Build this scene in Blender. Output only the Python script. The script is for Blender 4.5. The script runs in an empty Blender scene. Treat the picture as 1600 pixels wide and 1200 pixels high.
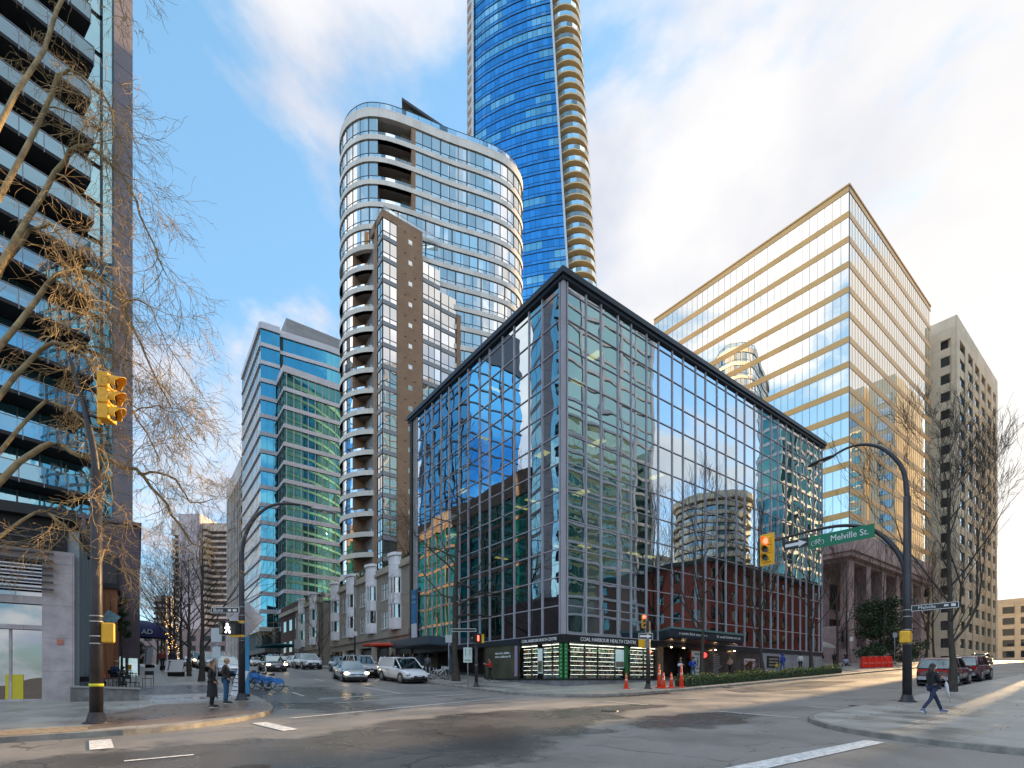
import bpy, bmesh, math, random
from mathutils import Vector, Matrix, Euler
R = math.radians
C = bpy.context.scene.collection
sc = bpy.context.scene
TH = math.atan2(.6, .8)            # heading of the street grid

# ---------------------------------------------------------------- camera, sky, sun, exposure
cam_d = bpy.data.cameras.new('camera'); cam = bpy.data.objects.new('camera', cam_d); C.objects.link(cam)
cam.location = (0, 0, 1.55); cam.rotation_euler = (R(90), 0, 0)
cam_d.sensor_width = 36; cam_d.lens = 780/1600*36; cam_d.shift_y = 460/1600
cam_d.clip_start = .1; cam_d.clip_end = 6000
sc.camera = cam
SUN_UV = (.05, .9987)
SX, SY = -.6*SUN_UV[0]+.8*SUN_UV[1], .8*SUN_UV[0]+.6*SUN_UV[1]
SEL = R(15)
sv = Vector((SX*math.cos(SEL), SY*math.cos(SEL), math.sin(SEL))).normalized()
sun_d = bpy.data.lights.new('sun', 'SUN'); sun_d.energy = 5.0; sun_d.angle = R(.5); sun_d.color = (1, .66, .32)
sun = bpy.data.objects.new('sun', sun_d); C.objects.link(sun); sun.rotation_euler = sv.to_track_quat('Z', 'Y').to_euler()
sc.view_settings.view_transform = 'Standard'; sc.view_settings.look = 'None'; sc.view_settings.gamma = 1
sc.view_settings.exposure = 1.3
w = bpy.data.worlds.new('World'); sc.world = w; w.use_nodes = True
nt = w.node_tree; N = nt.nodes; L = nt.links
bg = N['Background']; bg.inputs[1].default_value = .1
sky = N.new('ShaderNodeTexSky'); sky.sky_type = 'NISHITA'; sky.sun_disc = False
sky.sun_elevation = SEL; sky.sun_rotation = math.atan2(SX, SY); sky.air_density = 1.0; sky.dust_density = .6; sky.ozone_density = 3
def nd(t, **k):
    n = N.new(t)
    for a, b in k.items(): setattr(n, a, b)
    return n
def mth(op, a, b=None, clamp=False):
    n = N.new('ShaderNodeMath'); n.operation = op; n.use_clamp = clamp
    for i, x in enumerate((a, b)):
        if x is None: continue
        if isinstance(x, (int, float)): n.inputs[i].default_value = x
        else: L.new(x, n.inputs[i])
    return n.outputs[0]
tc = nd('ShaderNodeTexCoord'); sep = nd('ShaderNodeSeparateXYZ'); L.new(tc.outputs['Generated'], sep.inputs[0])
zz = mth('ADD', mth('MAXIMUM', sep.outputs[2], 0), .42)
cmb = nd('ShaderNodeCombineXYZ'); L.new(mth('DIVIDE', sep.outputs[0], zz), cmb.inputs[0]); L.new(mth('DIVIDE', sep.outputs[1], zz), cmb.inputs[1])
mp = nd('ShaderNodeMapping'); mp.inputs['Rotation'].default_value = (0, 0, R(30)); mp.inputs['Scale'].default_value = (1.5, 1.3, 1); mp.inputs['Location'].default_value = (.35, .9, 0)
L.new(cmb.outputs[0], mp.inputs[0])
n1 = nd('ShaderNodeTexNoise'); n1.inputs['Scale'].default_value = 1.5; n1.inputs['Detail'].default_value = 7; n1.inputs['Roughness'].default_value = .60; n1.inputs['Distortion'].default_value = .35
L.new(mp.outputs[0], n1.inputs['Vector'])
# more cloud towards the low sun side, thinner ahead to the left
dotn = nd('ShaderNodeVectorMath', operation='DOT_PRODUCT'); L.new(tc.outputs['Generated'], dotn.inputs[0]); dotn.inputs[1].default_value = tuple(sv)
bias = mth('MULTIPLY', dotn.outputs['Value'], .045)
rmp = nd('ShaderNodeMapRange'); rmp.interpolation_type = 'SMOOTHSTEP'; rmp.inputs[1].default_value = .42; rmp.inputs[2].default_value = .58
# where the banks of cloud and the blue gaps lie in this sky (x, y, z directions, width in degrees, weight)
for dx, dy, dz, wd, wt in ((-420, 780, 730, 13, -.16), (-520, 780, 830, 8, -.14), (-600, 780, 700, 6, -.10), (-110, 780, 1010, 7, -.13), (330, 780, 640, 9, -.07), (170, 780, 1030, 7, -.08), (-480, 780, 560, 9, -.10), (-150, 780, 700, 10, -.08),
                           (-400, 780, 980, 13, .16), (560, 780, 860, 18, .16), (-520, 780, 560, 5, .13), (-500, 780, 400, 7, .13), (700, 780, 500, 14, .06), (-560, 780, 760, 4, .12)):
    q = Vector((dx, dy, dz)).normalized(); dq = nd('ShaderNodeVectorMath', operation='DOT_PRODUCT'); L.new(tc.outputs['Generated'], dq.inputs[0]); dq.inputs[1].default_value = tuple(q)
    mq = nd('ShaderNodeMapRange'); mq.interpolation_type = 'SMOOTHERSTEP'; mq.inputs[1].default_value = math.cos(R(wd*1.6)); mq.inputs[2].default_value = 1; mq.inputs[4].default_value = wt*.55; L.new(dq.outputs['Value'], mq.inputs[0]); bias = mth('ADD', bias, mq.outputs[0])
L.new(mth('ADD', n1.outputs[0], bias), rmp.inputs[0])
n2 = nd('ShaderNodeTexNoise'); n2.inputs['Scale'].default_value = 3.2; n2.inputs['Detail'].default_value = 7; L.new(mp.outputs[0], n2.inputs['Vector'])
ccol = nd('ShaderNodeMix', data_type='RGBA'); ccol.inputs[6].default_value = (3.45, 3.7, 4.4, 1); ccol.inputs[7].default_value = (5.9, 5.75, 5.6, 1)
L.new(mth("MULTIPLY", mth("SUBTRACT", n2.outputs[0], .36), 3.2, True), ccol.inputs[0])
warm = nd('ShaderNodeMix', data_type='RGBA'); L.new(ccol.outputs[2], warm.inputs[6]); warm.inputs[7].default_value = (5.6, 5.3, 4.95, 1)
L.new(mth('POWER', mth('MAXIMUM', dotn.outputs['Value'], 0), 5), warm.inputs[0])
# clouds out of view, overhead and behind, are boosted to light shaded surfaces
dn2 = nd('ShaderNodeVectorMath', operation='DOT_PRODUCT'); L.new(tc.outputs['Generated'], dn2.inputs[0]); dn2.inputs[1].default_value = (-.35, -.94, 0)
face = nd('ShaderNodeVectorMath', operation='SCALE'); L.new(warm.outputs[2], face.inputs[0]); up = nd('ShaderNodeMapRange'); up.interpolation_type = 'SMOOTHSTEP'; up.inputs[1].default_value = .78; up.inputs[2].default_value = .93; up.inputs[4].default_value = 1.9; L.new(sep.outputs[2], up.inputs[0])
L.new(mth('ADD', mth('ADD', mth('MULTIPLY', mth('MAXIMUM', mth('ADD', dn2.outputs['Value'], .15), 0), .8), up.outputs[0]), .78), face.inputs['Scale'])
skm = nd('ShaderNodeMix', data_type='RGBA', blend_type='ADD'); skm.inputs[0].default_value = 1; L.new(sky.outputs[0], skm.inputs[6]); skm.inputs[7].default_value = (.6, 1.3, 1.8, 1)
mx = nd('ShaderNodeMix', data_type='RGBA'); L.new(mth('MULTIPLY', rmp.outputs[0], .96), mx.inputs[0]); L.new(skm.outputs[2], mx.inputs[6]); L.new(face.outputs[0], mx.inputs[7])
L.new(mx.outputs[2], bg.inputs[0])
sc.cycles.max_bounces = 7; sc.cycles.glossy_bounces = 4; sc.cycles.diffuse_bounces = 4; sc.cycles.transparent_max_bounces = 10; sc.cycles.transmission_bounces = 4
sc.cycles.caustics_reflective = False; sc.cycles.caustics_refractive = False; sc.cycles.sample_clamp_indirect = 4

# ---------------------------------------------------------------- terrain
FU = [(-60, -.6), (0, 0), (24, .84), (32, 1.28), (50, 2.5), (62, 2.95), (240, 7.4)]
GV = [(-60, -1.3), (0, -.42), (20, -.03), (30, .35), (90, 2.95), (240, 7)]
def interp(x, p):
    if x <= p[0][0]: return p[0][1]+(x-p[0][0])*(p[1][1]-p[0][1])/(p[1][0]-p[0][0])
    for (a, b), (c, d) in zip(p, p[1:]):
        if x <= c: return b+(d-b)*(x-a)/(c-a)
    (a, b), (c, d) = p[-2:]
    return d+(d-b)/(c-a)*(x-c)
def sm(x, p): return sum(interp(x+k*3, p) for k in (-1, -.5, 0, .5, 1))/5
def G(u, v): return sm(u, FU)+sm(v, GV)
def xy(u, v): return (-.6*u+.8*v, .8*u+.6*v)
def W(u, v, z=0):                   # street grid to world, z above the ground
    x, y = xy(u, v); return Vector((x, y, G(u, v)+z))

# ---------------------------------------------------------------- materials
MATS = {}
def mat(name, col, rough=.6, metal=0, var=.0, scale=1.0, bump=0, bscale=None, emit=None, estr=0, col2=None, spec=.5, coat=0, rvar=0, alpha=None, rnd=0, joints=None, stretch=None):
    if name in MATS: return MATS[name]
    m = bpy.data.materials.new(name); m.use_nodes = True; MATS[name] = m
    t = m.node_tree; n = t.nodes; l = t.links; b = n['Principled BSDF']
    b.inputs['Base Color'].default_value = (*col, 1); b.inputs['Roughness'].default_value = rough; b.inputs['Metallic'].default_value = metal
    b.inputs['Specular IOR Level'].default_value = spec; b.inputs['Coat Weight'].default_value = coat; b.inputs['Coat Roughness'].default_value = .05
    if emit: b.inputs['Emission Color'].default_value = (*emit, 1); b.inputs['Emission Strength'].default_value = estr
    out = None
    if var or bump or rvar or joints:
        co = n.new('ShaderNodeTexCoord'); vec = co.outputs['Object']
        if stretch:
            mpp = n.new('ShaderNodeMapping'); mpp.inputs['Scale'].default_value = stretch; l.new(vec, mpp.inputs[0]); vec = mpp.outputs[0]
        nz = n.new('ShaderNodeTexNoise'); nz.inputs['Scale'].default_value = scale; nz.inputs['Detail'].default_value = 6; nz.inputs['Roughness'].default_value = .6; l.new(vec, nz.inputs['Vector'])
    if var:
        mxx = n.new('ShaderNodeMix'); mxx.data_type = 'RGBA'
        c2 = col2 or tuple(c*(1-var) for c in col); c1 = col if col2 else tuple(min(1, c*(1+var*.6)) for c in col)
        mxx.inputs[6].default_value = (*c2, 1); mxx.inputs[7].default_value = (*c1, 1)
        mr = n.new('ShaderNodeMapRange'); mr.inputs[1].default_value = .35; mr.inputs[2].default_value = .65; l.new(nz.outputs[0], mr.inputs[0]); l.new(mr.outputs[0], mxx.inputs[0])
        out = mxx.outputs[2]
    if joints:      # joints = (width, height, mortar, axis) courses of panels or bricks
        bw, bh, mo, axis = joints
        mpj = n.new('ShaderNodeMapping'); l.new(co.outputs['Object'], mpj.inputs[0])
        if axis == 'wall':           # use x+y along the wall and z up
            sp = n.new('ShaderNodeSeparateXYZ'); l.new(co.outputs['Object'], sp.inputs[0])
            ad = n.new('ShaderNodeMath'); l.new(sp.outputs[0], ad.inputs[0]); l.new(sp.outputs[1], ad.inputs[1])
            cb = n.new('ShaderNodeCombineXYZ'); l.new(ad.outputs[0], cb.inputs[0]); l.new(sp.outputs[2], cb.inputs[1]); l.new(cb.outputs[0], mpj.inputs[0])
        bk = n.new('ShaderNodeTexBrick'); bk.offset = 0 if bh > .5 else .5; bk.inputs['Scale'].default_value = 1; bk.inputs['Brick Width'].default_value = bw; bk.inputs['Row Height'].default_value = bh; bk.inputs['Mortar Size'].default_value = mo
        bk.inputs['Color1'].default_value = (1, 1, 1, 1); bk.inputs['Color2'].default_value = (.86, .86, .86, 1); bk.inputs['Mortar'].default_value = (.55, .55, .55, 1)
        l.new(mpj.outputs[0], bk.inputs[0])
        mj = n.new('ShaderNodeMix'); mj.data_type = 'RGBA'; mj.blend_type = 'MULTIPLY'; mj.inputs[0].default_value = 1
        if out: l.new(out, mj.inputs[6])
        else: mj.inputs[6].default_value = (*col, 1)
        l.new(bk.outputs[0], mj.inputs[7]); out = mj.outputs[2]
    if rnd:
        g = n.new('ShaderNodeNewGeometry'); hs = n.new('ShaderNodeHueSaturation'); mr2 = n.new('ShaderNodeMapRange')
        l.new(g.outputs['Random Per Island'], mr2.inputs[0]); mr2.inputs[3].default_value = 1-rnd; mr2.inputs[4].default_value = 1+rnd
        l.new(mr2.outputs[0], hs.inputs['Value']); hs.inputs['Color'].default_value = (*col, 1)
        if out: l.new(out, hs.inputs['Color'])
        out = hs.outputs[0]
    if out: l.new(out, b.inputs['Base Color'])
    if rvar:
        mr3 = n.new('ShaderNodeMapRange'); mr3.inputs[1].default_value = .38; mr3.inputs[2].default_value = .62; mr3.inputs[3].default_value = max(.03, rough-rvar); mr3.inputs[4].default_value = min(1, rough+rvar)
        l.new(nz.outputs[0], mr3.inputs[0]); l.new(mr3.outputs[0], b.inputs['Roughness'])
    if bump:
        nb = n.new('ShaderNodeTexNoise'); nb.inputs['Scale'].default_value = bscale or scale*6; nb.inputs['Detail'].default_value = 4; l.new(vec, nb.inputs['Vector'])
        bp = n.new('ShaderNodeBump'); bp.inputs['Strength'].default_value = bump; bp.inputs['Distance'].default_value = .02; l.new(nb.outputs[0], bp.inputs['Height']); l.new(bp.outputs[0], b.inputs['Normal'])
    return m

def glass(name, tint, refl=.6, body=(.02, .04, .05), see=0, wav=.05, wscale=.3, bodyvar=.5, rough=.0, blind=0):
    """coated facade glass: mirror coat over a tinted pane; each pane bends its reflection a little differently"""
    if name in MATS: return MATS[name]
    m = bpy.data.materials.new(name); m.use_nodes = True; MATS[name] = m
    t = m.node_tree; n = t.nodes; l = t.links; n.remove(n['Principled BSDF']); o = n['Material Output']
    g = n.new('ShaderNodeNewGeometry'); co = n.new('ShaderNodeTexCoord')
    nz = n.new('ShaderNodeTexNoise'); nz.noise_dimensions = '4D'; nz.inputs['Scale'].default_value = wscale; nz.inputs['Detail'].default_value = 1.5
    l.new(co.outputs['Object'], nz.inputs['Vector'])
    ml = n.new('ShaderNodeMath'); ml.operation = 'MULTIPLY'; ml.inputs[1].default_value = 37; l.new(g.outputs['Random Per Island'], ml.inputs[0]); l.new(ml.outputs[0], nz.inputs['W'])
    nz0 = n.new('ShaderNodeTexNoise'); nz0.inputs['Scale'].default_value = wscale*.8; nz0.inputs['Detail'].default_value = 2; l.new(co.outputs['Object'], nz0.inputs['Vector'])
    adn = n.new('ShaderNodeMath'); adn.operation = 'MULTIPLY_ADD'; adn.inputs[1].default_value = .28; l.new(nz.outputs[0], adn.inputs[0]); l.new(nz0.outputs[0], adn.inputs[2])
    bp = n.new('ShaderNodeBump'); bp.inputs['Strength'].default_value = 1; bp.inputs['Distance'].default_value = wav; l.new(adn.outputs[0], bp.inputs['Height'])
    gl = n.new('ShaderNodeBsdfGlossy'); gl.inputs['Color'].default_value = (*tint, 1); gl.inputs['Roughness'].default_value = rough; l.new(bp.outputs[0], gl.inputs['Normal'])
    wn = n.new('ShaderNodeTexWhiteNoise'); wn.noise_dimensions = '1D'; l.new(ml.outputs[0], wn.inputs['W'])
    df = n.new('ShaderNodeBsdfDiffuse')
    mc = n.new('ShaderNodeMix'); mc.data_type = 'RGBA'; mc.inputs[6].default_value = (*[c*(1-bodyvar) for c in body], 1); mc.inputs[7].default_value = (*[min(1, c*(1+bodyvar)) for c in body], 1); l.new(wn.outputs[0], mc.inputs[0])
    bc = mc.outputs[2]
    if blind:       # some panes have pale blinds drawn behind them
        gt = n.new('ShaderNodeMath'); gt.operation = 'LESS_THAN'; gt.inputs[1].default_value = blind; l.new(g.outputs['Random Per Island'], gt.inputs[0])
        mb_ = n.new('ShaderNodeMix'); mb_.data_type = 'RGBA'; l.new(gt.outputs[0], mb_.inputs[0]); l.new(bc, mb_.inputs[6]); mb_.inputs[7].default_value = (.45, .46, .42, 1); bc = mb_.outputs[2]
    l.new(bc, df.inputs[0]); under = df.outputs[0]
    if see:
        tr = n.new('ShaderNodeBsdfTransparent'); tr.inputs[0].default_value = (*see, 1); ms = n.new('ShaderNodeMixShader'); ms.inputs[0].default_value = .9
        l.new(under, ms.inputs[1]); l.new(tr.outputs[0], ms.inputs[2]); under = ms.outputs[0]
    lw = n.new('ShaderNodeLayerWeight'); lw.inputs['Blend'].default_value = .35
    fr = n.new('ShaderNodeMapRange'); fr.inputs[3].default_value = refl; fr.inputs[4].default_value = 1; l.new(lw.outputs['Fresnel'], fr.inputs[0])
    mm = n.new('ShaderNodeMixShader'); l.new(fr.outputs[0], mm.inputs[0]); l.new(under, mm.inputs[1]); l.new(gl.outputs[0], mm.inputs[2]); l.new(mm.outputs[0], o.inputs[0])
    return m

# ---------------------------------------------------------------- mesh helpers
class MB:
    def __init__(s, off=(0, 0, 0)):
        s.v = []; s.f = []; s.m = []; s.o = Vector(off); s.sm = []
    def pt(s, p): s.v.append(tuple(Vector(p)-s.o)); return len(s.v)-1
    def face(s, pts, m=0, smooth=False):
        s.f.append([s.pt(p) for p in pts]); s.m.append(m); s.sm.append(smooth)
    def fi(s, idx, m=0, smooth=False): s.f.append(list(idx)); s.m.append(m); s.sm.append(smooth)
    def hexa(s, b, t, m=0):          # b, t: 4 bottom and 4 top points, both counter clockwise from above
        i = [s.pt(p) for p in b]; j = [s.pt(p) for p in t]
        for q in ((i[3], i[2], i[1], i[0]), (j[0], j[1], j[2], j[3])): s.fi(q, m)
        for k in range(4): s.fi((i[k], i[(k+1) % 4], j[(k+1) % 4], j[k]), m)
    def box(s, x0, x1, y0, y1, z0, z1, m=0):
        s.hexa([(x0, y0, z0), (x1, y0, z0), (x1, y1, z0), (x0, y1, z0)], [(x0, y0, z1), (x1, y0, z1), (x1, y1, z1), (x0, y1, z1)], m)
    def prism(s, poly, z0, z1, m=0):
        i = [s.pt((x, y, z0)) for x, y in poly]; j = [s.pt((x, y, z1)) for x, y in poly]; n = len(poly)
        s.fi(i[::-1], m); s.fi(j, m)
        for k in range(n): s.fi((i[k], i[(k+1) % n], j[(k+1) % n], j[k]), m)
    def tube(s, pts, rad, n=8, m=0, cap=True, smooth=True):
        pts = [Vector(p) for p in pts]; k = len(pts)
        if isinstance(rad, (int, float)): rad = [rad]*k
        rings = []; ref = None
        for i in range(k):
            d = (pts[min(i+1, k-1)]-pts[max(i-1, 0)])
            if d.length < 1e-9: d = Vector((0, 0, 1))
            d.normalize()
            if ref is None: ref = Vector((1, 0, 0)) if abs(d.x) < .8 else Vector((0, 1, 0))
            a = d.cross(ref).normalized(); b = d.cross(a); ref = -b if False else ref
            rings.append([s.pt(pts[i]+(a*math.cos(2*math.pi*q/n)+b*math.sin(2*math.pi*q/n))*rad[i]) for q in range(n)])
        for r0, r1 in zip(rings, rings[1:]):
            for q in range(n): s.fi((r0[q], r0[(q+1) % n], r1[(q+1) % n], r1[q]), m, smooth)
        if cap: s.fi(rings[0][::-1], m); s.fi(rings[-1], m)
    def sphere(s, c, r, n=10, k=6, m=0, sc_=(1, 1, 1)):
        c = Vector(c); rows = []
        for i in range(k+1):
            a = math.pi*i/k
            rows.append([s.pt(c+Vector((math.sin(a)*math.cos(2*math.pi*q/n)*sc_[0], math.sin(a)*math.sin(2*math.pi*q/n)*sc_[1], math.cos(a)*sc_[2]))*r) for q in range(n)])
        for a, b in zip(rows, rows[1:]):
            for q in range(n): s.fi((a[q], b[q], b[(q+1) % n], a[(q+1) % n]), m, True)
    def xf(s, M):                    # transform everything built so far
        s.v = [tuple(M @ Vector(p)) for p in s.v]; return s
    def build(s, name, mats, parent=None, bevel=0, fix=True):
        me = bpy.data.meshes.new(name); me.from_pydata(s.v, [], s.f)
        if not isinstance(mats, (list, tuple)): mats = [mats]
        for m in mats: me.materials.append(m)
        me.polygons.foreach_set('material_index', s.m); me.polygons.foreach_set('use_smooth', s.sm)
        if fix:
            b = bmesh.new(); b.from_mesh(me)
            if bevel:
                bmesh.ops.remove_doubles(b, verts=b.verts, dist=1e-5)
                bmesh.ops.bevel(b, geom=[e for e in b.edges if e.calc_face_angle(0) > .6], offset=bevel, segments=1, affect='EDGES')
            bmesh.ops.recalc_face_normals(b, faces=b.faces); b.to_mesh(me); b.free()
        me.update()
        o = bpy.data.objects.new(name, me); C.objects.link(o)
        if parent: o.parent = parent
        return o
def tag(o, label=None, cat=None, group=None, kind=None):
    if label: o['label'] = label
    if cat: o['category'] = cat
    if group: o['group'] = group
    if kind: o['kind'] = kind
    return o
def empty(name, loc, rz, label, cat, group=None):
    o = bpy.data.objects.new(name, None); C.objects.link(o); o.location = loc; o.rotation_euler = (0, 0, rz); o.empty_display_size = .3
    return tag(o, label, cat, group)
def bldg(name, u, v, label, cat='building', group=None):
    """a building on the street grid; its parts are written in absolute (v, u, z)"""
    x, y = xy(u, v); z = G(u, v)
    return empty(name, (x, y, z), TH, label, cat, group), (v, u, z)
def copy_tree(o, parent=None):
    c = o.copy(); C.objects.link(c)
    if parent: c.parent = parent
    for ch in o.children: copy_tree(ch, c)
    return c
def smooth(o, ang=35):
    for p in o.data.polygons: p.use_smooth = True
    return o
class Path:
    """a wall line, left to right as seen from outside; o = distance outwards"""
    def __init__(s, pts, closed=False):
        s.p = [Vector((a, b)) for a, b in pts]
        if closed: s.p.append(s.p[0].copy())
        s.closed = closed
        s.s = [0]
        for a, b in zip(s.p, s.p[1:]): s.s.append(s.s[-1]+(b-a).length)
        s.L = s.s[-1]; s.n = []
        k = len(s.p)
        for i in range(k):
            if closed and i in (0, k-1): d = (s.p[1]-s.p[0]).normalized(), (s.p[-1]-s.p[-2]).normalized()
            else: d = (s.p[min(i+1, k-1)]-s.p[min(i, k-2)]).normalized(), (s.p[max(i, 1)]-s.p[max(i-1, 0)]).normalized()
            n0, n1 = Vector((d[0].y, -d[0].x)), Vector((d[1].y, -d[1].x)); nn = (n0+n1)
            nn = nn.normalized()/max(.5, nn.normalized().dot(n0)); s.n.append(nn)
    def at(s, t, o, z):
        t = min(max(t, 0), s.L)
        for i in range(len(s.s)-1):
            if t <= s.s[i+1] or i == len(s.s)-2: break
        f = (t-s.s[i])/max(1e-9, s.s[i+1]-s.s[i])
        q = s.p[i].lerp(s.p[i+1], f)+s.n[i].lerp(s.n[i+1], f)*o
        return (q.x, q.y, z)
    def cuts(s, a, b): return [a]+[x for x in s.s if a+1e-4 < x < b-1e-4]+[b]
    def box(s, mb, a, b, z0, z1, o0, o1, m=0, smooth=False):
        cs = s.cuts(a, b)
        idx = [[mb.pt(s.at(c, o, z)) for o, z in ((o0, z0), (o1, z0), (o1, z1), (o0, z1))] for c in cs]
        for A, B in zip(idx, idx[1:]):
            for k in range(4): mb.fi((A[k], B[k], B[(k+1) % 4], A[(k+1) % 4]), m)
        mb.fi(idx[0][::-1], m); mb.fi(idx[-1], m)
    def quad(s, mb, a, b, z0, z1, o, m=0):
        cs = s.cuts(a, b)
        for c, d in zip(cs, cs[1:]): mb.face([s.at(c, o, z0), s.at(d, o, z0), s.at(d, o, z1), s.at(c, o, z1)], m)
def text_mesh(s, size, ext=.01):
    cu = bpy.data.curves.new('txt', 'FONT'); cu.body = s; cu.size = size; cu.extrude = ext; cu.align_x = 'CENTER'; cu.align_y = 'CENTER'
    cu.resolution_u = 3
    o = bpy.data.objects.new('txt', cu); C.objects.link(o); dg = bpy.context.evaluated_depsgraph_get()
    me = bpy.data.meshes.new_from_object(o.evaluated_get(dg)); bpy.data.objects.remove(o); return me
def text(name, s, size, m, parent, loc, rz=0, sx=1, fat=0, ext=.01):
    me = text_mesh(s, size, ext); me.materials.clear(); me.materials.append(m)
    o = bpy.data.objects.new(name, me); C.objects.link(o); o.parent = parent; o.location = loc; o.rotation_euler = (R(90), 0, rz); o.scale = (sx, 1, 1); return o
CAMXY = Vector((0, 0))
def parts_capped(items, name, mats, root, cap=100):
    """items: list of (sort key, MB); the first cap become parts of their own, the rest one part of kind stuff"""
    items.sort(key=lambda t: t[0])
    for k, b in items[:cap]: b.build(name, mats, root, fix=False)
    if items[cap:]:
        r = MB()
        for k, b in items[cap:]:
            n0 = len(r.v); r.v += b.v; r.f += [[i+n0 for i in f] for f in b.f]; r.m += b.m; r.sm += b.sm
        tag(r.build(name, mats, root, fix=False), kind='stuff')
# ---------------------------------------------------------------- ground, road, pavements
M_asph = mat('asphalt', (.225, .21, .195), .5, var=.22, scale=.35, bump=.6, bscale=40, rvar=.14)
def road_detail(m):
    """damp streaks with soft edges, fine aggregate and a few cracks, all on the real road surface (object x = v, y = u)"""
    t = m.node_tree; n = t.nodes; l = t.links; b = n['Principled BSDF']
    def M(op, a, c=None, d=None, cl=False):
        q = n.new('ShaderNodeMath'); q.operation = op; q.use_clamp = cl
        for i, x in enumerate((a, c, d)):
            if x is None: continue
            if isinstance(x, (int, float)): q.inputs[i].default_value = x
            else: l.new(x, q.inputs[i])
        return q.outputs[0]
    co = n.new('ShaderNodeTexCoord'); sp = n.new('ShaderNodeSeparateXYZ'); l.new(co.outputs['Object'], sp.inputs[0])
    nz = n.new('ShaderNodeTexNoise'); nz.inputs['Scale'].default_value = .55; nz.inputs['Detail'].default_value = 7; nz.inputs['Roughness'].default_value = .62; l.new(co.outputs['Object'], nz.inputs[0])
    wet = None
    for cx, cy, rx, ry in ((9.5, 12.8, 4.8, 2.7), (2, 10.5, 8.5, 3.2), (6.5, 26, 3.0, 9), (-8, 12, 7, 2.6), (15, 13.5, 3.5, 1.1), (14.5, 9.5, 3.2, 1.6)):
        dx = M('DIVIDE', M('SUBTRACT', sp.outputs[0], cx), rx); dy = M('DIVIDE', M('SUBTRACT', sp.outputs[1], cy), ry)
        q = M('SUBTRACT', 1.0, M('SQRT', M('ADD', M('MULTIPLY', dx, dx), M('MULTIPLY', dy, dy)))); wet = q if wet is None else M('MAXIMUM', wet, q)
    mr = n.new('ShaderNodeMapRange'); mr.interpolation_type = 'SMOOTHSTEP'; mr.inputs[1].default_value = -.05; mr.inputs[2].default_value = .22
    l.new(M('ADD', wet, M('MULTIPLY', M('SUBTRACT', nz.outputs[0], .5), 1.5)), mr.inputs[0]); w = mr.outputs[0]
    base = b.inputs['Base Color'].links[0].from_socket; rough = b.inputs['Roughness'].links[0].from_socket
    sn = n.new('ShaderNodeTexNoise'); sn.inputs['Scale'].default_value = 45; sn.inputs['Detail'].default_value = 2; l.new(co.outputs['Object'], sn.inputs[0])
    vo = n.new('ShaderNodeTexVoronoi'); vo.feature = 'DISTANCE_TO_EDGE'; vo.inputs['Scale'].default_value = .28
    dn = n.new('ShaderNodeTexNoise'); dn.inputs['Scale'].default_value = 1.2; dn.inputs['Detail'].default_value = 5; l.new(co.outputs['Object'], dn.inputs[0])
    va = n.new('ShaderNodeVectorMath'); va.operation = 'MULTIPLY_ADD'; va.inputs[1].default_value = (1.2, 1.2, 0); l.new(dn.outputs['Color'], va.inputs[0]); l.new(co.outputs['Object'], va.inputs[2]); l.new(va.outputs[0], vo.inputs['Vector'])
    crack = M('MULTIPLY', M('LESS_THAN', vo.outputs['Distance'], .006), M('GREATER_THAN', nz.outputs[0], .47))
    mul = M('MULTIPLY', M('MULTIPLY_ADD', sn.outputs[0], .7, .65), M('SUBTRACT', 1.0, M('MULTIPLY', crack, .5)))
    mul = M('MULTIPLY', mul, M('SUBTRACT', 1.0, M('MULTIPLY', w, .58)))
    sc_ = n.new('ShaderNodeVectorMath'); sc_.operation = 'SCALE'; l.new(base, sc_.inputs[0]); l.new(mul, sc_.inputs['Scale']); l.new(sc_.outputs[0], b.inputs['Base Color'])
    l.new(M('SUBTRACT', rough, M('MULTIPLY', w, .24), None, True), b.inputs['Roughness'])
road_detail(M_asph)
M_wet = mat('wet_asphalt', (.045, .047, .052), .22, var=.3, scale=.6, bump=.25, bscale=22, rvar=.12)
M_new = mat('patched_asphalt', (.11, .11, .11), .42, var=.25, scale=.8, bump=.4, bscale=30, rvar=.1)
M_pave = mat('pavement_concrete', (.33, .32, .29), .5, var=.38, scale=.7, bump=.2, bscale=20, rvar=.2, joints=(1.5, 1.5, .012, 'flat'))
M_brown = mat('brown_wet_concrete', (.21, .15, .11), .4, var=.3, scale=.8, bump=.2, bscale=20, rvar=.15)
M_kerb = mat('kerb_concrete', (.24, .225, .2), .7, var=.35, scale=2.5, bump=.3)
M_line = mat('road_paint', (.8, .8, .78), .6, var=.3, scale=9, col2=(.45, .44, .42))
M_earth = mat('earth', (.12, .1, .08), .9, var=.4, scale=.05)
def uvobj(b, name, m, kind=None, fix=False):
    o = b.build(name, m, fix=fix); o.rotation_euler = (0, 0, TH)
    if kind: o['kind'] = kind
    return o
b = MB()
us = [-60+1.5*i for i in range(0, 214)]; vs = [-90+1.5*i for i in range(0, 210)]
ids = [[b.pt((v, u, G(u, v))) for v in vs] for u in us]
for i in range(len(us)-1):
    for j in range(len(vs)-1): b.fi((ids[i][j], ids[i][j+1], ids[i+1][j+1], ids[i+1][j]), 0, True)
uvobj(b, 'road', M_asph, 'structure')
b = MB(); K = [-3000, -1500, -700, -300, -90, 0, 90, 220, 400, 800, 1500, 3000]
ids = [[b.pt((v, u, min(9, G(max(-90, min(u, 300)), max(-90, min(v, 250))))-1.6)) for v in K] for u in K]
for i in range(len(K)-1):
    for j in range(len(K)-1): b.fi((ids[i][j], ids[i][j+1], ids[i+1][j+1], ids[i+1][j]))
uvobj(b, 'ground', M_earth, 'structure')

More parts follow.
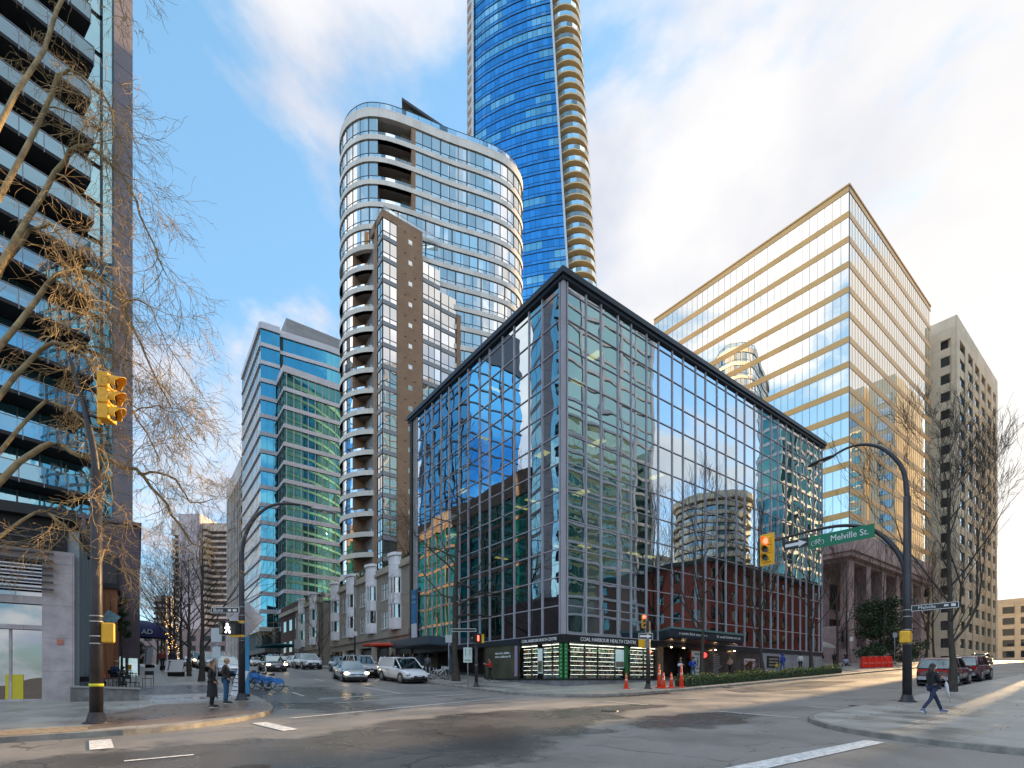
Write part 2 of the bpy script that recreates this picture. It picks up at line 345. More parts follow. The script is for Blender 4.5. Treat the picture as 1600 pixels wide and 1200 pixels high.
def sidewalk(path, rows, inn, label=None):
    """path: (u, v) kerb line; inn: unit (u, v) towards the block is derived; builds kerb + pavement rows"""
    n = len(path); nor = []
    for i in range(n):
        a = Vector(path[max(i-1, 0)]); c = Vector(path[min(i+1, n-1)]); d = (c-a).normalized(); nn = Vector((-d.y, d.x))*inn; nor.append(nn)
    k = MB(); ks = []
    for p, q in zip(path, nor):
        (u, v) = p; u2, v2 = u+q.x*.16, v+q.y*.16
        ks.append([k.pt((v, u, G(u, v)-.2)), k.pt((v-q.y*-.015, u+q.x*.015, G(u, v)+.13)), k.pt((v+q.y*.03, u+q.x*.03, G(u, v)+.145)), k.pt((v2, u2, G(u2, v2)+.15)), k.pt((v2, u2, G(u2, v2)+.0))])
    for a, c in zip(ks, ks[1:]):
        for i in range(4): k.fi((a[i], c[i], c[i+1], a[i+1]), 0, i in (1,))
    uvobj(k, 'kerb', M_kerb, 'structure', True)
    s = MB(); rr = []
    for p, q in zip(path, nor):
        row = []
        for w_ in rows:
            u, v = p[0]+q.x*(w_+.16), p[1]+q.y*(w_+.16); row.append(s.pt((v, u, G(u, v)+.145)))
        rr.append(row)
    for a, c in zip(rr, rr[1:]):
        for i in range(len(rows)-1): s.fi((a[i], c[i], c[i+1], a[i+1]))
    uvobj(s, 'pavement', M_pave, 'structure', True)
def dense(pts, step=1.5):
    out = []
    for a, c in zip(pts, pts[1:]):
        a = Vector(a); c = Vector(c); k = max(1, int((c-a).length/step))
        out += [tuple(a.lerp(c, i/k)) for i in range(k)]
    return out+[tuple(pts[-1])]
def arc(cu, cv, r, a0, a1, n=12): return [(cu+r*math.cos(R(a0+(a1-a0)*i/n)), cv+r*math.sin(R(a0+(a1-a0)*i/n))) for i in range(n+1)]
RW = [0, 1, 2, 3.5, 5, 7, 9.5]
# far left block (people waiting): Melville kerb u 16, Bute kerb v 4.4
sidewalk(dense([(15.6, -80), (15.8, -1)])+arc(20.9, -1.1, 5.2, 180, 90, 10)[1:-1]+dense([(21.5, 4.2), (24, 4.4), (250, 4.4)]), RW, -1)
# far right block (glass building)
sidewalk(dense([(250, 16.4), (27.5, 16.4)])+arc(22.6, 21.2, 5.0, -90, -180, 9)[1:]+dense([(17.5, 25), (17.5, 60), (17.5, 215)]), RW, -1)
# near right block: woman walking
sidewalk(dense([(-40, 14.8), (3.0, 14.8)])+arc(3.2, 19.2, 4.4, -90, 0, 9)[1:]+dense([(7.6, 20), (7.6, 215)]), RW+[13], 1)
# near left block, behind the camera
sidewalk(dense([(4.6, -80), (4.6, -3)])+arc(1.6, -2.6, 3.0, 0, 90, 8)[1:]+dense([(1, .4), (-40, .4)]), RW, 1)
def patch(name, poly, m, dz, step=1.2):
    """a flat sheet lying on the road, polygon in (u, v), filled as a fan of strips"""
    b = MB(); bm = bmesh.new(); vs_ = [bm.verts.new((v, u, 0)) for u, v in dense(poly+[poly[0]], step)[:-1]]; bm.faces.new(vs_)
    bmesh.ops.triangulate(bm, faces=bm.faces)
    lo = [min(p[i] for p in poly) for i in (0, 1)]; hi = [max(p[i] for p in poly) for i in (0, 1)]
    for ax, a, c in ((1, lo[0], hi[0]), (0, lo[1], hi[1])):
        t = a+step
        while t < c:
            no = (1, 0, 0) if ax == 0 else (0, 1, 0); co = (t, 0, 0) if ax == 0 else (0, t, 0)
            bmesh.ops.bisect_plane(bm, geom=bm.verts[:]+bm.edges[:]+bm.faces[:], plane_co=co, plane_no=no); t += step
    for v_ in bm.verts: v_.co.z = G(v_.co.y, v_.co.x)+dz
    me = bpy.data.meshes.new(name); bm.to_mesh(me); bm.free(); me.materials.append(m)
    o = bpy.data.objects.new(name, me); C.objects.link(o); o.rotation_euler = (0, 0, TH); o['kind'] = 'structure'
    return o
def line(a, c, w_, dz=.016):
    a = Vector(a); c = Vector(c); d = (c-a).normalized(); q = Vector((-d.y, d.x))*w_/2
    patch('road_marking', [tuple(a-q), tuple(c-q), tuple(c+q), tuple(a+q)], M_line, dz, 1.5)
line((24.0, 6.7), (25.2, 11.6), .16); line((25.2, 11.6), (24.4, 15.4), .14); line((21.8, 6.8), (23.2, 14.9), .14); line((17.1, 3.9), (20.1, 14.6), .15)
line((16.5, 2.9), (14.3, 3.3), .42); line((15.1, -.7), (13.6, -.6), .4); line((11.8, -.2), (11.8, .9), .1)
line((30.5, 11.3), (25.3, 11.4), .14); line((16.0, 17.3), (13.6, 17.5), .13); line((10.4, 17.6), (7.7, 17.8), .13); line((9.1, 22.1), (7.8, 22.2), .12); line((4.7, 8.4), (4.4, 14.3), .42); line((15.6, 20.9), (13.6, 22.1), .12)
for u in (26, 36, 45, 55, 66, 78): line((u, 6.6), (u+2.4, 6.6), .12)
for u in (36, 46, 58, 70): line((u, 10.5), (u+2.4, 10.5), .12)
for u in (54,): line((13.2, u), (13.2, u+3), .12)
patch('asphalt_patch', [(22.5, 4.9), (27.2, 4.9), (27.0, 7.6), (22.2, 7.9)], M_new, .008)
patch('asphalt_patch', [(16.2, 28), (16.4, 40), (14.0, 42), (13.2, 33), (14.6, 27)], M_new, .007)
patch('pavement_ramp', [(16.3, -1.0), (16.8, 1.2), (18.3, 3.3), (20.6, 4.1), (23.0, 4.1), (23.2, .6), (20, -.8)], M_brown, .152)
patch('pavement_slab', [(24.0, .4), (24.0, 3.8), (27.6, 3.9), (27.6, .4)], mat('pale_slab', (.36, .36, .36), .3, var=.2, scale=1, rvar=.15), .151)
patch('pavement_slab', [(28.2, -.4), (28.2, 3.6), (33.6, 3.6), (33.6, -.4)], mat('dark_slab', (.12, .125, .13), .35, var=.25, scale=1.3, rvar=.15), .1515)
patch('pavement_strip', [(15.9, -20), (16.0, -1), (17.1, -1), (17.1, -20)], mat('gravelly_strip', (.3, .24, .17), .8, var=.4, scale=7, bump=.5), .151)
# gutter stain with fallen leaves in front of the glass building
b = MB(); rnd = random.Random(4)
for i in range(900):
    v = 17.4+rnd.random()**.8*6.5; u = 17.35-abs(rnd.gauss(0, .22))-max(0, (20.5-v))*.02
    if v < 21.5: u = 22.6-math.sqrt(max(.1, 5.22**2-(v-21.2)**2))-abs(rnd.gauss(0, .2))
    z = G(u, v)+.02+rnd.random()*.02; r_ = .02+rnd.random()*.035; a = rnd.random()*6.3; dx, dy = math.cos(a)*r_, math.sin(a)*r_
    b.face([(v-dx, u-dy, z), (v+dy*.7, u-dx*.7, z+.012), (v+dx, u+dy, z), (v-dy*.7, u+dx*.7, z+.008)])
tag(uvobj(b, 'fallen_leaves', mat('leaf_litter', (.09, .045, .02), .8, rnd=.5)), 'brown fallen leaves lying along the kerb in front of the corner shop', 'leaves', kind='stuff')
b = MB()
for i in range(1500):
    u = rnd.uniform(5, 17); v = rnd.uniform(2, 26); z = G(u, v)+.012; r_ = .006+rnd.random()*.012
    b.face([(v-r_, u, z), (v, u-r_, z+.006), (v+r_, u, z), (v, u+r_, z+.004)])
tag(uvobj(b, 'road_grit', mat('grit', (.4, .33, .24), .8, rnd=.5)), 'small pale grit and petals scattered over the crossing', 'grit', kind='stuff')
for (u, v, r_) in ((9.9, 1.6, .33), (33, 7.2, .3), (13.0, 14.4, .33), (31, 11.8, .3)):
    k = MB(); k.tube([(0, 0, -.05), (0, 0, .0)], r_, 20); k.tube([(0, 0, 0), (0, 0, .004)], r_*.86, 20)
    for i in range(-3, 4): k.box(i*.075-.012, i*.075+.012, -r_*.7, r_*.7, .004, .007)
    o = k.build('manhole_cover', mat('cast_iron', (.07, .065, .06), .5, .6, var=.3, scale=8)); o.location = W(u, v, .012)
    tag(o, {9.9: 'round iron manhole cover in the wet road nearest the bottom left', 33: 'round iron manhole cover on the side street near the bike dock', 13.0: 'round iron manhole cover near the middle of the crossing', 31: 'round iron manhole cover in front of the silver sedan'}[u], 'manhole cover')

b = MB()
for i in range(260):
    k = rnd.random()
    u, v = (rnd.uniform(17.2, 40), rnd.uniform(-1, 4.0)) if k < .5 else (rnd.uniform(-2, 6.8), rnd.uniform(17, 34)) if k < .8 else (rnd.uniform(18.5, 22.5), rnd.uniform(22, 60))
    if u < 21 and v > 2.5 and u > 15: continue
    z = G(u, v)+.156; r_ = .02+rnd.random()*.035; a = rnd.random()*6.3; dx, dy = math.cos(a)*r_, math.sin(a)*r_
    b.face([(v-dx, u-dy, z), (v+dy*.7, u-dx*.7, z+.012), (v+dx, u+dy, z), (v-dy*.7, u+dx*.7, z+.008)])
tag(uvobj(b, 'fallen_leaves', MATS['leaf_litter']), 'scattered dry leaves lying on the pavements at the corners', 'leaves', kind='stuff')
for u, v, lb in ((17.1, 30.0, 'iron storm drain grate in the gutter beside the hedge'), (8.0, 24.0, 'iron storm drain grate in the gutter before the right corner')):
    k = MB(); k.box(-.3, .3, -.25, .25, -.02, .004)
    for i in range(7): k.box(-.27+i*.08, -.23+i*.08, -.22, .22, .004, .014)
    o = k.build('storm_drain', MATS['cast_iron']); o.location = W(u, v, .012); o.rotation_euler = (0, 0, TH); tag(o, lb, 'drain')
# ---------------------------------------------------------------- the glass office building on the corner
M_alu = mat('pale_aluminium', (.42, .40, .44), .45, .1, var=.12, scale=.6)
M_alud = mat('dark_aluminium', (.10, .11, .13), .4, .4)
M_navy = mat('dark_fascia', (.035, .045, .06), .35, .3)
M_black = mat('black_paint', (.012, .012, .013), .5)
M_stone = mat('grey_stone', (.2, .2, .21), .7, var=.3, scale=1.6, bump=.2, joints=(1.2, 1.0, .01, 'wall'))
M_conc = mat('pale_concrete', (.36, .35, .33), .8, var=.2, scale=.6, bump=.15)
M_stucco = mat('lilac_grey_stucco', (.34, .32, .34), .85, var=.15, scale=1, bump=.2, joints=(2.4, 2.6, .012, 'wall'))
M_white = mat('white_letters', (.8, .8, .8), .6)
M_dark = mat('dark_interior', (.02, .02, .022), .7)
G_main = glass('office_glass', (.82, .93, .98), .70, (.008, .028, .032), see=(.2, .32, .33), wav=.024, wscale=.24)
M_slab = mat('ceiling_tile', (.10, .11, .11), .8)
M_lamp = mat('ceiling_light_glow', (1, .7, .3), .5, emit=(1, .62, .16), estr=2.2)
g, off = bldg('office_building', 23.6, 21.8, 'six storey dark glass office building with pale mullions on the street corner')
ZB, ZT = 4.42, 27.04; ROW = 1.84
pr = Path([(21.8, 23.6), (60.6, 23.6)]); pl = Path([(21.8, 45.8), (21.8, 23.6)])
def bays(Lm, first=.32):
    out = []; t = first; k = 0
    while t < Lm-.4:
        w_ = 1.72 if k % 2 == 0 else 1.42
        out.append((t, min(t+w_, Lm))); t += w_; k += 1
    return out
BR = bays(38.8); BL = [(22.2-b_, 22.2-a_) for a_, b_ in bays(20.9)]
items = []
for P_, BB in ((pr, BR), (pl, BL)):
    fr = MB(off)
    for a_, b_ in BB: P_.box(fr, b_-.05 if P_ is pr else a_-.05, b_+.05 if P_ is pr else a_+.05, ZB, ZT, -.06, .075)
    for k in range(13):
        z = ZB+k*ROW; P_.box(fr, BB[0][0] if P_ is pr else BB[-1][0], BB[-1][1] if P_ is pr else BB[0][1], z-.03, z+.03, -.04, .06, 0 if k % 2 == 0 else 0)
    fr.build('mullion_grid', M_alu, g)
    for a_, b_ in BB:
        for f in range(7):
            w_ = MB(off)
            for h in (0, 1):
                z0 = ZB+(2*f+h)*ROW; z1 = min(z0+ROW, ZT)
                if z0 >= ZT: continue
                P_.quad(w_, a_+.03, b_-.03, z0, z1, 0)
            if w_.v:
                c = w_.v[0]; items.append(((Vector(P_.at((a_+b_)/2, 0, 0)[:2])-Vector((0, 0))).length+f*.8, w_))
parts_capped(items, 'window', G_main, g)
b = MB(off)   # corner post and end strip
b.box(21.74, 21.98, 23.54, 23.78, ZB-.1, ZT); b.box(21.70, 21.82, 23.84, 23.92, ZB, ZT); b.box(22.06, 22.14, 23.50, 23.62, ZB, ZT)
b.build('corner_post', M_alu, g)
b = MB(off); b.box(21.82, 24, 44.2, 45.4, ZB-.4, ZT+.1); b.build('end_wall', M_conc, g)
b = MB(off); b.box(21.66, 24, 45.4, 45.85, ZB-.6, ZT+.3); b.build('dark_end_pier', M_black, g)
b = MB(off)
for P_, a_, b_ in ((pl, -.6, 22.2), (pr, 0, 39.3)):
    pass
rp = Path([(21.8, 46.2), (21.8, 23.6), (61.0, 23.6)])
rp.box(b, 0, rp.L, ZT, ZT+.24, -1.2, .2); rp.box(b, 0, rp.L, ZT+.24, ZT+.58, -1.2, .34); rp.box(b, 0, rp.L, ZT+.58, ZT+.68, -1.2, .28)
b.build('roof_fascia', M_navy, g)
b = MB(off); b.box(22.9, 61, 24.7, 46.1, ZT+.3, ZT+.6); b.build('roof', mat('roof_gravel', (.2, .2, .2), .9), g)
b = MB(off)
for k in range(7): b.box(22.15, 60.5, 24.0, 45.7, ZB+2*k*ROW-.35 if k else ZB-.2, ZB+2*k*ROW+.02)
b.build('floor_slab', M_slab, g)
b = MB(off); b.box(30, 60, 31, 45.6, 0.5, ZT); b.box(60.3, 60.62, 23.7, 45.8, ZB, ZT); b.build('core_wall', mat('core_wall_paint', (.10, .12, .12), .8), g)
rnd = random.Random(11)
lt = MB(off)
for (v, u, k) in ((24.6, 27.5, 1), (23.6, 26.5, 2), (25.5, 25.4, 2), (23.4, 29.3, 2), (26, 26.3, 1), (24.2, 25.2, 4), (23.7, 31, 2), (23.3, 36, 4), (23.5, 38.8, 3), (26.5, 24.8, 3), (30.5, 25.5, 1), (32.3, 25.3, 1), (23.2, 33, 1), (24.5, 28.6, 3), (35, 26, 3), (23.6, 34.6, 5), (27.5, 26, 5), (23.4, 40.5, 2)):
    z = ZB+2*(k+1)*ROW-.40; c = rnd.random() < .6
    lt.box(v, v+(1.2 if c else .6), u, u+(.3 if c else 1.2), z-.05, z)
lt.build('ceiling_light', M_lamp, g)
# ground floor
gz = 0.0
b = MB(off)
P2 = Path([(21.8, 45.8), (21.8, 23.6), (60.6, 23.6)])
P2.box(b, 22.2-9.0, 22.2+9.6, .2, 1.5, -.5, .03)                      # plinth under the shop
b.build('plinth', M_stone, g)
b = MB(off); P2.box(b, 0, P2.L, ZB-.42, ZB-.02, -1.5, .06); b.build('ground_floor_head', M_navy, g)
b = MB(off); P2.box(b, 22.2-4.6, 22.2+9.6, 3.86, ZB-.06, -.1, .12); b.build('sign_band', M_black, g)
text('sign_lettering', 'COAL HARBOUR HEALTH CENTRE', .36, M_white, g, (0, -.0, 0)).location = (26.0-off[0], 23.46-off[1], 4.12-off[2])
text('sign_lettering', 'COAL HARBOUR HEALTH CENTRE', .30, M_white, g, (21.66-off[0], 25.9-off[1], 4.12-off[2]), R(-90), .78)
# dispensary window: lit shelves of boxes behind clear glass
G_shop = glass('clear_shop_glass', (.9, .95, 1), .07, (.02, .02, .02), see=(.95, .95, .95), wav=.01)
M_shelf = mat('white_shelf', (.3, .32, .3), .5)
M_glow = mat('shelf_light', (1, 1, .9), .5, emit=(.95, 1, .80), estr=1.5)
M_prod = [mat('pack_'+n_, c, .5, rnd=.35) for n_, c in (('white', (.75, .75, .72)), ('blue', (.12, .3, .55)), ('green', (.2, .5, .2)), ('red', (.6, .08, .05)), ('dark', (.06, .06, .07)), ('yellow', (.7, .5, .15)))]
prod = MB(off); shf = MB(off); glw = MB(off); back = MB(off)
def shelves(P_, a_, b_, z0, z1, dz=.30, seed=0):
    rr = random.Random(seed); z = z0
    P_.quad(back, a_, b_, z0-.1, z1+.1, -1.0); P_.box(glw, a_, b_, 3.78, 3.81, -.4, -.2)
    while z < z1-.15:
        P_.box(shf, a_, b_, z-.02, z+.02, -.95, -.45); P_.box(glw, a_+.05, b_-.05, z+dz-.045, z+dz-.03, -.6, -.56)
        t = a_+.03
        while t < b_-.12:
            w_ = rr.uniform(.06, .17); h = rr.uniform(.09, dz-.1)
            if rr.random() < .88: P_.box(prod, t, t+w_*.9, z+.02, z+.02+h, -.80, -.5, rr.choice([0, 0, 0, 0, 1, 2, 3, 4, 4, 5]))
            t += w_
        z += dz
for i, (a_, b_) in enumerate(((17.8, 18.75), (18.85, 19.5), (20.1, 21.0), (21.1, 21.75))): shelves(P2, a_, b_, 1.55, 3.7, seed=i)
for i, (a_, b_) in enumerate(((22.75, 24.1), (24.2, 25.4), (25.5, 27.2), (27.3, 28.1), (28.9, 30.4), (30.5, 31.7))): shelves(P2, a_, b_, 1.55, 3.7, seed=10+i)
prod.build('shop_stock', M_prod, g); tag(shf.build('shop_shelf', M_shelf, g)); glw.build('shelf_light', M_glow, g); back.build('shop_back_wall', mat('shop_back', (.14, .15, .13), .8), g)
M_green = mat('green_shop_trim', (.015, .16, .04), .5)
b = MB(off)
for a_, b_ in ((21.8, 22.15), (22.25, 22.6), (28.2, 28.5)):
    P2.box(b, a_, b_, 1.5, 3.86, -.2, -.02)
b.build('green_pilaster', M_green, g)
dm = MB(off)
for a_ in (21.98, 22.43):
    for k in range(9):
        z = 1.65+k*.25; P2.box(dm, a_-.06, a_+.06, z, z+.12, -.04, .0)
dm.build('pilaster_pattern', mat('pale_green', (.2, .5, .25), .5), g)
for a_, b_, c in ((19.55, 20.05, (.55, .75, .8)), (27.25, 28.15, (.6, .78, .82))):
    b = MB(off); P2.box(b, a_, b_, 1.9 if b_ < 22 else 2.3, 3.6, -.35, -.3); o = b.build('shop_poster', mat('poster_blue', c, .6, emit=c, estr=.25), g)
    b = MB(off); P2.box(b, a_+.03, b_-.03, 1.95 if b_ < 22 else 2.35, 2.75, -.3, -.29); b.build('poster_picture', mat('poster_flowers', (.75, .4, .35), .6, var=.6, scale=3, col2=(.3, .5, .2)), o)
for a_, b_ in ((17.6, 19.6), (19.6, 21.8), (22.6, 25.45), (25.45, 28.2), (28.5, 31.8)):
    b = MB(off); P2.quad(b, a_, b_, 1.5, 3.86, -.06); b.build('shop_window', G_shop, g, fix=False)
b = MB(off)
for a_ in (17.6, 31.75): P2.box(b, a_-.05, a_+.05, 1.5, 3.86, -.1, .05)
P2.box(b, 13.2, 31.8, 1.44, 1.54, -.1, .08); b.build('shop_frame', M_black, g)
b = MB(off); P2.box(b, 13.3, 17.5, 1.54, 4.0, -.12, -.02); b.build('frosted_window', mat('olive_frosted_glass', (.085, .09, .06), .25, var=.3, scale=.7), g)
# two lines of small white lettering, too small to read, as rows of strokes
b = MB(off); rr = random.Random(5)
for z, a0, a1 in ((3.42, 14.6, 16.5), (3.16, 14.6, 16.5)):
    t = a0
    while t < a1:
        w_ = rr.uniform(.05, .1); P2.box(b, t, t+w_, z-.06, z+rr.uniform(.02, .09), -.02, .0); t += w_+.025+(.07 if rr.random() < .15 else 0)
b.build('window_lettering', M_white, g)
b = MB(off)
for t in (17.15, 17.35): pass
P2.box(b, 17.05, 17.4, 1.7, 3.9, -.02, .03); b.build('directory_panel', mat('blue_panel', (.2, .3, .5), .5, var=.7, scale=2.5, col2=(.5, .2, .2)), g)
# entrance under the dark canopy on the left face
b = MB(off); P2.box(b, 0, 13.2, .8, ZB, -3.2, -3.0); P2.box(b, 13.0, 13.2, .8, ZB, -3.2, -.1); b.build('entrance_wall', mat('brown_lobby', (.05, .035, .03), .5, var=.5, scale=.8), g)
b = MB(off); P2.box(b, .3, 7.5, 4.5, 5.15, -.2, 2.3); P2.box(b, .3, 7.5, 4.42, 4.5, -.2, 2.2); b.build('entrance_canopy', mat('slate_canopy', (.05, .07, .1), .35, .3), g)
for t in (1.2, 7.2): b = MB(off); P2.box(b, t, t+.5, .9, ZB, -.6, -.1); b.build('entrance_pier', mat('blue_grey_pier', (.10, .13, .18), .6), g)
b = MB(off)
for t, o_ in ((4.5, -1), (5.6, -1.6), (9, -1.4), (10.5, -2), (12, -1)): P2.box(b, t, t+.16, 4.30, 4.34, o_, o_+.16)
b.build('downlight', mat('downlight_glow', (1, .9, .6), .5, emit=(1, .8, .5), estr=8), g)
# right face: entrance, directory wall, stucco
b = MB(off); P2.box(b, 31.8, 46.2, .8, 4.0, -2.4, -2.2); P2.box(b, 35.8, 47.2, 1.0, 4.0, -.25, -.05); P2.box(b, 35.8, 36.1, .8, 4.0, -2.3, -.05); b.build('directory_wall', mat('dark_polished_stone', (.075, .065, .06), .25, var=.35, scale=1.2), g)
b = MB(off); P2.box(b, 31.85, 32.6, 1.0, 4.0, -.4, -.05); b.build('timber_pier', mat('timber_pier', (.2, .13, .08), .6, var=.3, scale=3), g)
b = MB(off); rr = random.Random(8)
for (t0, t1, z0, z1) in ((36.3, 37.9, 1.9, 3.7), (39.4, 40.9, 1.6, 3.6)):
    z = z1
    while z > z0:
        P2.box(b, t0+rr.uniform(0, .1), t1-rr.uniform(0, .7), z, z+.05, -.05, -.035); z -= .17
b.build('directory_text', mat('grey_letters', (.4, .4, .4), .6), g)
b = MB(off); P2.box(b, 47.2, 61.0, .8, 4.0, -.3, .0); b.build('stucco_wall', M_stucco, g)
b = MB(off); P2.box(b, 48.6, 51.0, 2.6, 3.7, 0, .06); fr_ = b.build('wall_panel', M_black, g)
b = MB(off)
for k in range(3): P2.box(b, 48.9, 50.7, 2.75+k*.3, 2.9+k*.3, .06, .09)
b.build('panel_slat', mat('bronze_slat', (.3, .26, .2), .5), fr_)
b = MB(off); P2.box(b, 32.0, 41.4, 4.5, 5.05, -.2, 2.2); P2.box(b, 32.1, 41.3, 4.42, 4.5, -.2, 2.05); cn = b.build('entrance_canopy', M_navy, g)
b = MB(off); P2.box(b, 31.95, 41.45, 5.05, 5.2, -.2, 2.28); b.build('canopy_edge', mat('teal_edge', (.10, .2, .2), .4), cn)
b = MB(off); rr = random.Random(9)
for t0, t1 in ((33.0, 36.2), (37.6, 40.8)):
    t = t0
    while t < t1: w_ = rr.uniform(.08, .16); P2.box(b, t, t+w_, 4.7, 4.86+rr.uniform(-.03, .04), 2.2, 2.22); t += w_+.04+(.1 if rr.random() < .15 else 0)
b.build('canopy_lettering', mat('dim_letters', (.4, .42, .42), .6), cn)
b = MB(off)
for t in (33.4, 35, 42.5, 39.5): P2.box(b, t, t+.14, 3.93, 3.97, .1, .24)
b.build('downlight', mat('warm_downlight', (1, .7, .4), .5, emit=(1, .6, .3), estr=10), g)
# things on the facade
def on_path(P_, t, o_, z):
    q = P_.at(t, o_, 0); return Vector((*xy(q[1], q[0]), z))
e = empty('hanging_banner', on_path(P2, 1.0, .15, 0), TH-R(90), 'tall blue and white banner on the pale end wall of the glass building', 'banner')
b = MB(); b.box(-.55, .55, -.04, .0, 5.4, 10.2); b.box(-.5, .5, .0, .2, 10.1, 10.16); b.build('banner_cloth', mat('banner_blue', (.02, .17, .38), .6, var=.3, scale=.7), e)
b = MB(); b.box(-.56, .56, -.05, -.005, 5.35, 6.9); b.build('banner_foot', mat('banner_white', (.62, .64, .68), .6), e)
text('banner_lettering', 'FOR', .42, mat('banner_light_blue', (.2, .5, .7), .6), e, (0, -.06, 9.5)); text('banner_lettering', 'LEASE', .34, MATS['banner_light_blue'], e, (0, -.06, 9.0))
e = empty('anchor_sign', on_path(P2, 36.6, .5, 0), TH, 'white poster board with a black anchor in front of the dark wall', 'sign')
zz_ = G(23.1, 36.2)+.15; e.location.z = zz_
b = MB(); b.box(-.72, .72, -.03, .03, .25, 2.15); b.build('board', mat('sign_white', (.62, .62, .6), .6), e)
b = MB(); b.tube([(0, -.05, .75), (0, -.05, 1.5)], .03, 6); b.tube([(-.18, -.05, 1.3), (.18, -.05, 1.3)], .025, 6); b.tube([(.35*math.sin(a), -.05, 1.05-.35*math.cos(a)) for a in [R(-70+14*i) for i in range(11)]], .028, 6); b.tube([(.08*math.cos(a), -.05, 1.58+.08*math.sin(a)) for a in [R(30*i) for i in range(13)]], .02, 5)
b.build('anchor_emblem', M_black, e)
b = MB(); b.box(-.4, .4, -.045, -.03, 1.83, 1.97); b.box(-.45, .45, -.045, -.03, .4, .5); b.build('board_text', mat('grey_text', (.25, .25, .25), .6), e)
b = MB(); b.box(-.5, -.44, -.05, .05, 0, .3); b.box(.44, .5, -.05, .05, 0, .3); b.build('leg', M_black, e)
e = empty('lease_sign', on_path(P2, 45.4, .0, 2.85), TH, 'pale pink rectangular notice fixed to the dark wall', 'sign')
b = MB(); b.box(-.95, .95, -.03, .03, -.5, .5); b.build('sign_plate', mat('pinkish_plate', (.62, .5, .5), .6), e)
b = MB(); [b.box(-.7, .7-.2*(k % 2), -.04, -.03, .25-k*.18, .32-k*.18) for k in range(4)]; b.build('sign_text', mat('red_text', (.4, .1, .12), .6), e)
e = empty('red_lantern', on_path(P2, 37.6, .35, 3.45), TH, 'small round red lamp glowing under the entrance canopy', 'lamp')
b = MB(); b.sphere((0, 0, 0), .28, 12, 8, sc_=(1, 1, .85)); b.build('globe', mat('red_lantern', (.6, .02, .02), .4, emit=(1, .05, .04), estr=1.2), e)
b = MB(); b.tube([(0, 0, .2), (0, 0, .9)], .015, 5); b.build('cord', M_black, e)
# ---------------------------------------------------------------- condominium tower with curved white bands
M_wband = mat('white_band_panel', (.86, .81, .72), .45, var=.1, scale=.25, joints=(1.5, 3.0, .012, 'wall'))
M_brick = mat('brown_brick', (.42, .26, .16), .85, var=.12, scale=.5, bump=.15, joints=(.6, .2, .012, 'wall'))
M_greyp = mat('grey_panel', (.33, .335, .345), .6, var=.1, scale=.5)
M_frame = mat('dark_window_frame', (.08, .09, .10), .45, .4)
M_soff = mat('dark_soffit', (.26, .22, .19), .8)
M_rail = glass('balcony_glass', (.8, .9, .95), .25, (.03, .05, .06), see=(.7, .8, .8), wav=.01)
G_condo = glass('condo_glass', (1, .97, .90), .62, (.16, .18, .17), wav=.04, wscale=.25, bodyvar=.6, blind=.4)
def catmull(P, n=6, closed=True):
    out = []; k = len(P)
    for i in range(k if closed else k-1):
        p0, p1, p2, p3 = [Vector(P[(i+j) % k]) for j in (-1, 0, 1, 2)]
        for q in range(n):
            t = q/n; out.append(tuple(.5*((2*p1)+(p2-p0)*t+(2*p0-5*p1+4*p2-p3)*t*t+(3*p1-p0-3*p2+p3)*t**3)))
    return out
ctrl = [(-26.5, 77.2), (-24.8, 74.2), (-22.0, 72.6), (-19.0, 72.5), (-15.5, 73.5), (-9.7, 75.8), (-4.5, 77.6), (-.8, 79.4), (1.4, 82.3), (1.2, 85.5), (-2, 88), (-9, 89), (-17, 88), (-24, 84.5), (-26.4, 81)]
cp = catmull(ctrl, 5)
ct = empty('condo_tower', (-12, 80, 3.0), 0, 'tall apartment tower with white curved bands and a brown brick wing', 'building'); off = (-12, 80, 3.0)
pc = Path(cp, True)
def s_of(px):       # arc length on the front of the tower seen at picture column px (for dividing it into zones)
    best = None
    for i in range(int(pc.L*10)):
        q = pc.at(i/10, 0, 0)
        if i/10 > pc.L*.6: break
        c = 800+780*q[0]/q[1]
        if c >= px: return i/10
    return 0
ZTOP = 84.2
levels = [ZTOP-1.3]                       # top of glass on the top storey
hs = [3.25]*5+[2.97]*22
for h in hs: levels.append(levels[-1]-h)
band = MB(off); z = levels[0]
pc.box(band, 0, pc.L, levels[0], ZTOP, -.5, .18)
for i, z in enumerate(levels[1:]): pc.box(band, 0, pc.L, z-.0, z+.72, -.5, .16)
band.build('white_band', M_wband, ct)
b = MB(off); b.prism([tuple(pc.at(t*pc.L/60, -.45, 0)[:2]) for t in range(60)], ZTOP-.9, ZTOP-.3); b.build('roof_slab', M_wband, ct)
core = MB(off); core.prism([tuple(pc.at(t*pc.L/60, -2.4, 0)[:2]) for t in range(60)], 3, ZTOP-.2)
core.build('tower_core', M_brick, ct)
s551, s583, s535, s590, s645 = s_of(551), s_of(584), s_of(536), s_of(590), s_of(645)
slabs = MB(off); rails = MB(off); win = []
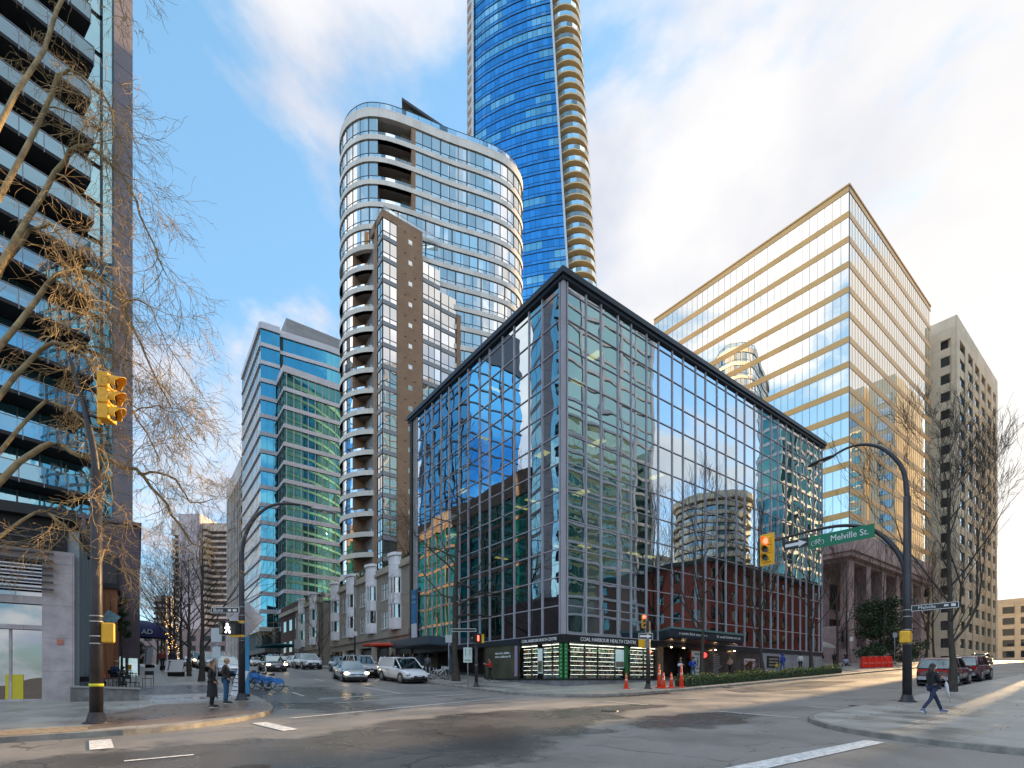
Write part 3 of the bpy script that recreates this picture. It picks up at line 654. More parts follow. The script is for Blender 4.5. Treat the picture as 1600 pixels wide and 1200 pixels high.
for i in range(len(hs)):
    z1 = levels[i]; z0 = levels[i+1]+.72
    zones = []
    if i >= 6:
        zones = [(s535, s551), (s583, pc.L)]; voids = [(.0, s535, 1), (s551, s583, 1)]
    elif i < 4: zones = [(0, s590), (s645, pc.L)]; voids = [(s590, s645, 0)]
    else: zones = [(0, pc.L)]; voids = []
    for a, b_ in zones:
        wb = MB(off); n = max(1, round((b_-a)/1.35)); st = (b_-a)/n
        for k in range(n):
            x0, x1 = a+k*st+.03, a+(k+1)*st-.03
            pc.quad(wb, x0, x1, z0+.62, z1-.02, -.0); pc.quad(wb, x0, x1, z0+.02, z0+.56, -.0)
            if x0 < pc.L*.62: pc.box(wb, a+k*st-(.045 if k % 3 else .09), a+k*st+(.045 if k % 3 else .09), z0, z1, -.08, .05, 1)
        pc.box(wb, a, b_, z0+.56, z0+.62, -.06, .04, 1)
        wb.build('window_ribbon', [G_condo, M_frame], ct)
    for a, b_, kk in voids:
        slabs = MB(off); rails = MB(off); pc.box(slabs, a, b_, z0-.72, z0-.52, -2.3, .1); pc.quad(rails, a, b_, z0, z0+(.35 if kk else .55), .0)
        slabs.build('balcony_slab', M_soff, ct); rails.build('balcony_rail', M_rail, ct)
b = MB(off)
for i in range(0, 4):
    z1 = levels[i]; z0 = levels[i+1]+.72
    for q in range(3):
        a0 = s590+q*(s645-s590)/3; pc.box(b, a0, a0+(s645-s590)/3-.05, z0, z1, -2.2+q*.35, -2.1+q*.35)
b.build('recess_glass', G_condo, ct)
b = MB(off)
for i in range(6, len(hs)):
    z1 = levels[i]; z0 = levels[i+1]; pc.box(b, s551+1.6, s583-.1, z0+.2, z1-.1, -1.6, -1.5); pc.box(b, s551, s551+.15, z0, z1, -2.2, -.1)
b.build('balcony_back_wall', M_brick, ct)
b = MB(off)
for a in (s583-.3, s645-.3): pc.box(b, a, a+.6, levels[4 if a > s583 else 27]+0, levels[0 if a > s583 else 5], -2.2, .06)
b.build('brick_pier', M_brick, ct)
# roof: glass balustrade and a mono-pitched penthouse
b = MB(off); pc.quad(b, 0, pc.L, ZTOP, ZTOP+1.25, -.3)
b.build('roof_balustrade', M_rail, ct)
b = MB(off)
for k in range(int(pc.L/1.9)): pc.box(b, k*1.9, k*1.9+.05, ZTOP, ZTOP+1.3, -.35, -.28)
pc.box(b, 0, pc.L, ZTOP+1.24, ZTOP+1.3, -.35, -.27); b.build('balustrade_rail', M_frame, ct)
b = MB(off); b.hexa([(-15.5, 76, ZTOP-.3), (-3.5, 81, ZTOP-.3), (-5, 86, ZTOP-.3), (-17, 82, ZTOP-.3)], [(-15.8, 76.2, ZTOP+4.4), (-3.5, 81, ZTOP+.4), (-5, 86, ZTOP+.4), (-17.2, 82, ZTOP+4.4)])
b.build('penthouse', M_greyp, ct)
b = MB(off); b.hexa([(-16.6, 75.2, ZTOP+4.5), (-2.5, 80.6, ZTOP+.4), (-4.5, 87, ZTOP+.4), (-18, 82.4, ZTOP+4.5)], [(-16.6, 75.2, ZTOP+4.9), (-2.5, 80.6, ZTOP+.8), (-4.5, 87, ZTOP+.8), (-18, 82.4, ZTOP+4.9)])
b.build('penthouse_roof', mat('dark_roof_metal', (.06, .065, .07), .5, .4), ct)
# brick wing, squared to the street grid: corner nearest the street
def wc(x, y): return (x, y)
A = Vector((-17.9, 69.0)); dv = Vector((.8, .6)); du = Vector((-.6, .8))
ZW = 66.2
wp = Path([tuple(A+du*6.0), tuple(A), tuple(A+dv*13.0)]); s0 = 6.0
b = MB(off)
wpb = [tuple(A+du*9), tuple(A), tuple(A+dv*2.6), tuple(A+dv*8.1), tuple(A+dv*8.1+du*.6), tuple(A+dv*13.0+du*.6), tuple(A+dv*13+du*12), tuple(A+du*12)]
b.prism([tuple(A+dv*x+du*y) for x, y in ((.25, .25), (6.0, .25), (6.0, 12), (.25, 12))], 3, ZW-.5); b.prism([tuple(A+dv*x+du*y) for x, y in ((6.0, .25), (8.95, .25), (8.95, 12), (6.0, 12))], 3, ZW-.9-2.97); b.prism([tuple(A+dv*x+du*y) for x, y in ((8.95, .35), (12.2, .35), (12.2, 12), (8.95, 12))], 3, ZW-.9-5.94); b.build('wing_core', M_greyp, ct)
bk = MB(off); wp.box(bk, s0+2.2, s0+6.1, 3, ZW+.2, -.2, .12); wp.box(bk, 0, s0+0.05, ZW-.9, ZW+.25, -.2, .1); wp.box(bk, s0, s0+2.2, ZW-.9, ZW+.2, -.2, .1); wp.box(bk, 4.2, 6.0-1.7, 3, ZW, -.2, .1)
wp.box(bk, 3.3, 4.3, 3, ZW+.2, -.2, .1); wp.box(bk, s0+11.8, s0+12.5, 3, ZW-9.2, -.5, .2)
bk.build('wing_wall', M_brick, ct)
gp = MB(off); ww = MB(off); n_ = 0
wfl = [ZW-.9-2.97*k for k in range(21)]
for k, z1 in enumerate(wfl):
    z0 = z1-2.97
    for a, b_, o_ in ((s0+.1, s0+2.15, .02), (4.35, s0-.1, .02), (s0+6.15, s0+9.0, .0), (s0+9.2, s0+11.8, -.12)):
        if a > s0+9 and k < 2: continue
        if a > s0+5 and k < 1: continue
        wb = MB(off); n = 3 if b_-a > 2.8 else 2; st = (b_-a)/n
        for q in range(n):
            wp.quad(wb, a+q*st+.03, a+(q+1)*st-.03, z0+1.25, z1-.05, o_); wp.quad(wb, a+q*st+.03, a+(q+1)*st-.03, z0+.62, z0+1.2, o_)
            wp.box(wb, a+q*st-.035, a+q*st+.035, z0+.6, z1, o_-.05, o_+.05, 1)
        wp.box(wb, a, b_, z0+1.19, z0+1.26, o_-.05, o_+.045, 1); wp.box(wb, a, b_, z0, z0+.6, o_-.05, o_+.09, 2)
        wb.build('wing_window', [G_condo, M_frame, M_greyp], ct)
    wb = MB(off); wp.box(wb, s0+3.9, s0+4.5, z0+1.2, z0+1.85, .10, .13, 1); wp.quad(wb, s0+3.96, s0+4.44, z0+1.26, z0+1.79, .14); wb.build('small_window', [G_condo, M_wband], ct, fix=False)
    for q in (3.3, 4.8): wb = MB(off); wp.box(wb, s0+q, s0+q+.3, z0+2.6, z0+2.68, .12, .16); wb.build('vent', M_black, ct)
b = MB(off); wp.quad(b, .5, s0+9, ZW+.2, ZW+1.2, -.4); wp.box(b, .5, s0+9, ZW+1.15, ZW+1.2, -.44, -.38, 0); b.build('terrace_rail', M_rail, ct)

# ---------------------------------------------------------------- blue glass skyscraper
G_blue = glass('blue_glass', (.10, .42, .80), .72, (.01, .10, .30), wav=.03, wscale=.12, bodyvar=.7, blind=.05)
G_blue2 = glass('pale_blue_glass', (.30, .62, .80), .65, (.10, .32, .38), wav=.03, wscale=.12, bodyvar=.5)
M_tfr = mat('blue_grey_frame', (.03, .10, .22), .4, .3)
M_cream = mat('cream_balcony', (.80, .64, .38), .7, var=.05)
off = (2, 145, 5)
bt = empty('glass_skyscraper', (2, 145, 5), 0, 'very tall bright blue glass skyscraper with rounded cream balconies on its right', 'building')
rnd = random.Random(3)
FH = 3.0
zb = 60.0; k = 0
finpts = []
M_brail = glass('pale_rail_glass', (.85, .95, .95), .3, (.25, .32, .3), see=(.8, .85, .85), wav=.01); M_lbal = mat('greige_balcony', (.5, .5, .5), .6)
while k < 56:
    z0 = zb+k*FH; z1 = z0+FH
    xr = 14.9-(z0-108)*.061 if z0 > 90 else 16.0
    arcp = [(-10.9, 142.2), (-7.2, 140.0), (-3.2, 138.2), (1.0, 136.7), (5.5, 135.4), (9.6, 134.5)]
    f = (xr+10.9)/(9.6+10.9+3)
    pp = Path([(-10.9+(x+10.9)*f*1.0, y) for x, y in arcp]+[(xr, 134.0)])
    wb = MB(off); n = 17; st = pp.L/n; run = 0; pale = 0
    for q in range(n):
        if run <= 0: run = rnd.randint(2, 7); pale = rnd.random() < .30
        run -= 1
        pp.quad(wb, q*st+.04, (q+1)*st-.04, z0+.95, z1-.05, 0, 2 if pale else 0)
        pp.quad(wb, q*st+.04, (q+1)*st-.04, z0+.1, z0+.85, .0, 0)
        pp.box(wb, q*st-.05, q*st+.05, z0, z1, -.05, .04, 1)
    pp.box(wb, 0, pp.L, z0-.07, z0+.07, -.05, .10, 1); pp.box(wb, 0, pp.L, z0+.86, z0+.94, -.05, .05, 1)
    wb.build('window_ribbon', [G_blue, M_tfr, G_blue2], bt)
    # right balconies: half ellipse slabs bulging forward
    cx, cy = xr+4.0, 138.6; rx, ry = 4.6, 4.4
    el = [(cx+rx*math.cos(R(a)), cy+ry*math.sin(R(a))) for a in range(-150, 71, 20)]
    eb = Path(el)
    idxp = [(x, y) for x, y in el]+[(cx+1, cy+6), (cx-4, cy+6)]
    balc = MB(off); brail = MB(off); lbal = MB(off); balc.prism(idxp, z0-.14, z0+.14)
    eb.quad(brail, eb.L*.02, eb.L*.86, z0+.14, z0+1.25, .02)
    lb = [(-10.9-.2, 142.0), (-12.6, 144.0), (-13.2, 147.5)]; lp = Path(lb[::-1]); lp.box(lbal, 0, lp.L, z0-.15, z0+1.1, -2.5, .1)
    balc.build('balcony_slab', M_cream, bt); brail.build('balcony_rail', M_brail, bt); lbal.build('side_balcony', M_lbal, bt)
    k += 1
tops = [(xx, z) for xx, z in ((15.9, 90), (14.9, 108), (14.9-(228-108)*.061, 228))]
fin = MB(off)
for (x0, za), (x1, zc) in zip(tops, tops[1:]):
    fin.hexa([(x0-.1, 133.5, za), (x0+.45, 133.6, za), (x0+.5, 137, za), (x0, 137, za)], [(x1-.1, 133.5, zc), (x1+.45, 133.6, zc), (x1+.5, 137, zc), (x1, 137, zc)])
fin.build('white_fin', mat('pale_fin', (.6, .66, .72), .5), bt)
fin = MB(off)
fin.hexa([(-11.5, 141.6, 60), (-10.9, 141.6, 60), (-10.9, 143, 60), (-11.5, 143, 60)], [(-11.5, 141.6, 228), (-10.9, 141.6, 228), (-10.9, 143, 228), (-11.5, 143, 228)]); fin.build('white_fin', MATS['pale_fin'], bt)
for (za, zc) in ((5, 108), (108, 168), (168, 228)):
    xr = 16-(za-60)*.05 if za > 60 else 17
    b = MB(off); x0, x1 = 15.4-(max(za, 108)-108)*.061, 15.4-(zc-108)*.061
    b.hexa([(-10.6, 143, za), (x0-2, 136.2, za), (x0+3.5, 137.5, za), (x0+3, 162, za)][:4], [(-10.6, 143, zc), (x1-2, 136.2, zc), (x1+3.5, 137.5, zc), (x1+3, 162, zc)])
    b.build('tower_core', mat('tower_core', (.12, .16, .2), .6), bt)
# recessed flats behind the right balconies
b = MB(off)
for k in range(56):
    z0 = zb+k*FH; xr = 14.9-(z0-108)*.061 if z0 > 90 else 16.0
    el = [(xr+4.0+3.3*math.cos(R(a)), 139.2+3.4*math.sin(R(a))) for a in range(-150, 91, 24)]; e2 = Path(el)
    for q in range(int(e2.L/1.1)): e2.quad(b, q*1.1+.05, q*1.1+1.05, z0+.15, z0+FH-.15, 0)
b.build('balcony_glazing', glass('teal_balcony_glazing', (.6, .85, .85), .5, (.12, .2, .2), wav=.03, blind=.3), bt)
b = MB(off)
for (za, zc) in ((60, 108), (108, 228)):
    xa, xc = (16.0 if za == 60 else 14.9), 14.9-(zc-108)*.061
    b.hexa([(xa+7.6, 138.6, za), (xa+8.9, 139.0, za), (xa+8.9, 146, za), (xa+5, 146, za)], [(xc+7.6, 138.6, zc), (xc+8.9, 139.0, zc), (xc+8.9, 146, zc), (xc+5, 146, zc)])
b.build('cream_side_wall', mat('cream_wall', (.62, .58, .48), .6), bt)

# ---------------------------------------------------------------- gold banded office block
M_gold = mat('bronze_gold_spandrel', (.72, .43, .17), .35, .5, var=.1, scale=.2)
G_silver = glass('silver_gold_glass', (.97, .91, .80), .90, (.2, .16, .1), wav=.022, wscale=.18, bodyvar=.3)
M_gline = mat('thin_dark_joint', (.12, .13, .16), .5)
M_pink = mat('pink_granite', (.52, .37, .35), .6, var=.15, scale=1.5, bump=.1, joints=(1.2, 1.2, .01, 'wall'))
g, off = bldg('gold_office', 29.6, 85.5, 'mirror glass office block with gold bands above a pink granite base')
gp_ = Path([(85.5, 65.0), (85.5, 29.6), (126.5, 29.6)]); ZG = 75.6; s1 = 35.4
b = MB(off); gp_.box(b, 0, gp_.L, ZG-.9, ZG, -.3, .06); gp_.box(b, 0, gp_.L, ZG, ZG+.25, -.5, .16)
for k in range(14):
    z = ZG-.95-3.76*k; 
    if k: b = MB(off); gp_.box(b, 0, gp_.L, z-.0, z+.95, -.3, .05)
    b.build('gold_band', M_gold, g)
for k in range(14):
    z1 = ZG-.95-3.76*k; z0 = z1-3.76+.95
    if z0 < 22: break
    for a, c, st in ((0, s1, 1.1), (s1, gp_.L, 1.14)):
        wb = MB(off); n = int((c-a)/st); st = (c-a)/n
        for q in range(n):
            gp_.quad(wb, a+q*st+.02, a+(q+1)*st-.02, z0, z1, 0); gp_.box(wb, a+q*st-.02, a+q*st+.02, z0, z1, -.03, .02, 1)
        wb.build('window_ribbon', [G_silver, M_gline], g, fix=False)
b = MB(off); gp_.box(b, s1-.06, s1+.06, 23.8, ZG, -.1, .12); b.build('corner_trim', M_gline, g)
b = MB(off); b.prism([(85.8, 29.9), (126.2, 29.9), (126.2, 64.7), (85.8, 64.7)], 22.6, ZG-.1); b.build('tower_core', mat('gold_core', (.2, .16, .1), .8), g)
b = MB(off); gp_.box(b, 0, gp_.L, 20.6, 23.6, -.3, .9); gp_.box(b, 0, gp_.L, 19.9, 20.6, -1.0, .55); b.build('granite_beam', M_pink, g)
b = MB(off); b.prism([(86, 29.9), (126, 29.9), (126, 64), (86, 64)], 19.4, 20.0); b.build('soffit', mat('pale_soffit', (.42, .34, .31), .8), g)
b = MB(off); b.prism([(90.5, 34.5), (124, 34.5), (124, 64), (90.5, 64)], 1, 19.5); b.build('recessed_wall', M_pink, g)
for t in (s1+.2, s1+7.2, s1+14.2, s1+21.4, s1+28.6, s1+35.6, s1-8, s1-16): b = MB(off); gp_.box(b, t, t+1.9, 1, 19.6, -1.9, -.1); b.build('granite_column', M_pink, g)
b = MB(off)
for t0, z0, z1 in ((36.5, 9.5, 17.5), (44, 9.5, 17.5), (51.5, 9.5, 17.5), (59, 9.5, 17.5)): pass
rw = Path([(90.5, 60), (90.5, 34.5), (124, 34.5)])
for t in (2, 8, 14, 20, 26.5, 33, 39.5, 46, 52.5):
    wb = MB(off)
    for z0 in (7.2, 13): rw.box(wb, t, t+4, z0, z0+4.2, -.1, .05, 1); [rw.quad(wb, t+.1+q, t+.95+q, z0+.1, z0+4.1, .07) for q in range(4)]
    wb.build('podium_window', [glass('bronze_glass', (.6, .5, .45), .35, (.03, .02, .02), wav=.02), M_black], g)
b = MB(off)
for (v0, v1, u0, u1, z1) in ((84.5, 92, 31, 45, 9.5), (76, 85, 33, 45, 7.4), (92, 108, 30.6, 33, 6.6), (110, 125, 29.8, 32, 7.2), (86, 91.5, 28.8, 31, 6.0)): b.box(v0, v1, u0, u1, 1, z1)
b.build('podium_terrace', M_pink, g)
b = MB(off); b.box(77, 90, 34.5, 44, 9.9, 12.4); b.build('podium_balcony', M_pink, g)
b = MB(off); b.box(77.2, 90, 34.8, 44, 7.4, 9.9); b.box(86.5, 90, 30.9, 31.05, 7.2, 8.8); b.build('dark_opening', M_dark, g)
b = MB(off); b.tube([(108, 30.5, 4.6), (112, 30.5, 7.4)], .04, 6); b.tube([(108, 29.6, 4.6), (112, 29.6, 7.4)], .04, 6); [b.box(107+k*.5, 107.5+k*.5, 29.6, 32, 3, 4.0+k*.28) for k in range(10)]; b.build('steps', M_pink, g)

# ---------------------------------------------------------------- stepped teal glass building
G_sky = glass('sky_teal_glass', (.14, .52, .68), .66, (.01, .10, .14), wav=.03, wscale=.14, bodyvar=.5)
G_teal = glass('green_teal_glass', (.15, .42, .42), .45, (.004, .06, .055), wav=.03, wscale=.14, bodyvar=.7)
G_pale = glass('pale_side_glass', (.80, .86, .86), .8, (.2, .26, .26), wav=.02, wscale=.14)
M_band = mat('lilac_white_band', (.62, .62, .66), .5, var=.08, scale=.3)
M_mull = mat('white_mullion', (.5, .52, .54), .5)
g, off = bldg('teal_office', 122, 21.8, 'stepped office block of teal green glass with pale floor bands')
FT = 3.95
def ribbon(P_, zt, zb_, mats, st, par, band_h=.95, cap=1.4, mw=.05, lights=0):
    bnd = MB(off); P_.box(bnd, 0, P_.L, zt-cap, zt, -.4, .35); z = zt-cap
    while z > zb_+1:
        z0 = z-FT+band_h; wb = MB(off); n = max(1, round(P_.L/st)); s_ = P_.L/n
        for q in range(n):
            P_.quad(wb, q*s_+.04, (q+1)*s_-.04, z0, z, 0); P_.box(wb, q*s_-mw, q*s_+mw, z0, z, -.05, .06, 1)
        wb.build('window_ribbon', mats, par, fix=False)
        bnd.build('floor_band', M_band, par); bnd = MB(off); P_.box(bnd, 0, P_.L, z0-band_h+.5, z0, -.4, .10); P_.box(bnd, 0, P_.L, z0-band_h, z0-band_h+.42, -.4, .28); z -= FT
    bnd.build('floor_band', M_band, par); return z
Pm0 = Path([(21.8, 146), (21.8, 122)]); Pm1 = Path([(21.8, 122), (25.7, 121.6)]); Pm2 = Path([(25.7, 122.6), (36, 121.2), (50, 121.0)])
ribbon(Pm0, 80.6, 12, [G_pale, M_mull], 1.6, g); ribbon(Pm1, 80.6, 12, [G_sky, M_mull], 1.5, g, mw=.02); ribbon(Pm2, 80.6, 60, [G_sky, M_mull], 1.6, g, mw=.02)
Pw = Path([(25.2, 122), (25.2, 115), (48, 115)]); ribbon(Pw, 68.6, 12, [G_teal, M_mull], 1.5, g, mw=.07)
b = MB(off); b.prism([(22.1, 122.4), (50, 122.9), (50, 146), (22.1, 146)], 8, 80.3); b.prism([(25.5, 115.3), (48, 115.3), (48, 123), (25.5, 123)], 8, 68.2); b.build('tower_core', mat('teal_core', (.03, .06, .06), .8), g)
b = MB(off); b.prism([(28, 126), (50, 126), (50, 142), (28, 142)], 80, 86.5); b.build('plant_room', mat('grey_cladding', (.32, .32, .33), .7, joints=(2, .8, .02, 'wall')), g)
b = MB(off)
for (v, u) in ((22.2, 122.6), (22.2, 128), (22.2, 134), (22.2, 140), (25.8, 115.6), (32, 115.6), (38, 115.6), (44, 115.6)): b.box(v, v+1.0, u, u+1.0, 2, 12.8)
b.build('base_column', mat('dark_concrete', (.12, .125, .12), .8, var=.3), g)
b = MB(off); b.prism([(24, 118.5), (50, 118.5), (50, 145), (24, 145)], 2, 12.6); b.build('recessed_base', mat('dark_base', (.045, .05, .05), .6, var=.5, scale=.3), g)
b = MB(off); b.box(21.9, 26, 118, 146, 7.2, 8.2); b.box(25.2, 48, 114.9, 118, 7.4, 8.4); b.build('base_beam', MATS['dark_concrete'], g)
lt = MB(off); rr = random.Random(6)
for k in range(26):
    t = rr.uniform(2, 20); f = rr.randint(1, 13); z = 68.6-1.4-f*FT-.25-rr.uniform(0, .5); q = Pw.at(7+t, .03, z)
lt = None
# ---------------------------------------------------------------- pale concrete block beyond it, far hotel, far right block
g, off = bldg('concrete_office', 150, 22, 'pale concrete office block with deep ribbed windows beyond the teal building')
Pc = Path([(22.2, 176), (22.2, 149), (40, 149)])
b = MB(off); b.prism([(22.9, 149.6), (40, 149.6), (40, 176), (22.9, 176)], 3, 58.8); b.build('recessed_wall', mat('dark_concrete_window', (.08, .08, .085), .5), g)
b = MB(off); Pc.box(b, 0, Pc.L, 55.5, 60.2, -.8, .3)
for k in range(15): Pc.box(b, 0, Pc.L, 8+k*3.3, 8+k*3.3+1.3, -.8, .0)
for k in range(17): Pc.box(b, k*2.75, k*2.75+.8, 4, 56, -.8, .25)
b.build('concrete_grid', mat('warm_concrete', (.55, .50, .46), .85, var=.15, scale=.3), g)
M_lil = mat('lilac_concrete', (.56, .49, .51), .9, var=.08, scale=.1)
M_hotel = mat('warm_balcony', (.60, .50, .42), .85)
h = empty('hotel_tower', (-160, 252, 7), 0, 'distant hotel tower with a blank lilac wall between rows of balconies', 'building'); off = (-160, 252, 7)
b = MB(off); b.box(-167, -156.4, 250, 275, 5, 84); b.build('blank_wall', M_lil, h)
b = MB(off); b.box(-170.8, -167, 253, 275, 5, 80.5); b.box(-156.4, -139, 256, 275, 5, 80); b.build('recessed_wall', mat('dark_flats', (.12, .10, .10), .7), h)
b = MB(off)
for k in range(24):
    b = MB(off); z = 8+k*3; b.box(-170.9, -167, 251, 254, z, z+1.0); b.build('balcony_band', M_hotel, h); b = MB(off); b.box(-153.6, -139, 254.2, 256, z, z+1.0); b.box(-156.4, -153.6, 251.5, 256, z, z+1.6); b.build('balcony_band', M_hotel, h)
b = MB(off); b.box(-170.9, -167, 250.5, 260, 73.5, 80.8); b.build('parapet', M_hotel, h); b = MB(off); b.box(-156.4, -139, 253.8, 260, 76.5, 80.5); b.build('parapet', M_hotel, h)
h = empty('far_block', (-190, 280, 7), 0, 'small distant grey block left of the hotel tower', 'building'); off = (-190, 280, 7)
b = MB(off); b.box(-200, -192.2, 280, 300, 5, 48); b.box(-197, -193, 278, 280, 5, 47); b.build('wall', mat('grey_far_wall', (.33, .31, .32), .9), h)
b = MB(off); [b.box(-199.5, -192.6, 277.8, 278, 10+3*k, 11.4+3*k) for k in range(12)]; b.build('window_ribbon', M_dark, h)
h = empty('far_low_building', (-150, 205, 7), 0, 'low dull pink building closing the end of the side street', 'building'); off = (-150, 205, 7)
b = MB(off); b.box(-165, -100, 205, 220, 5, 22); b.build('wall', mat('dull_pink_wall', (.28, .2, .19), .9, var=.2, scale=.2), h)
b = MB(off); [b.box(-163+6*i, -160+6*i, 204.8, 205, 9+4*k, 11+4*k) for i in range(10) for k in range(3)]; b.build('window_ribbon', M_dark, h)
M_sand = mat('sand_concrete', (.78, .66, .49), .8, var=.12, scale=.4, joints=(6, 3.6, .02, 'wall'))
g, off = bldg('sand_office', 27.1, 133.8, 'sand coloured concrete block with dark square windows at the far right')
Pb = Path([(133.8, 62), (133.8, 27.1), (172, 27.1)])
b = MB(off); b.prism([(134.3, 27.6), (171.7, 27.6), (171.7, 62), (134.3, 62)], 3, 75.4); b.build('core', M_dark, g)
b = MB(off); Pb.box(b, 0, Pb.L, 71.6, 75.8, -.6, .1)
for k in range(18): Pb.box(b, 0, Pb.L, 6.2+k*3.64, 7.9+k*3.64, -.6, 0)
for t0, t1 in ((0, 2), (5, 8), (12, 15), (19, 22), (26, 27.5), (30.6, 32.3), (34.0, 37.1), (41.4, 44), (48, 50), (54, 56), (60, 62), (66, 68), (71, Pb.L)): Pb.box(b, t0, t1, 4, 73, -.6, .12)
b.build('concrete_grid', M_sand, g)
wk = []
for t0, t1 in ((27.5, 30.6), (32.3, 34.0), (37.1, 39.2), (39.3, 41.4), (22, 26), (15, 19), (44, 48), (50, 54), (56, 60), (62, 66), (68, 71)):
    for k in range(17):
        w_ = MB(off); Pb.quad(w_, t0, t1, 7.9+k*3.64, 9.84+k*3.64, -.2); wk.append((-t0-k*.1, w_))
parts_capped(wk, 'window', glass('office_blue_glass', (.5, .6, .7), .5, (.03, .04, .05), wav=.02), g)
# slabs added outside the frame to shade the near corner, split for sunlight
M_cream2 = mat('cream_render', (.80, .72, .58), .8, var=.1, scale=.3)
for u0_, u1_, lb_, n_ in ((11.9, 17.7, 'narrow tall cream slab block added outside the right edge to shade the corner', 1), (-8, 11.0, 'wide tall cream slab block added next to the narrow one to shade the corner', 4)):
    g, off = bldg('shading_slab', u0_, 150, lb_); b = MB(off); b.prism([(150, u1_-.25), (172, u1_-.25), (172, u0_), (150, u0_)], 3, 77); b.build('wall', M_cream2, g)
    for k in range(20):
        wb = MB(off); [wb.box(149.9, 150.0, u1_-1-4.2*i-3, u1_-1-4.2*i, 8+k*3.3, 9.9+k*3.3) for i in range(n_)]; wb.build('window_ribbon', MATS['office_blue_glass'], g)

# ---------------------------------------------------------------- townhouses along the side street
M_taupe = mat('taupe_stucco', (.34, .30, .25), .85, var=.12, scale=.8, bump=.1)
M_trim = mat('taupe_trim', (.42, .37, .30), .8)
M_bay = mat('white_bay_panel', (.86, .85, .88), .6, var=.05, joints=(1.0, .5, .004, 'wall'))
G_home = glass('home_glass', (.75, .85, .85), .35, (.03, .04, .04), wav=.02)
M_wfr = mat('white_window_frame', (.6, .6, .6), .6)
M_hedge = mat('roof_hedge', (.035, .055, .02), .9, rnd=.5)
def leafy(mb, pts, n, r_, rr, s=.07):
    """leaf sized faces spread through a run of boxes pts = [(x0,x1,y0,y1,z0,z1)]"""
    for (x0, x1, y0, y1, z0, z1) in pts:
        for i in range(n):
            c = Vector((rr.uniform(x0, x1), rr.uniform(y0, y1), rr.uniform(z0, z1))); c += Vector((rr.gauss(0, r_), rr.gauss(0, r_), rr.gauss(0, r_)))
            a = Vector((rr.gauss(0, 1), rr.gauss(0, 1), rr.gauss(0, 1))).normalized()*s; q = a.cross(Vector((rr.gauss(0, 1), rr.gauss(0, 1), rr.gauss(0, 1)))).normalized()*s*.6
            mb.face([c-a, c+q, c+a, c-q])
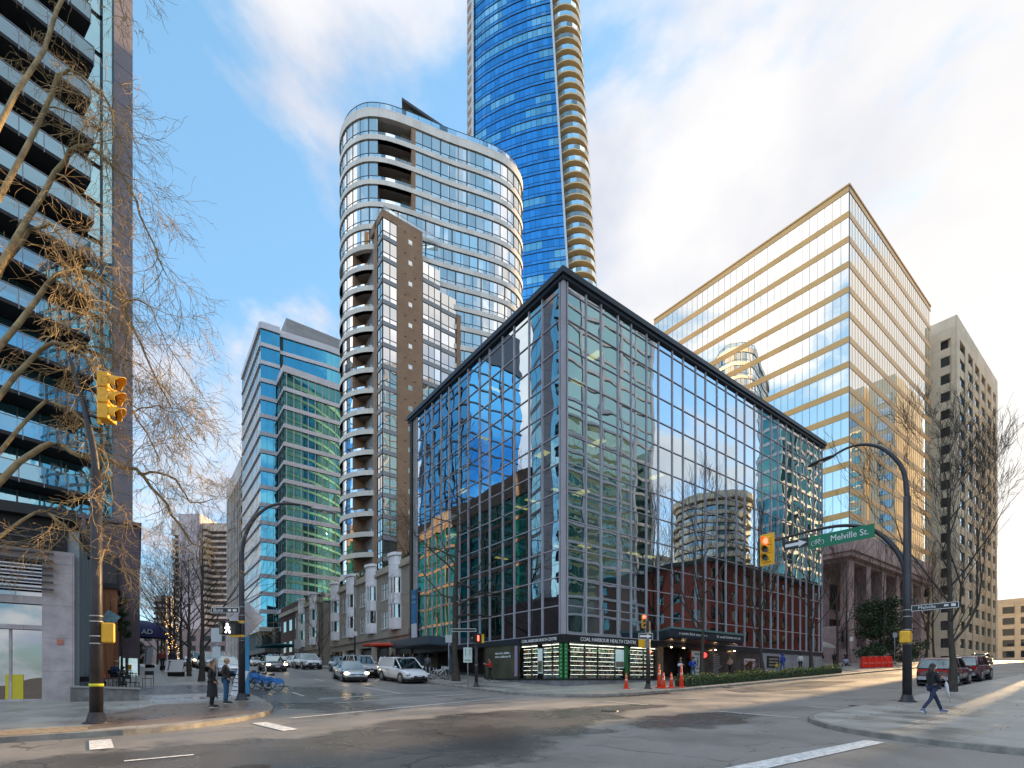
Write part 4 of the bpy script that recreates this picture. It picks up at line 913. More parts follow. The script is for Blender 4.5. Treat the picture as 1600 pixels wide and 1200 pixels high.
def townhouse(name, u0, u1, bays_u, label, zt=13.9):
    g, off = bldg(name, u0, 22, label)
    P_ = Path([(22, u1), (22, u0)]); Lh = P_.L; S = lambda u: u1-u
    zbse = G(u0, 22)-.5
    wall = MB(off); win = []
    # wall built as piers and spandrels round the window openings
    opens = []
    for a, c in zip(bays_u, bays_u[1:]): opens.append((a+c)/2)
    opens += [bays_u[0]-2.6] if bays_u[0]-u0 > 3 else []
    opens = sorted([o_ for o_ in opens if u0+1 < o_ < u1-1])
    xs = [0]
    for o_ in sorted(opens, reverse=True): xs += [S(o_)-.85, S(o_)+.85]
    xs.append(Lh)
    for i in range(0, len(xs), 2): P_.box(wall, xs[i], xs[i+1], 6.6, zt-.8, -.5, 0)
    for i in range(1, len(xs)-1, 2):
        for z0, z1 in ((6.6, 7.1), (9.0, 10.3), (12.2, zt-.8)): P_.box(wall, xs[i], xs[i+1], z0, z1, -.5, 0)
    P_.box(wall, 0, Lh, 6.0, 6.6, -.5, .22); P_.box(wall, 0, Lh, 5.2, 6.0, -.5, .0)
    wall.build('wall', M_taupe, g)
    for i in range(1, len(xs)-1, 2):
        for z0, z1 in ((7.1, 9.0), (10.3, 12.2)):
            w_ = MB(off); P_.quad(w_, xs[i], xs[i+1], z0, z1, -.14); wo = w_.build('window', G_home, g, fix=False)
            w_ = MB(off)
            for t in (xs[i], (xs[i]+xs[i+1])/2-.05, xs[i+1]-.09): P_.box(w_, t, t+.09, z0, z1, -.16, -.04)
            P_.box(w_, xs[i], xs[i+1], z1-.08, z1, -.16, -.04); P_.box(w_, xs[i], xs[i+1], z0+1.2, z0+1.26, -.16, -.05); P_.box(w_, xs[i]-.1, xs[i+1]+.1, z0-.12, z0, -.1, .08)
            w_.build('frame', M_wfr, wo)
    b = MB(off); P_.box(b, 0, Lh, zt-.8, zt-.55, -.5, .3); P_.box(b, 0, Lh, zt-.55, zt, -.5, .12); b.build('cornice', M_trim, g)
    b = MB(off); rr = random.Random(int(u0)); xs2 = [(22.0, 22.8, u0+k*1.0, u0+k+1, zt, zt+rr.uniform(.2, .9)) for k in range(int(u1-u0))]; leafy(b, xs2, 60, .08, rr, .12); tag(b.build('roof_hedge', M_hedge, g, fix=False))
    b = MB(off); b.box(22.5, 36, u0+.01, u1-.01, zbse, zt-.6); b.build('core', M_dark, g)
    for a_, c_ in ((Lh-.3, Lh), (0, .3)): b = MB(off); P_.box(b, a_, c_, zbse, zt-.8, -8, -.02); b.build('side_wall', M_taupe, g)
    for ub in bays_u:
        hw = 1.12
        segs = [(22-.78*math.sin(math.pi*k/8)**.8, ub+hw*math.cos(math.pi*k/8)) for k in range(9)]
        bp_ = Path(segs)
        b = MB(off)
        for z0, z1 in ((12.1, 14.5), (9.3, 10.5), (6.7, 7.9)): bp_.box(b, 0, bp_.L, z0, z1, -.15, 0); b.prism([tuple(p) for p in bp_.p], z0+.02, z0+.1)
        bp_.box(b, 0, bp_.L, 14.4, 14.7, -.3, .16); b.prism([tuple(p) for p in bp_.p], 14.3, 14.45)
        for t in (0, .31, .5, .69, 1): bp_.box(b, max(0, bp_.L*t-.09), min(bp_.L, bp_.L*t+.09), 7.9, 12.1, -.12, .0)
        o = b.build('bay', M_bay, g)
        for z0, z1 in ((7.9, 9.3), (10.5, 12.1)):
            w_ = MB(off); n = 8
            for q in range(n): bp_.quad(w_, bp_.L*q/n, bp_.L*(q+1)/n, z0, z1, -.1)
            w_.build('bay_window', G_home, o, fix=False)
    # ground floor
    t = 0.0; k = 0
    while t < Lh:
        b = MB(off); P_.box(b, t, min(Lh, t+.7), zbse, 5.2, -.5, .12); b.build('column', M_trim, g)
        if t+.8 < Lh:
            b = MB(off); e_ = min(t+5.2, Lh); P_.quad(b, t+.7, e_, zbse, 4.9, -.45); sh = b.build('storefront', glass('storefront_glass', (.7, .75, .75), .25, (.035, .022, .015), wav=.01, bodyvar=.6), g, fix=False)
            b = MB(off)
            for q in range(4): P_.box(b, t+.7+q*(e_-t-.7)/3-.04, t+.7+q*(e_-t-.7)/3+.04, zbse, 4.9, -.5, -.38)
            P_.box(b, t+.7, e_, 4.1, 4.9, -.5, -.3); b.build('storefront_frame', M_black, sh)
        t += 5.2; k += 1
    return g
townhouse('townhouse_row', 46.4, 72.2, [49.7, 56.4, 63.2, 69.6], 'taupe townhouse row with four curved white bays next to the glass building')
townhouse('townhouse_row', 77.6, 92, [80.2, 87.0], 'farther taupe townhouse row with two curved white bays near the teal building', 13.9)
b = MB(); 
g, off = bldg('brick_townhouse', 92, 23, 'dark red brick house squeezed between the townhouses and the teal building')
b = MB(off); b.box(23.0, 40, 92.3, 108, 3, 15.5); b.build('wall', mat('dark_red_brick', (.10, .045, .04), .9, var=.2, joints=(.5, .16, .01, 'wall')), g)
for k in range(3):
    b = MB(off); [b.box(22.9, 23.0, 94+4.5*k, 96+4.5*k, z, z+2) for z in (6.5, 10.5)]; b.build('window', G_home, g)
b = MB(off); b.box(22.6, 23.2, 92.3, 108, 13.6, 14.3); b.build('cornice', M_trim, g)
g, off = bldg('rear_townhouse', 72.5, 26, 'set back brown stone house in the gap between the two townhouse rows')
b = MB(off); b.box(24.5, 38, 72.3, 77.5, 2, 12); b.build('wall', mat('brown_stone', (.13, .11, .09), .9, var=.3, scale=1.5), g)
b = MB(off); b.box(24.4, 24.5, 73.5, 76.4, 7.4, 9.4); b.build('window', G_home, g)

# ---------------------------------------------------------------- left side: dark tower, podium, corner shop front
M_purp = mat('purple_grey_panel', (.21, .19, .22), .5, var=.1, scale=.4)
M_podw = mat('purple_brown_panel', (.12, .085, .10), .6, var=.25, scale=.6, joints=(2.4, 1.6, .012, 'wall'))
G_lt = glass('aqua_glass', (.50, .82, .90), .6, (.03, .14, .17), wav=.02, wscale=.5, bodyvar=.5)
A0 = Vector((-31.15, 41.0)); dd = Vector((.576, .817)).normalized(); nn = Vector((dd.y, -dd.x))
off = (-35, 40, 3)
t_ = empty('dark_balcony_tower', off, 0, 'dark apartment tower with aqua glass balconies filling the left edge', 'building')
Pt = Path([tuple(A0-dd*22), tuple(A0)]); LT = Pt.L
b = MB(off); Pt.box(b, LT-1.25, LT, 4, 95, -4.5, 0); b.build('side_pier', M_purp, t_)
b = MB(off)
for k in range(60): b = MB(off); Pt.box(b, LT-1.25, LT+.003, 6+k*1.5, 6.03+k*1.5, -.2, .006); b.build('panel_joint', M_black, t_, fix=False)
Ps = Path([tuple(A0), tuple(A0-nn*4.5)])
for k in range(29): b = MB(off); Ps.quad(b, .9, 2.3, 7+k*2.98, 9.4+k*2.98, .02); Ps.quad(b, 2.4, 4.2, 7+k*2.98, 9.4+k*2.98, .02); b.build('side_window', G_lt, t_, fix=False)
b = MB(off); Pt.box(b, LT-1.9, LT-1.25, 4, 95, -4.4, -.25); b.build('pier_glass', G_lt, t_)
b = MB(off); Pt.box(b, 0, LT-1.9, 4, 95, -9, -.6); b.build('core', M_dark, t_)
for k in range(30):
    z0 = 6.2+2.98*k; wb = MB(off)
    for q in range(14): Pt.quad(wb, LT-1.95-(q+1)*1.2, LT-1.95-q*1.2-.06, z0+.3, z0+2.9, -.5); Pt.box(wb, LT-1.95-q*1.2-.05, LT-1.95-q*1.2+.03, z0+.3, z0+2.9, -.55, -.42, 1)
    wb.build('window_ribbon', [G_lt, M_alud], t_, fix=False)
M_sl = mat('black_soffit', (.03, .028, .03), .8); M_rl = glass('aqua_rail', (.48, .70, .80), .36, (.05, .17, .2), see=(.5, .7, .75), wav=.01); M_rf = mat('grey_rail_frame', (.28, .3, .33), .5, .3)
for k in range(31):
    sl = MB(off); rl = MB(off); rf = MB(off); z0 = 6.2+2.98*k; e_ = LT-2.9 if k % 2 == 0 else LT-3.1
    Pt.box(sl, LT-22, e_, z0, z0+.26, -.5, 1.5); Pt.box(rl, LT-22, e_-.03, z0+.26, z0+1.35, 1.46, 1.49); Pt.box(rl, e_-.06, e_-.03, z0+.26, z0+1.35, -.4, 1.46)
    for q in range(15): Pt.box(rf, e_-.05-q*1.3, e_-q*1.3, z0-.05, z0+1.4, 1.44, 1.53)
    Pt.box(rf, LT-22, e_, z0+1.34, z0+1.39, 1.44, 1.53)
    sl.build('balcony_slab', M_sl, t_); rl = rl.build('balcony_rail', M_rl, t_); rf.build('rail_frame', M_rf, rl)
g, off = bldg('podium_building', 43, .1, 'purple brown windowless podium block at the foot of the dark tower')
b = MB(off); b.box(-14, .12, 43.2, 60, 1, 12.05); b.box(-2.9, -2.7, 42.6, 43.2, 1, 12.05); b.box(-14.2, .22, 43.0, 60.2, 12.05, 12.3); b.build('wall', M_podw, g)
b = MB(off); b.box(-14, -1.1, 42.7, 43.2, 4.5, 9.8); b.build('dark_panel', mat('dark_recess_panel', (.035, .025, .03), .6, var=.3), g)
b = MB(off); b.box(-3.2, -1.02, 39.6, 42.7, 1, 7.1); b.build('timber_wall', mat('orange_timber', (.36, .13, .045), .55, var=.35, scale=1.2, stretch=(6, 6, .4), bump=.2), g)
b = MB(off); b.box(-3.3, -.9, 39.4, 42.9, 7.1, 7.4); b.box(-14, -3.2, 42.3, 43.2, 1, 7.2); b.build('dark_canopy', M_black, g)
b = MB(off); b.box(-1.0, .0, 42.0, 42.1, 1.6, 2.9); b.box(-.95, -.9, 41.9, 42.15, 1.5, 3.0); b.build('patio_glass', glass('patio_glass', (.7, .85, .9), .4, (.05, .09, .11), see=(.6, .7, .7), wav=.01), g)
M_pinkw = mat('pinkish_white_render', (.46, .41, .42), .7, var=.25, scale=1.6, joints=(1.4, 1.3, .008, 'wall'))
g, off = bldg('corner_shop', 26.7, -2.1, 'low shop with a pinkish white frame and tall dark glazing at the left')
F_ = Path([(-16, 26.7), (-2.05, 26.7)]); LF = F_.L
b = MB(off)
for t in (LF-.95, LF-2.9, LF-5.4, LF-8): F_.box(b, t, t+(.95 if t == LF-.95 else .28), .2, 6.6, -.5, 0)
F_.box(b, 0, LF, 4.45, 4.75, -.5, -.01); F_.box(b, 0, LF, 3.45, 3.62, -.4, -.02); F_.box(b, 0, LF, 6.1, 6.6, -.5, .01); F_.box(b, 0, LF, .3, .75, -.4, -.01)
b.build('shop_frame', M_pinkw, g)
for t0, t1 in ((LF-2.6, LF-.95), (LF-5.1, LF-2.9), (LF-7.7, LF-5.4)):
    b = MB(off); F_.quad(b, t0, t1, .7, 3.5, -.25); F_.quad(b, t0, t1, 3.6, 4.5, -.25); F_.quad(b, t0, t1, 4.7, 6.1, -.25)
    w_ = b.build('window', glass('dark_shop_glass', (.7, .75, .8), .3, (.015, .012, .012), wav=.02), g, fix=False)
    b = MB(off); F_.box(b, t0+.7, t0+.78, .7, 3.5, -.28, -.18); b.build('window_bar', M_pinkw, w_)
b = MB(off)
for k in range(9): F_.box(b, LF-9, LF-.6, 5.0+k*.28, 5.06+k*.28, .1, .28)
b.build('louvre', mat('dark_louvre', (.06, .05, .05), .5), g)
S_ = Path([(-2.05, 26.7), (-2.05, 39.4)])
b = MB(off)
for k in range(7): S_.box(b, .6+k*2.0, .72+k*2.0, .6, 7.6, -.3, .12)
b.build('fin', mat('blue_grey_fin', (.22, .26, .29), .4, .3), g)
b = MB(off)
for k in range(6): S_.quad(b, .72+k*2.0, 2.6+k*2.0, .6, 7.4, -.1)
b.build('window', glass('fin_glass', (.55, .7, .75), .45, (.015, .02, .022), wav=.02), g, fix=False)
b = MB(off); b.box(-16, -2.3, 27.1, 39.4, .2, 7.9); b.box(-16.2, -2.0, 26.6, 39.5, 7.9, 8.3); b.build('core', M_dark, g)
b = MB(off); F_.box(b, LF-.5, LF-.33, 2.9, 3.1, 0, .05); b.build('alarm_box', mat('salmon', (.5, .15, .1), .5), g)
b = MB(off); F_.box(b, LF-2.0, LF-1.5, .72, 1.7, -.24, -.2); b.build('yellow_sign_stand', mat('wet_floor_yellow', (.6, .5, .02), .5), g)
pw = empty('planter_wall', W(26.2, -1.1, .14), TH, 'low grey stone wall in front of the patio tables at the left', 'wall')
b = MB(); b.hexa([(-1.0, -.35, -.2), (1.15, -.9, -.2), (1.15, -.5, -.2), (-1.0, .05, -.2)], [(-1.0, -.35, .52), (1.15, -.9, .42), (1.15, -.5, .42), (-1.0, .05, .52)]); b.build('wall_body', mat('rough_stone', (.16, .155, .15), .8, var=.4, scale=3, bump=.5), pw)
b = MB(); b.hexa([(-1.0, -.42, .53), (1.2, -.97, .43), (1.2, -.44, .43), (-1.0, .11, .53)], [(-1.0, -.42, .6), (1.2, -.97, .5), (1.2, -.44, .5), (-1.0, .11, .6)]); b.build('coping', mat('coping', (.26, .25, .24), .7), pw)

# ---------------------------------------------------------------- buildings across the streets: seen only mirrored in the glass, they stand where the mirror says
def block(name, label, u0, u1, v0, v1, zt, wallm, glassm, fh=3.2, st=3.2, sill=1.0, pier=.9, parapet=1.4, balc=None):
    g, off = bldg(name, u0, v0, label)
    P_ = Path([(v0, u1), (v0, u0), (v1, u0), (v1, u1)], True); zb_ = min(G(u0, v0), G(u1, v1), G(u1, v0))-1
    b = MB(off); b.prism([(v0+.35, u0+.35), (v1-.35, u0+.35), (v1-.35, u1-.35), (v0+.35, u1-.35)], zb_, zt-.2); b.build('core', M_dark, g)
    n = int((zt-parapet-zb_)/fh); b = MB(off); P_.box(b, 0, P_.L, zt-parapet, zt, -.4, .1)
    for k in range(n): P_.box(b, 0, P_.L, zt-parapet-(k+1)*fh, zt-parapet-(k+1)*fh+sill, -.4, 0)
    m = int(P_.L/st)
    for k in range(m): P_.box(b, k*P_.L/m, k*P_.L/m+pier, zb_, zt-parapet, -.4, .03)
    b.build('wall', wallm, g)
    for k in range(n):
        wb = MB(off); z0 = zt-parapet-(k+1)*fh+sill
        for q in range(m): P_.quad(wb, q*P_.L/m+pier, (q+1)*P_.L/m, z0, z0+fh-sill, -.16)
        wb.build('window_ribbon', glassm, g, fix=False)
    if balc:
        b = MB(off)
        for a, c in balc:
            for k in range(n): z0 = zt-parapet-(k+1)*fh; P_.box(b, a, c, z0, z0+.2, 0, 1.5); P_.box(b, a, c, z0+.2, z0+1.1, 1.42, 1.5)
        b.build('balcony', M_bay, g)
    return g, off, P_
M_redb = mat('red_brick', (.36, .075, .045), .85, var=.2, scale=1, joints=(.5, .18, .01, 'wall'))
G_ref = glass('aqua_flat_glass', (.55, .85, .88), .6, (.05, .16, .17), wav=.03, blind=.2)
g, off, P_ = block('red_brick_building', 'red brick walk-up block with a dark cornice across the road', -22, 0, 77, 128, 21.5, M_redb, G_home, 3.4, 3.6, 1.5, 2.0, 1.2)
b = MB(off); P_.box(b, 0, P_.L, 21.2, 22.0, -.3, .8); b.build('cornice', mat('dark_green_cornice', (.04, .05, .045), .7), g)
block('ribbed_condo', 'pale ribbed apartment tower with aqua glass across the road', -36, -13, 56, 79, 98, M_bay, G_ref, 3.0, 4.6, .45, .5, 2, balc=[(26, 30), (36, 40)])
block('dark_condo', 'dark glass apartment tower beside the pale ribbed one', -40, -22, 44, 55, 92, M_alud, G_lt, 3.0, 3, .5, .4, 2)
block('green_glass_block', 'green glass office block farther along the main road', -25, -18, 142, 172, 92, M_band, G_teal, 3.8, 3.0, .8, .3, 2)
block('concrete_tower', 'beige concrete tower far across the main road', -92, -60, 120, 150, 44, M_sand, G_home, 3.2, 2.8, 1.3, 1.2, 2)
block('midrise_block', 'mid rise teal glass block with a brown roof band along the side street', 58, 104, -34, -3, 33, mat('brown_roof_band', (.16, .11, .09), .8), G_teal, 3.6, 4, .5, .25, 3.4)
block('blue_slab', 'bright blue glass slab tower with a black top behind the midrise', 96, 120, -31, -16, 84, M_alud, G_blue, 3.6, 3.2, .3, .2, 9)
g = empty('round_tower', (*xy(-60, 176), 6), 0, 'beige round tower with a flat drum roof far across the road', 'building'); o3 = (*xy(-60, 176), 6)
b = MB(o3); cx, cy = xy(-60, 176)
ring = [(cx+13*math.cos(R(a)), cy+13*math.sin(R(a))) for a in range(0, 360, 15)]; rp = Path(ring, True)
b.prism([(cx+12.4*math.cos(R(a)), cy+12.4*math.sin(R(a))) for a in range(0, 360, 15)], 3, 66)
b.build('core', G_home, g); b = MB(o3)
for k in range(20): rp.box(b, 0, rp.L, 5+k*3.1, 6.4+k*3.1, -.4, .3)
rp.box(b, 0, rp.L, 66, 68.5, -3, 1.6); b.build('wall', M_sand, g)

g, off = bldg('street_end_block', 6, 215, 'low sandy block closing the far end of the main road')
b = MB(off); b.box(215, 235, -60, 40, 2, 26); b.build('wall', M_sand, g)
for k in range(5): b = MB(off); [b.box(214.9, 215.0, -58+4*i, -55.4+4*i, 8+3.4*k, 10+3.4*k) for i in range(24)]; b.build('window_ribbon', MATS['office_blue_glass'], g)
# ---------------------------------------------------------------- trees
M_bark = mat('dark_bark', (.055, .045, .035), .9, var=.35, scale=4, bump=.5)
M_twig = mat('dark_twigs', (.05, .038, .03), .9)
M_gbark = mat('sunlit_tan_bark', (.26, .19, .09), .85, var=.45, scale=2.5, bump=.4)  # golden sunlight is mixed into this bark colour
M_gtwig = mat('sunlit_tan_twigs', (.36, .25, .12), .8, rnd=.5)  # twig colour carries the golden light too
def grow(mb, twig, p, d, ln, r_, depth, rr, up=.25, spread=.6, droop=0, kids=(2, 4), minr=.006, seg=4, curl=.18):
    """one limb: a bent tapering tube that carries side branches"""
    pts = [p.copy()]; rad = [r_]; dirs = [d.copy()]; q = p.copy(); dd_ = d.copy()
    for i in range(seg):
        dd_ = (dd_+Vector((rr.gauss(0, curl), rr.gauss(0, curl), rr.gauss(0, curl)+up*.25-droop*.25))).normalized()
        q = q+dd_*ln/seg; pts.append(q.copy()); rad.append(max(minr, r_*(1-.62*(i+1)/seg))); dirs.append(dd_.copy())
    tgt = mb if r_ > .03 else twig
    tgt.tube(pts, rad, 7 if r_ > .08 else (5 if r_ > .03 else 3), cap=False)
    if depth <= 0: return
    n = rr.randint(*kids)+(2 if depth > 1 else 1)
    for k in range(n):
        t = rr.uniform(.3, 1.0) if k else 1.0; i = min(seg, max(1, int(round(t*seg))))
        ax = Vector((rr.gauss(0, 1), rr.gauss(0, 1), rr.gauss(0, 1))).normalized()
        nd_ = (dirs[i]+ax*spread*rr.uniform(.6, 1.2)).normalized()
        grow(mb, twig, pts[i], nd_, ln*rr.uniform(.5, .75), max(minr, rad[i]*rr.uniform(.5, .72)), depth-1, rr, up, spread, droop, kids, minr, max(3, seg-1), curl)
def tree_obj(name, h, r_, seed, label, cat='tree', group=None, spread=.55, up=.5, first=.25, depth=4, mats=None, leader=True, nlimb=11, droop=0, limb=.36, rise=.5):
    rr = random.Random(seed); t = empty(name, (0, 0, 0), 0, label, cat, group); tb = MB(); tw = MB(); lb = MB()
    pts = [Vector((0, 0, -.2))]; rad = [r_*1.5]; x = Vector((0, 0, 0))
    for i in range(1, 10):
        x = x+Vector((rr.gauss(0, .05*h/10), rr.gauss(0, .05*h/10), h/9)); pts.append(x.copy()); rad.append(max(.012, r_*(1-(i/9)**.9*.96)))
    tb.tube(pts, rad, 9, cap=False)
    for k in range(nlimb):
        t_ = first+(1-first)*(k/nlimb)**.9; i = min(8, int(t_*9)); f = t_*9-i; p = pts[i].lerp(pts[i+1], f); a = rr.uniform(0, 6.28)+k*2.4
        d = Vector((math.cos(a), math.sin(a), rise+rr.uniform(-.1, .4))).normalized()
        grow(lb, tw, p, d, h*limb*(1.1-t_)*rr.uniform(.8, 1.2)+.3, rad[i]*.5, depth, rr, up, spread, droop, (1, 3))
    m0, m1 = mats or (M_bark, M_twig)
    tb.build('trunk', m0, t, fix=False); c = lb.build('crown', m0, t, fix=False); tw.build('twigs', m1, c, fix=False)
    return t
def place(o, u, v, z=.14, s=1, rz=0, label=None):
    o.location = W(u, v, z); o.scale = (s, s, s); o.rotation_euler = (0, 0, rz)
    if label: o['label'] = label
    return o
T1 = place(tree_obj('street_tree', 17.5, .24, 5, 'tall dark bare tree in front of the left face of the glass building', depth=3, spread=.8, up=.1, rise=.15, first=.22, nlimb=24, limb=.30), 31.6, 18.6)
T2 = tree_obj('street_tree', 14.5, .17, 8, '', group='slim bare trees along the main road', depth=3, spread=.35, up=.9, rise=1.1, first=.2, nlimb=15, limb=.42)
place(T2, 21.2, 33.6, label='slim bare tree right beside the entrance canopy of the glass building')
for (u, v, s, rz, lb) in ((21.6, 43.5, .95, 1, 'slim bare tree in front of the lilac wall, behind the middle of the hedge'), (21.6, 53.1, 1.0, 2.2, 'slim bare tree at the right corner of the glass building'),
                          (24.0, 65.5, .95, 3.4, 'slim bare tree just right of the glass building corner'), (22.9, 76.5, 1.0, 4.6, 'bare tree standing in front of the dark evergreen'),
                          (24.2, 101.0, 1.2, 5.1, 'mossy bare tree behind the woman, left of the road sign'), (21.0, 92, 1.0, .6, 'bare tree in front of the steps of the gold banded office'), (24.5, 118, 1.3, 2.6, 'bare tree before the sand coloured block')):
    place(copy_tree(T2), u, v, s=s, rz=rz, label=lb)
T3 = place(tree_obj('bare_tree', 12.5, .2, 21, 'nearest bare street tree behind the two waiting people', group='bare trees along the left pavement of the side street', depth=3, spread=.7, up=.35, rise=.8, first=.2, nlimb=13, limb=.5), 36.7, 3.2, s=.78)
for i, (u, v, s, rz) in enumerate(((41.5, 2.9, .6, 2), (47.5, 3.3, .75, 4), (55, 3.2, .8, 1), (64, 3.2, .9, 3), (76, 3.2, 1.0, 5.2), (90, 3.3, 1.0, 2.4), (106, 3.3, 1.05, .3), (124, 3.3, 1.1, 3.7))):
    place(copy_tree(T3), u, v, s=s, rz=rz, label=['slender greenish bare tree beside the white board sign, second of the row', 'third bare tree of the row on the left pavement', 'fourth bare tree of the row on the left pavement', 'fifth bare tree of the row, where the string lights hang', 'sixth bare tree of the row on the left pavement', 'seventh bare tree of the row on the left pavement', 'eighth bare tree of the row on the left pavement', 'last bare tree of the row, farthest up the side street'][i])
place(copy_tree(T3), 68, 19.2, s=.72, rz=1.1, label='thin bare tree before the gap between the townhouse rows')['group'] = 'bare trees at the townhouses'
place(copy_tree(T3), 52, 24.6, s=.5, rz=2.1, label='small bare tree growing on the townhouse roof by the brick wing').location.z = 13.2
T4 = place(tree_obj('kerb_tree', 13.5, .16, 31, 'big dark bare tree at the right edge behind the walking woman', depth=4, spread=.5, up=.6, rise=.7, first=.18, nlimb=13, limb=.4), 6.9, 33.3)
# the big tree at the left: its trunk stands at the edge, golden limbs reach over the pavement
rr = random.Random(77); t = empty('plane_tree', W(16.6, -3.6, .14), 0, 'large sunlit bare tree whose golden drooping twigs hang over the left corner', 'tree'); base = t.location.copy()
tb = MB(); lb = MB(); tw = MB()
tb.tube([(0, 0, -.3), (.05, 0, 1.5), (.1, .1, 4), (-.1, .2, 7), (.1, .3, 11), (.5, .4, 15)], [.5, .36, .33, .28, .2, .12], 12, cap=False)
tb.build('trunk', M_gbark, t, fix=False)
def limb(pts, r0, n, kl, drp=.9, depth=3, t0=.25):
    P0 = [Vector(p) for p in pts]; k = len(P0); cr = []
    for i in range(k-1):
        a, c = P0[max(i-1, 0)], P0[min(i+2, k-1)]
        for q in range(4):
            s = q/4; p1, p2 = P0[i], P0[i+1]
            cr.append(.5*((2*p1)+(p2-a)*s+(2*a-5*p1+4*p2-c)*s*s+(3*p1-a-3*p2+c)*s**3)+Vector((rr.gauss(0, .04), rr.gauss(0, .04), rr.gauss(0, .04))))
    cr.append(P0[-1]); m = len(cr); rad = [max(.012, .62*r0*(1-.85*i/m)) for i in range(m)]; n = int(n*1.25)
    lb.tube(cr, rad, 7, cap=False)
    for j in range(n):
        i = int(m*(t0+(1-t0)*j/n)); i = min(m-2, i); d = (cr[i+1]-cr[i]).normalized(); ax = Vector((rr.gauss(0, 1), rr.gauss(0, 1), rr.gauss(0, .8))).normalized()
        grow(lb, tw, cr[i], (d+ax*.9).normalized(), kl*rr.uniform(.35, .85), max(.012, rad[i]*.4), depth, rr, 0, .75, drp*.5, (1, 3), .0045, 5, .26)
X0, Y0, Z0 = base
def at(px, py, Y):
    Y = Y+2.2
    return (((px-800)/780*Y)-X0, Y-Y0, 1.55-(py-1060)/780*Y-Z0)
limb([(.1, .1, 4.2), at(60, 700, 12.8), at(130, 715, 13.0), at(210, 735, 13.6), at(262, 790, 14), at(300, 845, 14.4), at(345, 900, 15)], .15, 9, 1.9, .5)
limb([at(215, 738, 13.6), at(262, 742, 14), at(300, 785, 14.4), at(335, 780, 14.8)], .07, 7, 1.5, .3)
limb([(0, .2, 7.2), at(60, 470, 12.6), at(120, 420, 12.8), at(190, 470, 13), at(230, 560, 13.2), at(270, 640, 13.5)], .13, 16, 2.1)
limb([(0, .2, 6.2), at(50, 560, 12.4), at(110, 540, 12.3), at(160, 600, 12.3), at(205, 640, 12.5), at(250, 720, 13)], .12, 14, 1.9)
limb([(.1, .3, 9), at(70, 300, 12.4), at(125, 230, 12.6), at(185, 270, 13), at(230, 360, 13.2), at(260, 430, 13.4)], .13, 17, 2.1)
limb([(.1, .3, 10.5), at(70, 170, 12.2), at(110, 110, 12.4), at(160, 150, 12.6), at(190, 230, 13)], .11, 12, 1.8)
limb([(.3, .35, 12.5), at(90, 20, 12.6), at(130, -60, 13), at(170, -40, 13), at(200, 40, 13)], .1, 7, 1.6)
limb([(.1, .2, 5.2), at(60, 640, 12), at(105, 640, 11.7), at(150, 700, 11.7), at(190, 800, 12)], .09, 9, 1.6, .7)
limb([(.1, .1, 3.6), at(55, 800, 12), at(100, 820, 12), at(150, 870, 12.4), at(215, 900, 13)], .08, 9, 1.7, .4)
limb([(0, .2, 8), at(30, 380, 11.6), at(80, 350, 11.4), at(120, 420, 11.4), at(150, 520, 11.6)], .1, 13, 1.8)
limb([at(190, 470, 13), at(235, 480, 13), at(262, 540, 13.2), at(300, 600, 13.4)], .04, 8, 1.7, .6); limb([at(205, 640, 12.5), at(260, 640, 13), at(300, 690, 13.2)], .035, 7, 1.5, .6)
limb([at(110, 540, 12.3), at(170, 545, 12.6), at(230, 580, 12.9), at(290, 650, 13.2)], .05, 9, 1.6, .6)
c = lb.build('crown', M_gbark, t, fix=False); tw.build('twigs', M_gtwig, c, fix=False)
# evergreens, hedges and shrubs
M_ever = mat('evergreen_leaf', (.035, .06, .022), .7, rnd=.6)
M_box = mat('box_hedge_leaf', (.06, .10, .025), .6, rnd=.6)
def bush(name, u, v, rx, ry, z0, z1, n, label, cat='shrub', m=None, s=.09, seed=1, trunk=True, zb_=.14):
    rr = random.Random(seed); t = empty(name, W(u, v, zb_), 0, label, cat); b = MB(); cl = [(rr.gauss(0, .45)*rx, rr.gauss(0, .45)*ry, rr.uniform(z0, z1)) for _ in range(max(6, n//160))]
    for i in range(n):
        c0 = Vector(rr.choice(cl)); sg = .24*min(rx, ry, 2); c = c0+Vector((rr.gauss(0, sg), rr.gauss(0, sg), rr.gauss(0, sg*.8)))
        if c.z < .05: c.z = .05+rr.random()*.1
        a = Vector((rr.gauss(0, 1), rr.gauss(0, 1), rr.gauss(0, 1))).normalized()*s*rr.uniform(.7, 1.3); q = a.cross(Vector((rr.gauss(0, 1), rr.gauss(0, 1), rr.gauss(0, 1)))).normalized()*s*.6
        b.face([c-a, c+q, c+a, c-q])
    b.build('foliage', m or M_ever, t, fix=False)
    if trunk:
        b = MB(); b.tube([(0, 0, -.2), (.05, 0, z0+(z1-z0)*.7)], [.12*rx/2+.03, .03], 6); [b.tube([(0, 0, z0*.8), (q[0]*.8, q[1]*.8, q[2])], [.03, .012], 4) for q in cl[:8]]; b.build('stems', M_bark, t)
    return t
bush('evergreen_tree', 23.6, 78.5, 3.0, 3.0, 1.6, 8.2, 8000, 'dark leafy evergreen tree in front of the pink granite base', 'tree', s=.17, seed=3)
bush('shrub', 22.8, 72.5, 1.6, 1.2, .3, 1.8, 1500, 'low dark shrub behind the orange barriers, left end', s=.12, seed=5); bush('shrub', 21.2, 80, 1.8, 1.4, .3, 2.0, 1700, 'grey green shrub behind the orange barriers, right end', s=.12, seed=6)
bush('shrub', 21.2, 40.6, 1.2, .6, .2, 1.1, 900, 'brownish red leafless shrub behind the hedge near the entrance', m=mat('brown_leaf', (.13, .06, .03), .8, rnd=.5), seed=7)
bush('wall_shrub', 41.0, -.85, .4, .4, 2.6, 5.0, 1800, 'green bush growing beside the orange timber wall', s=.1, seed=8)
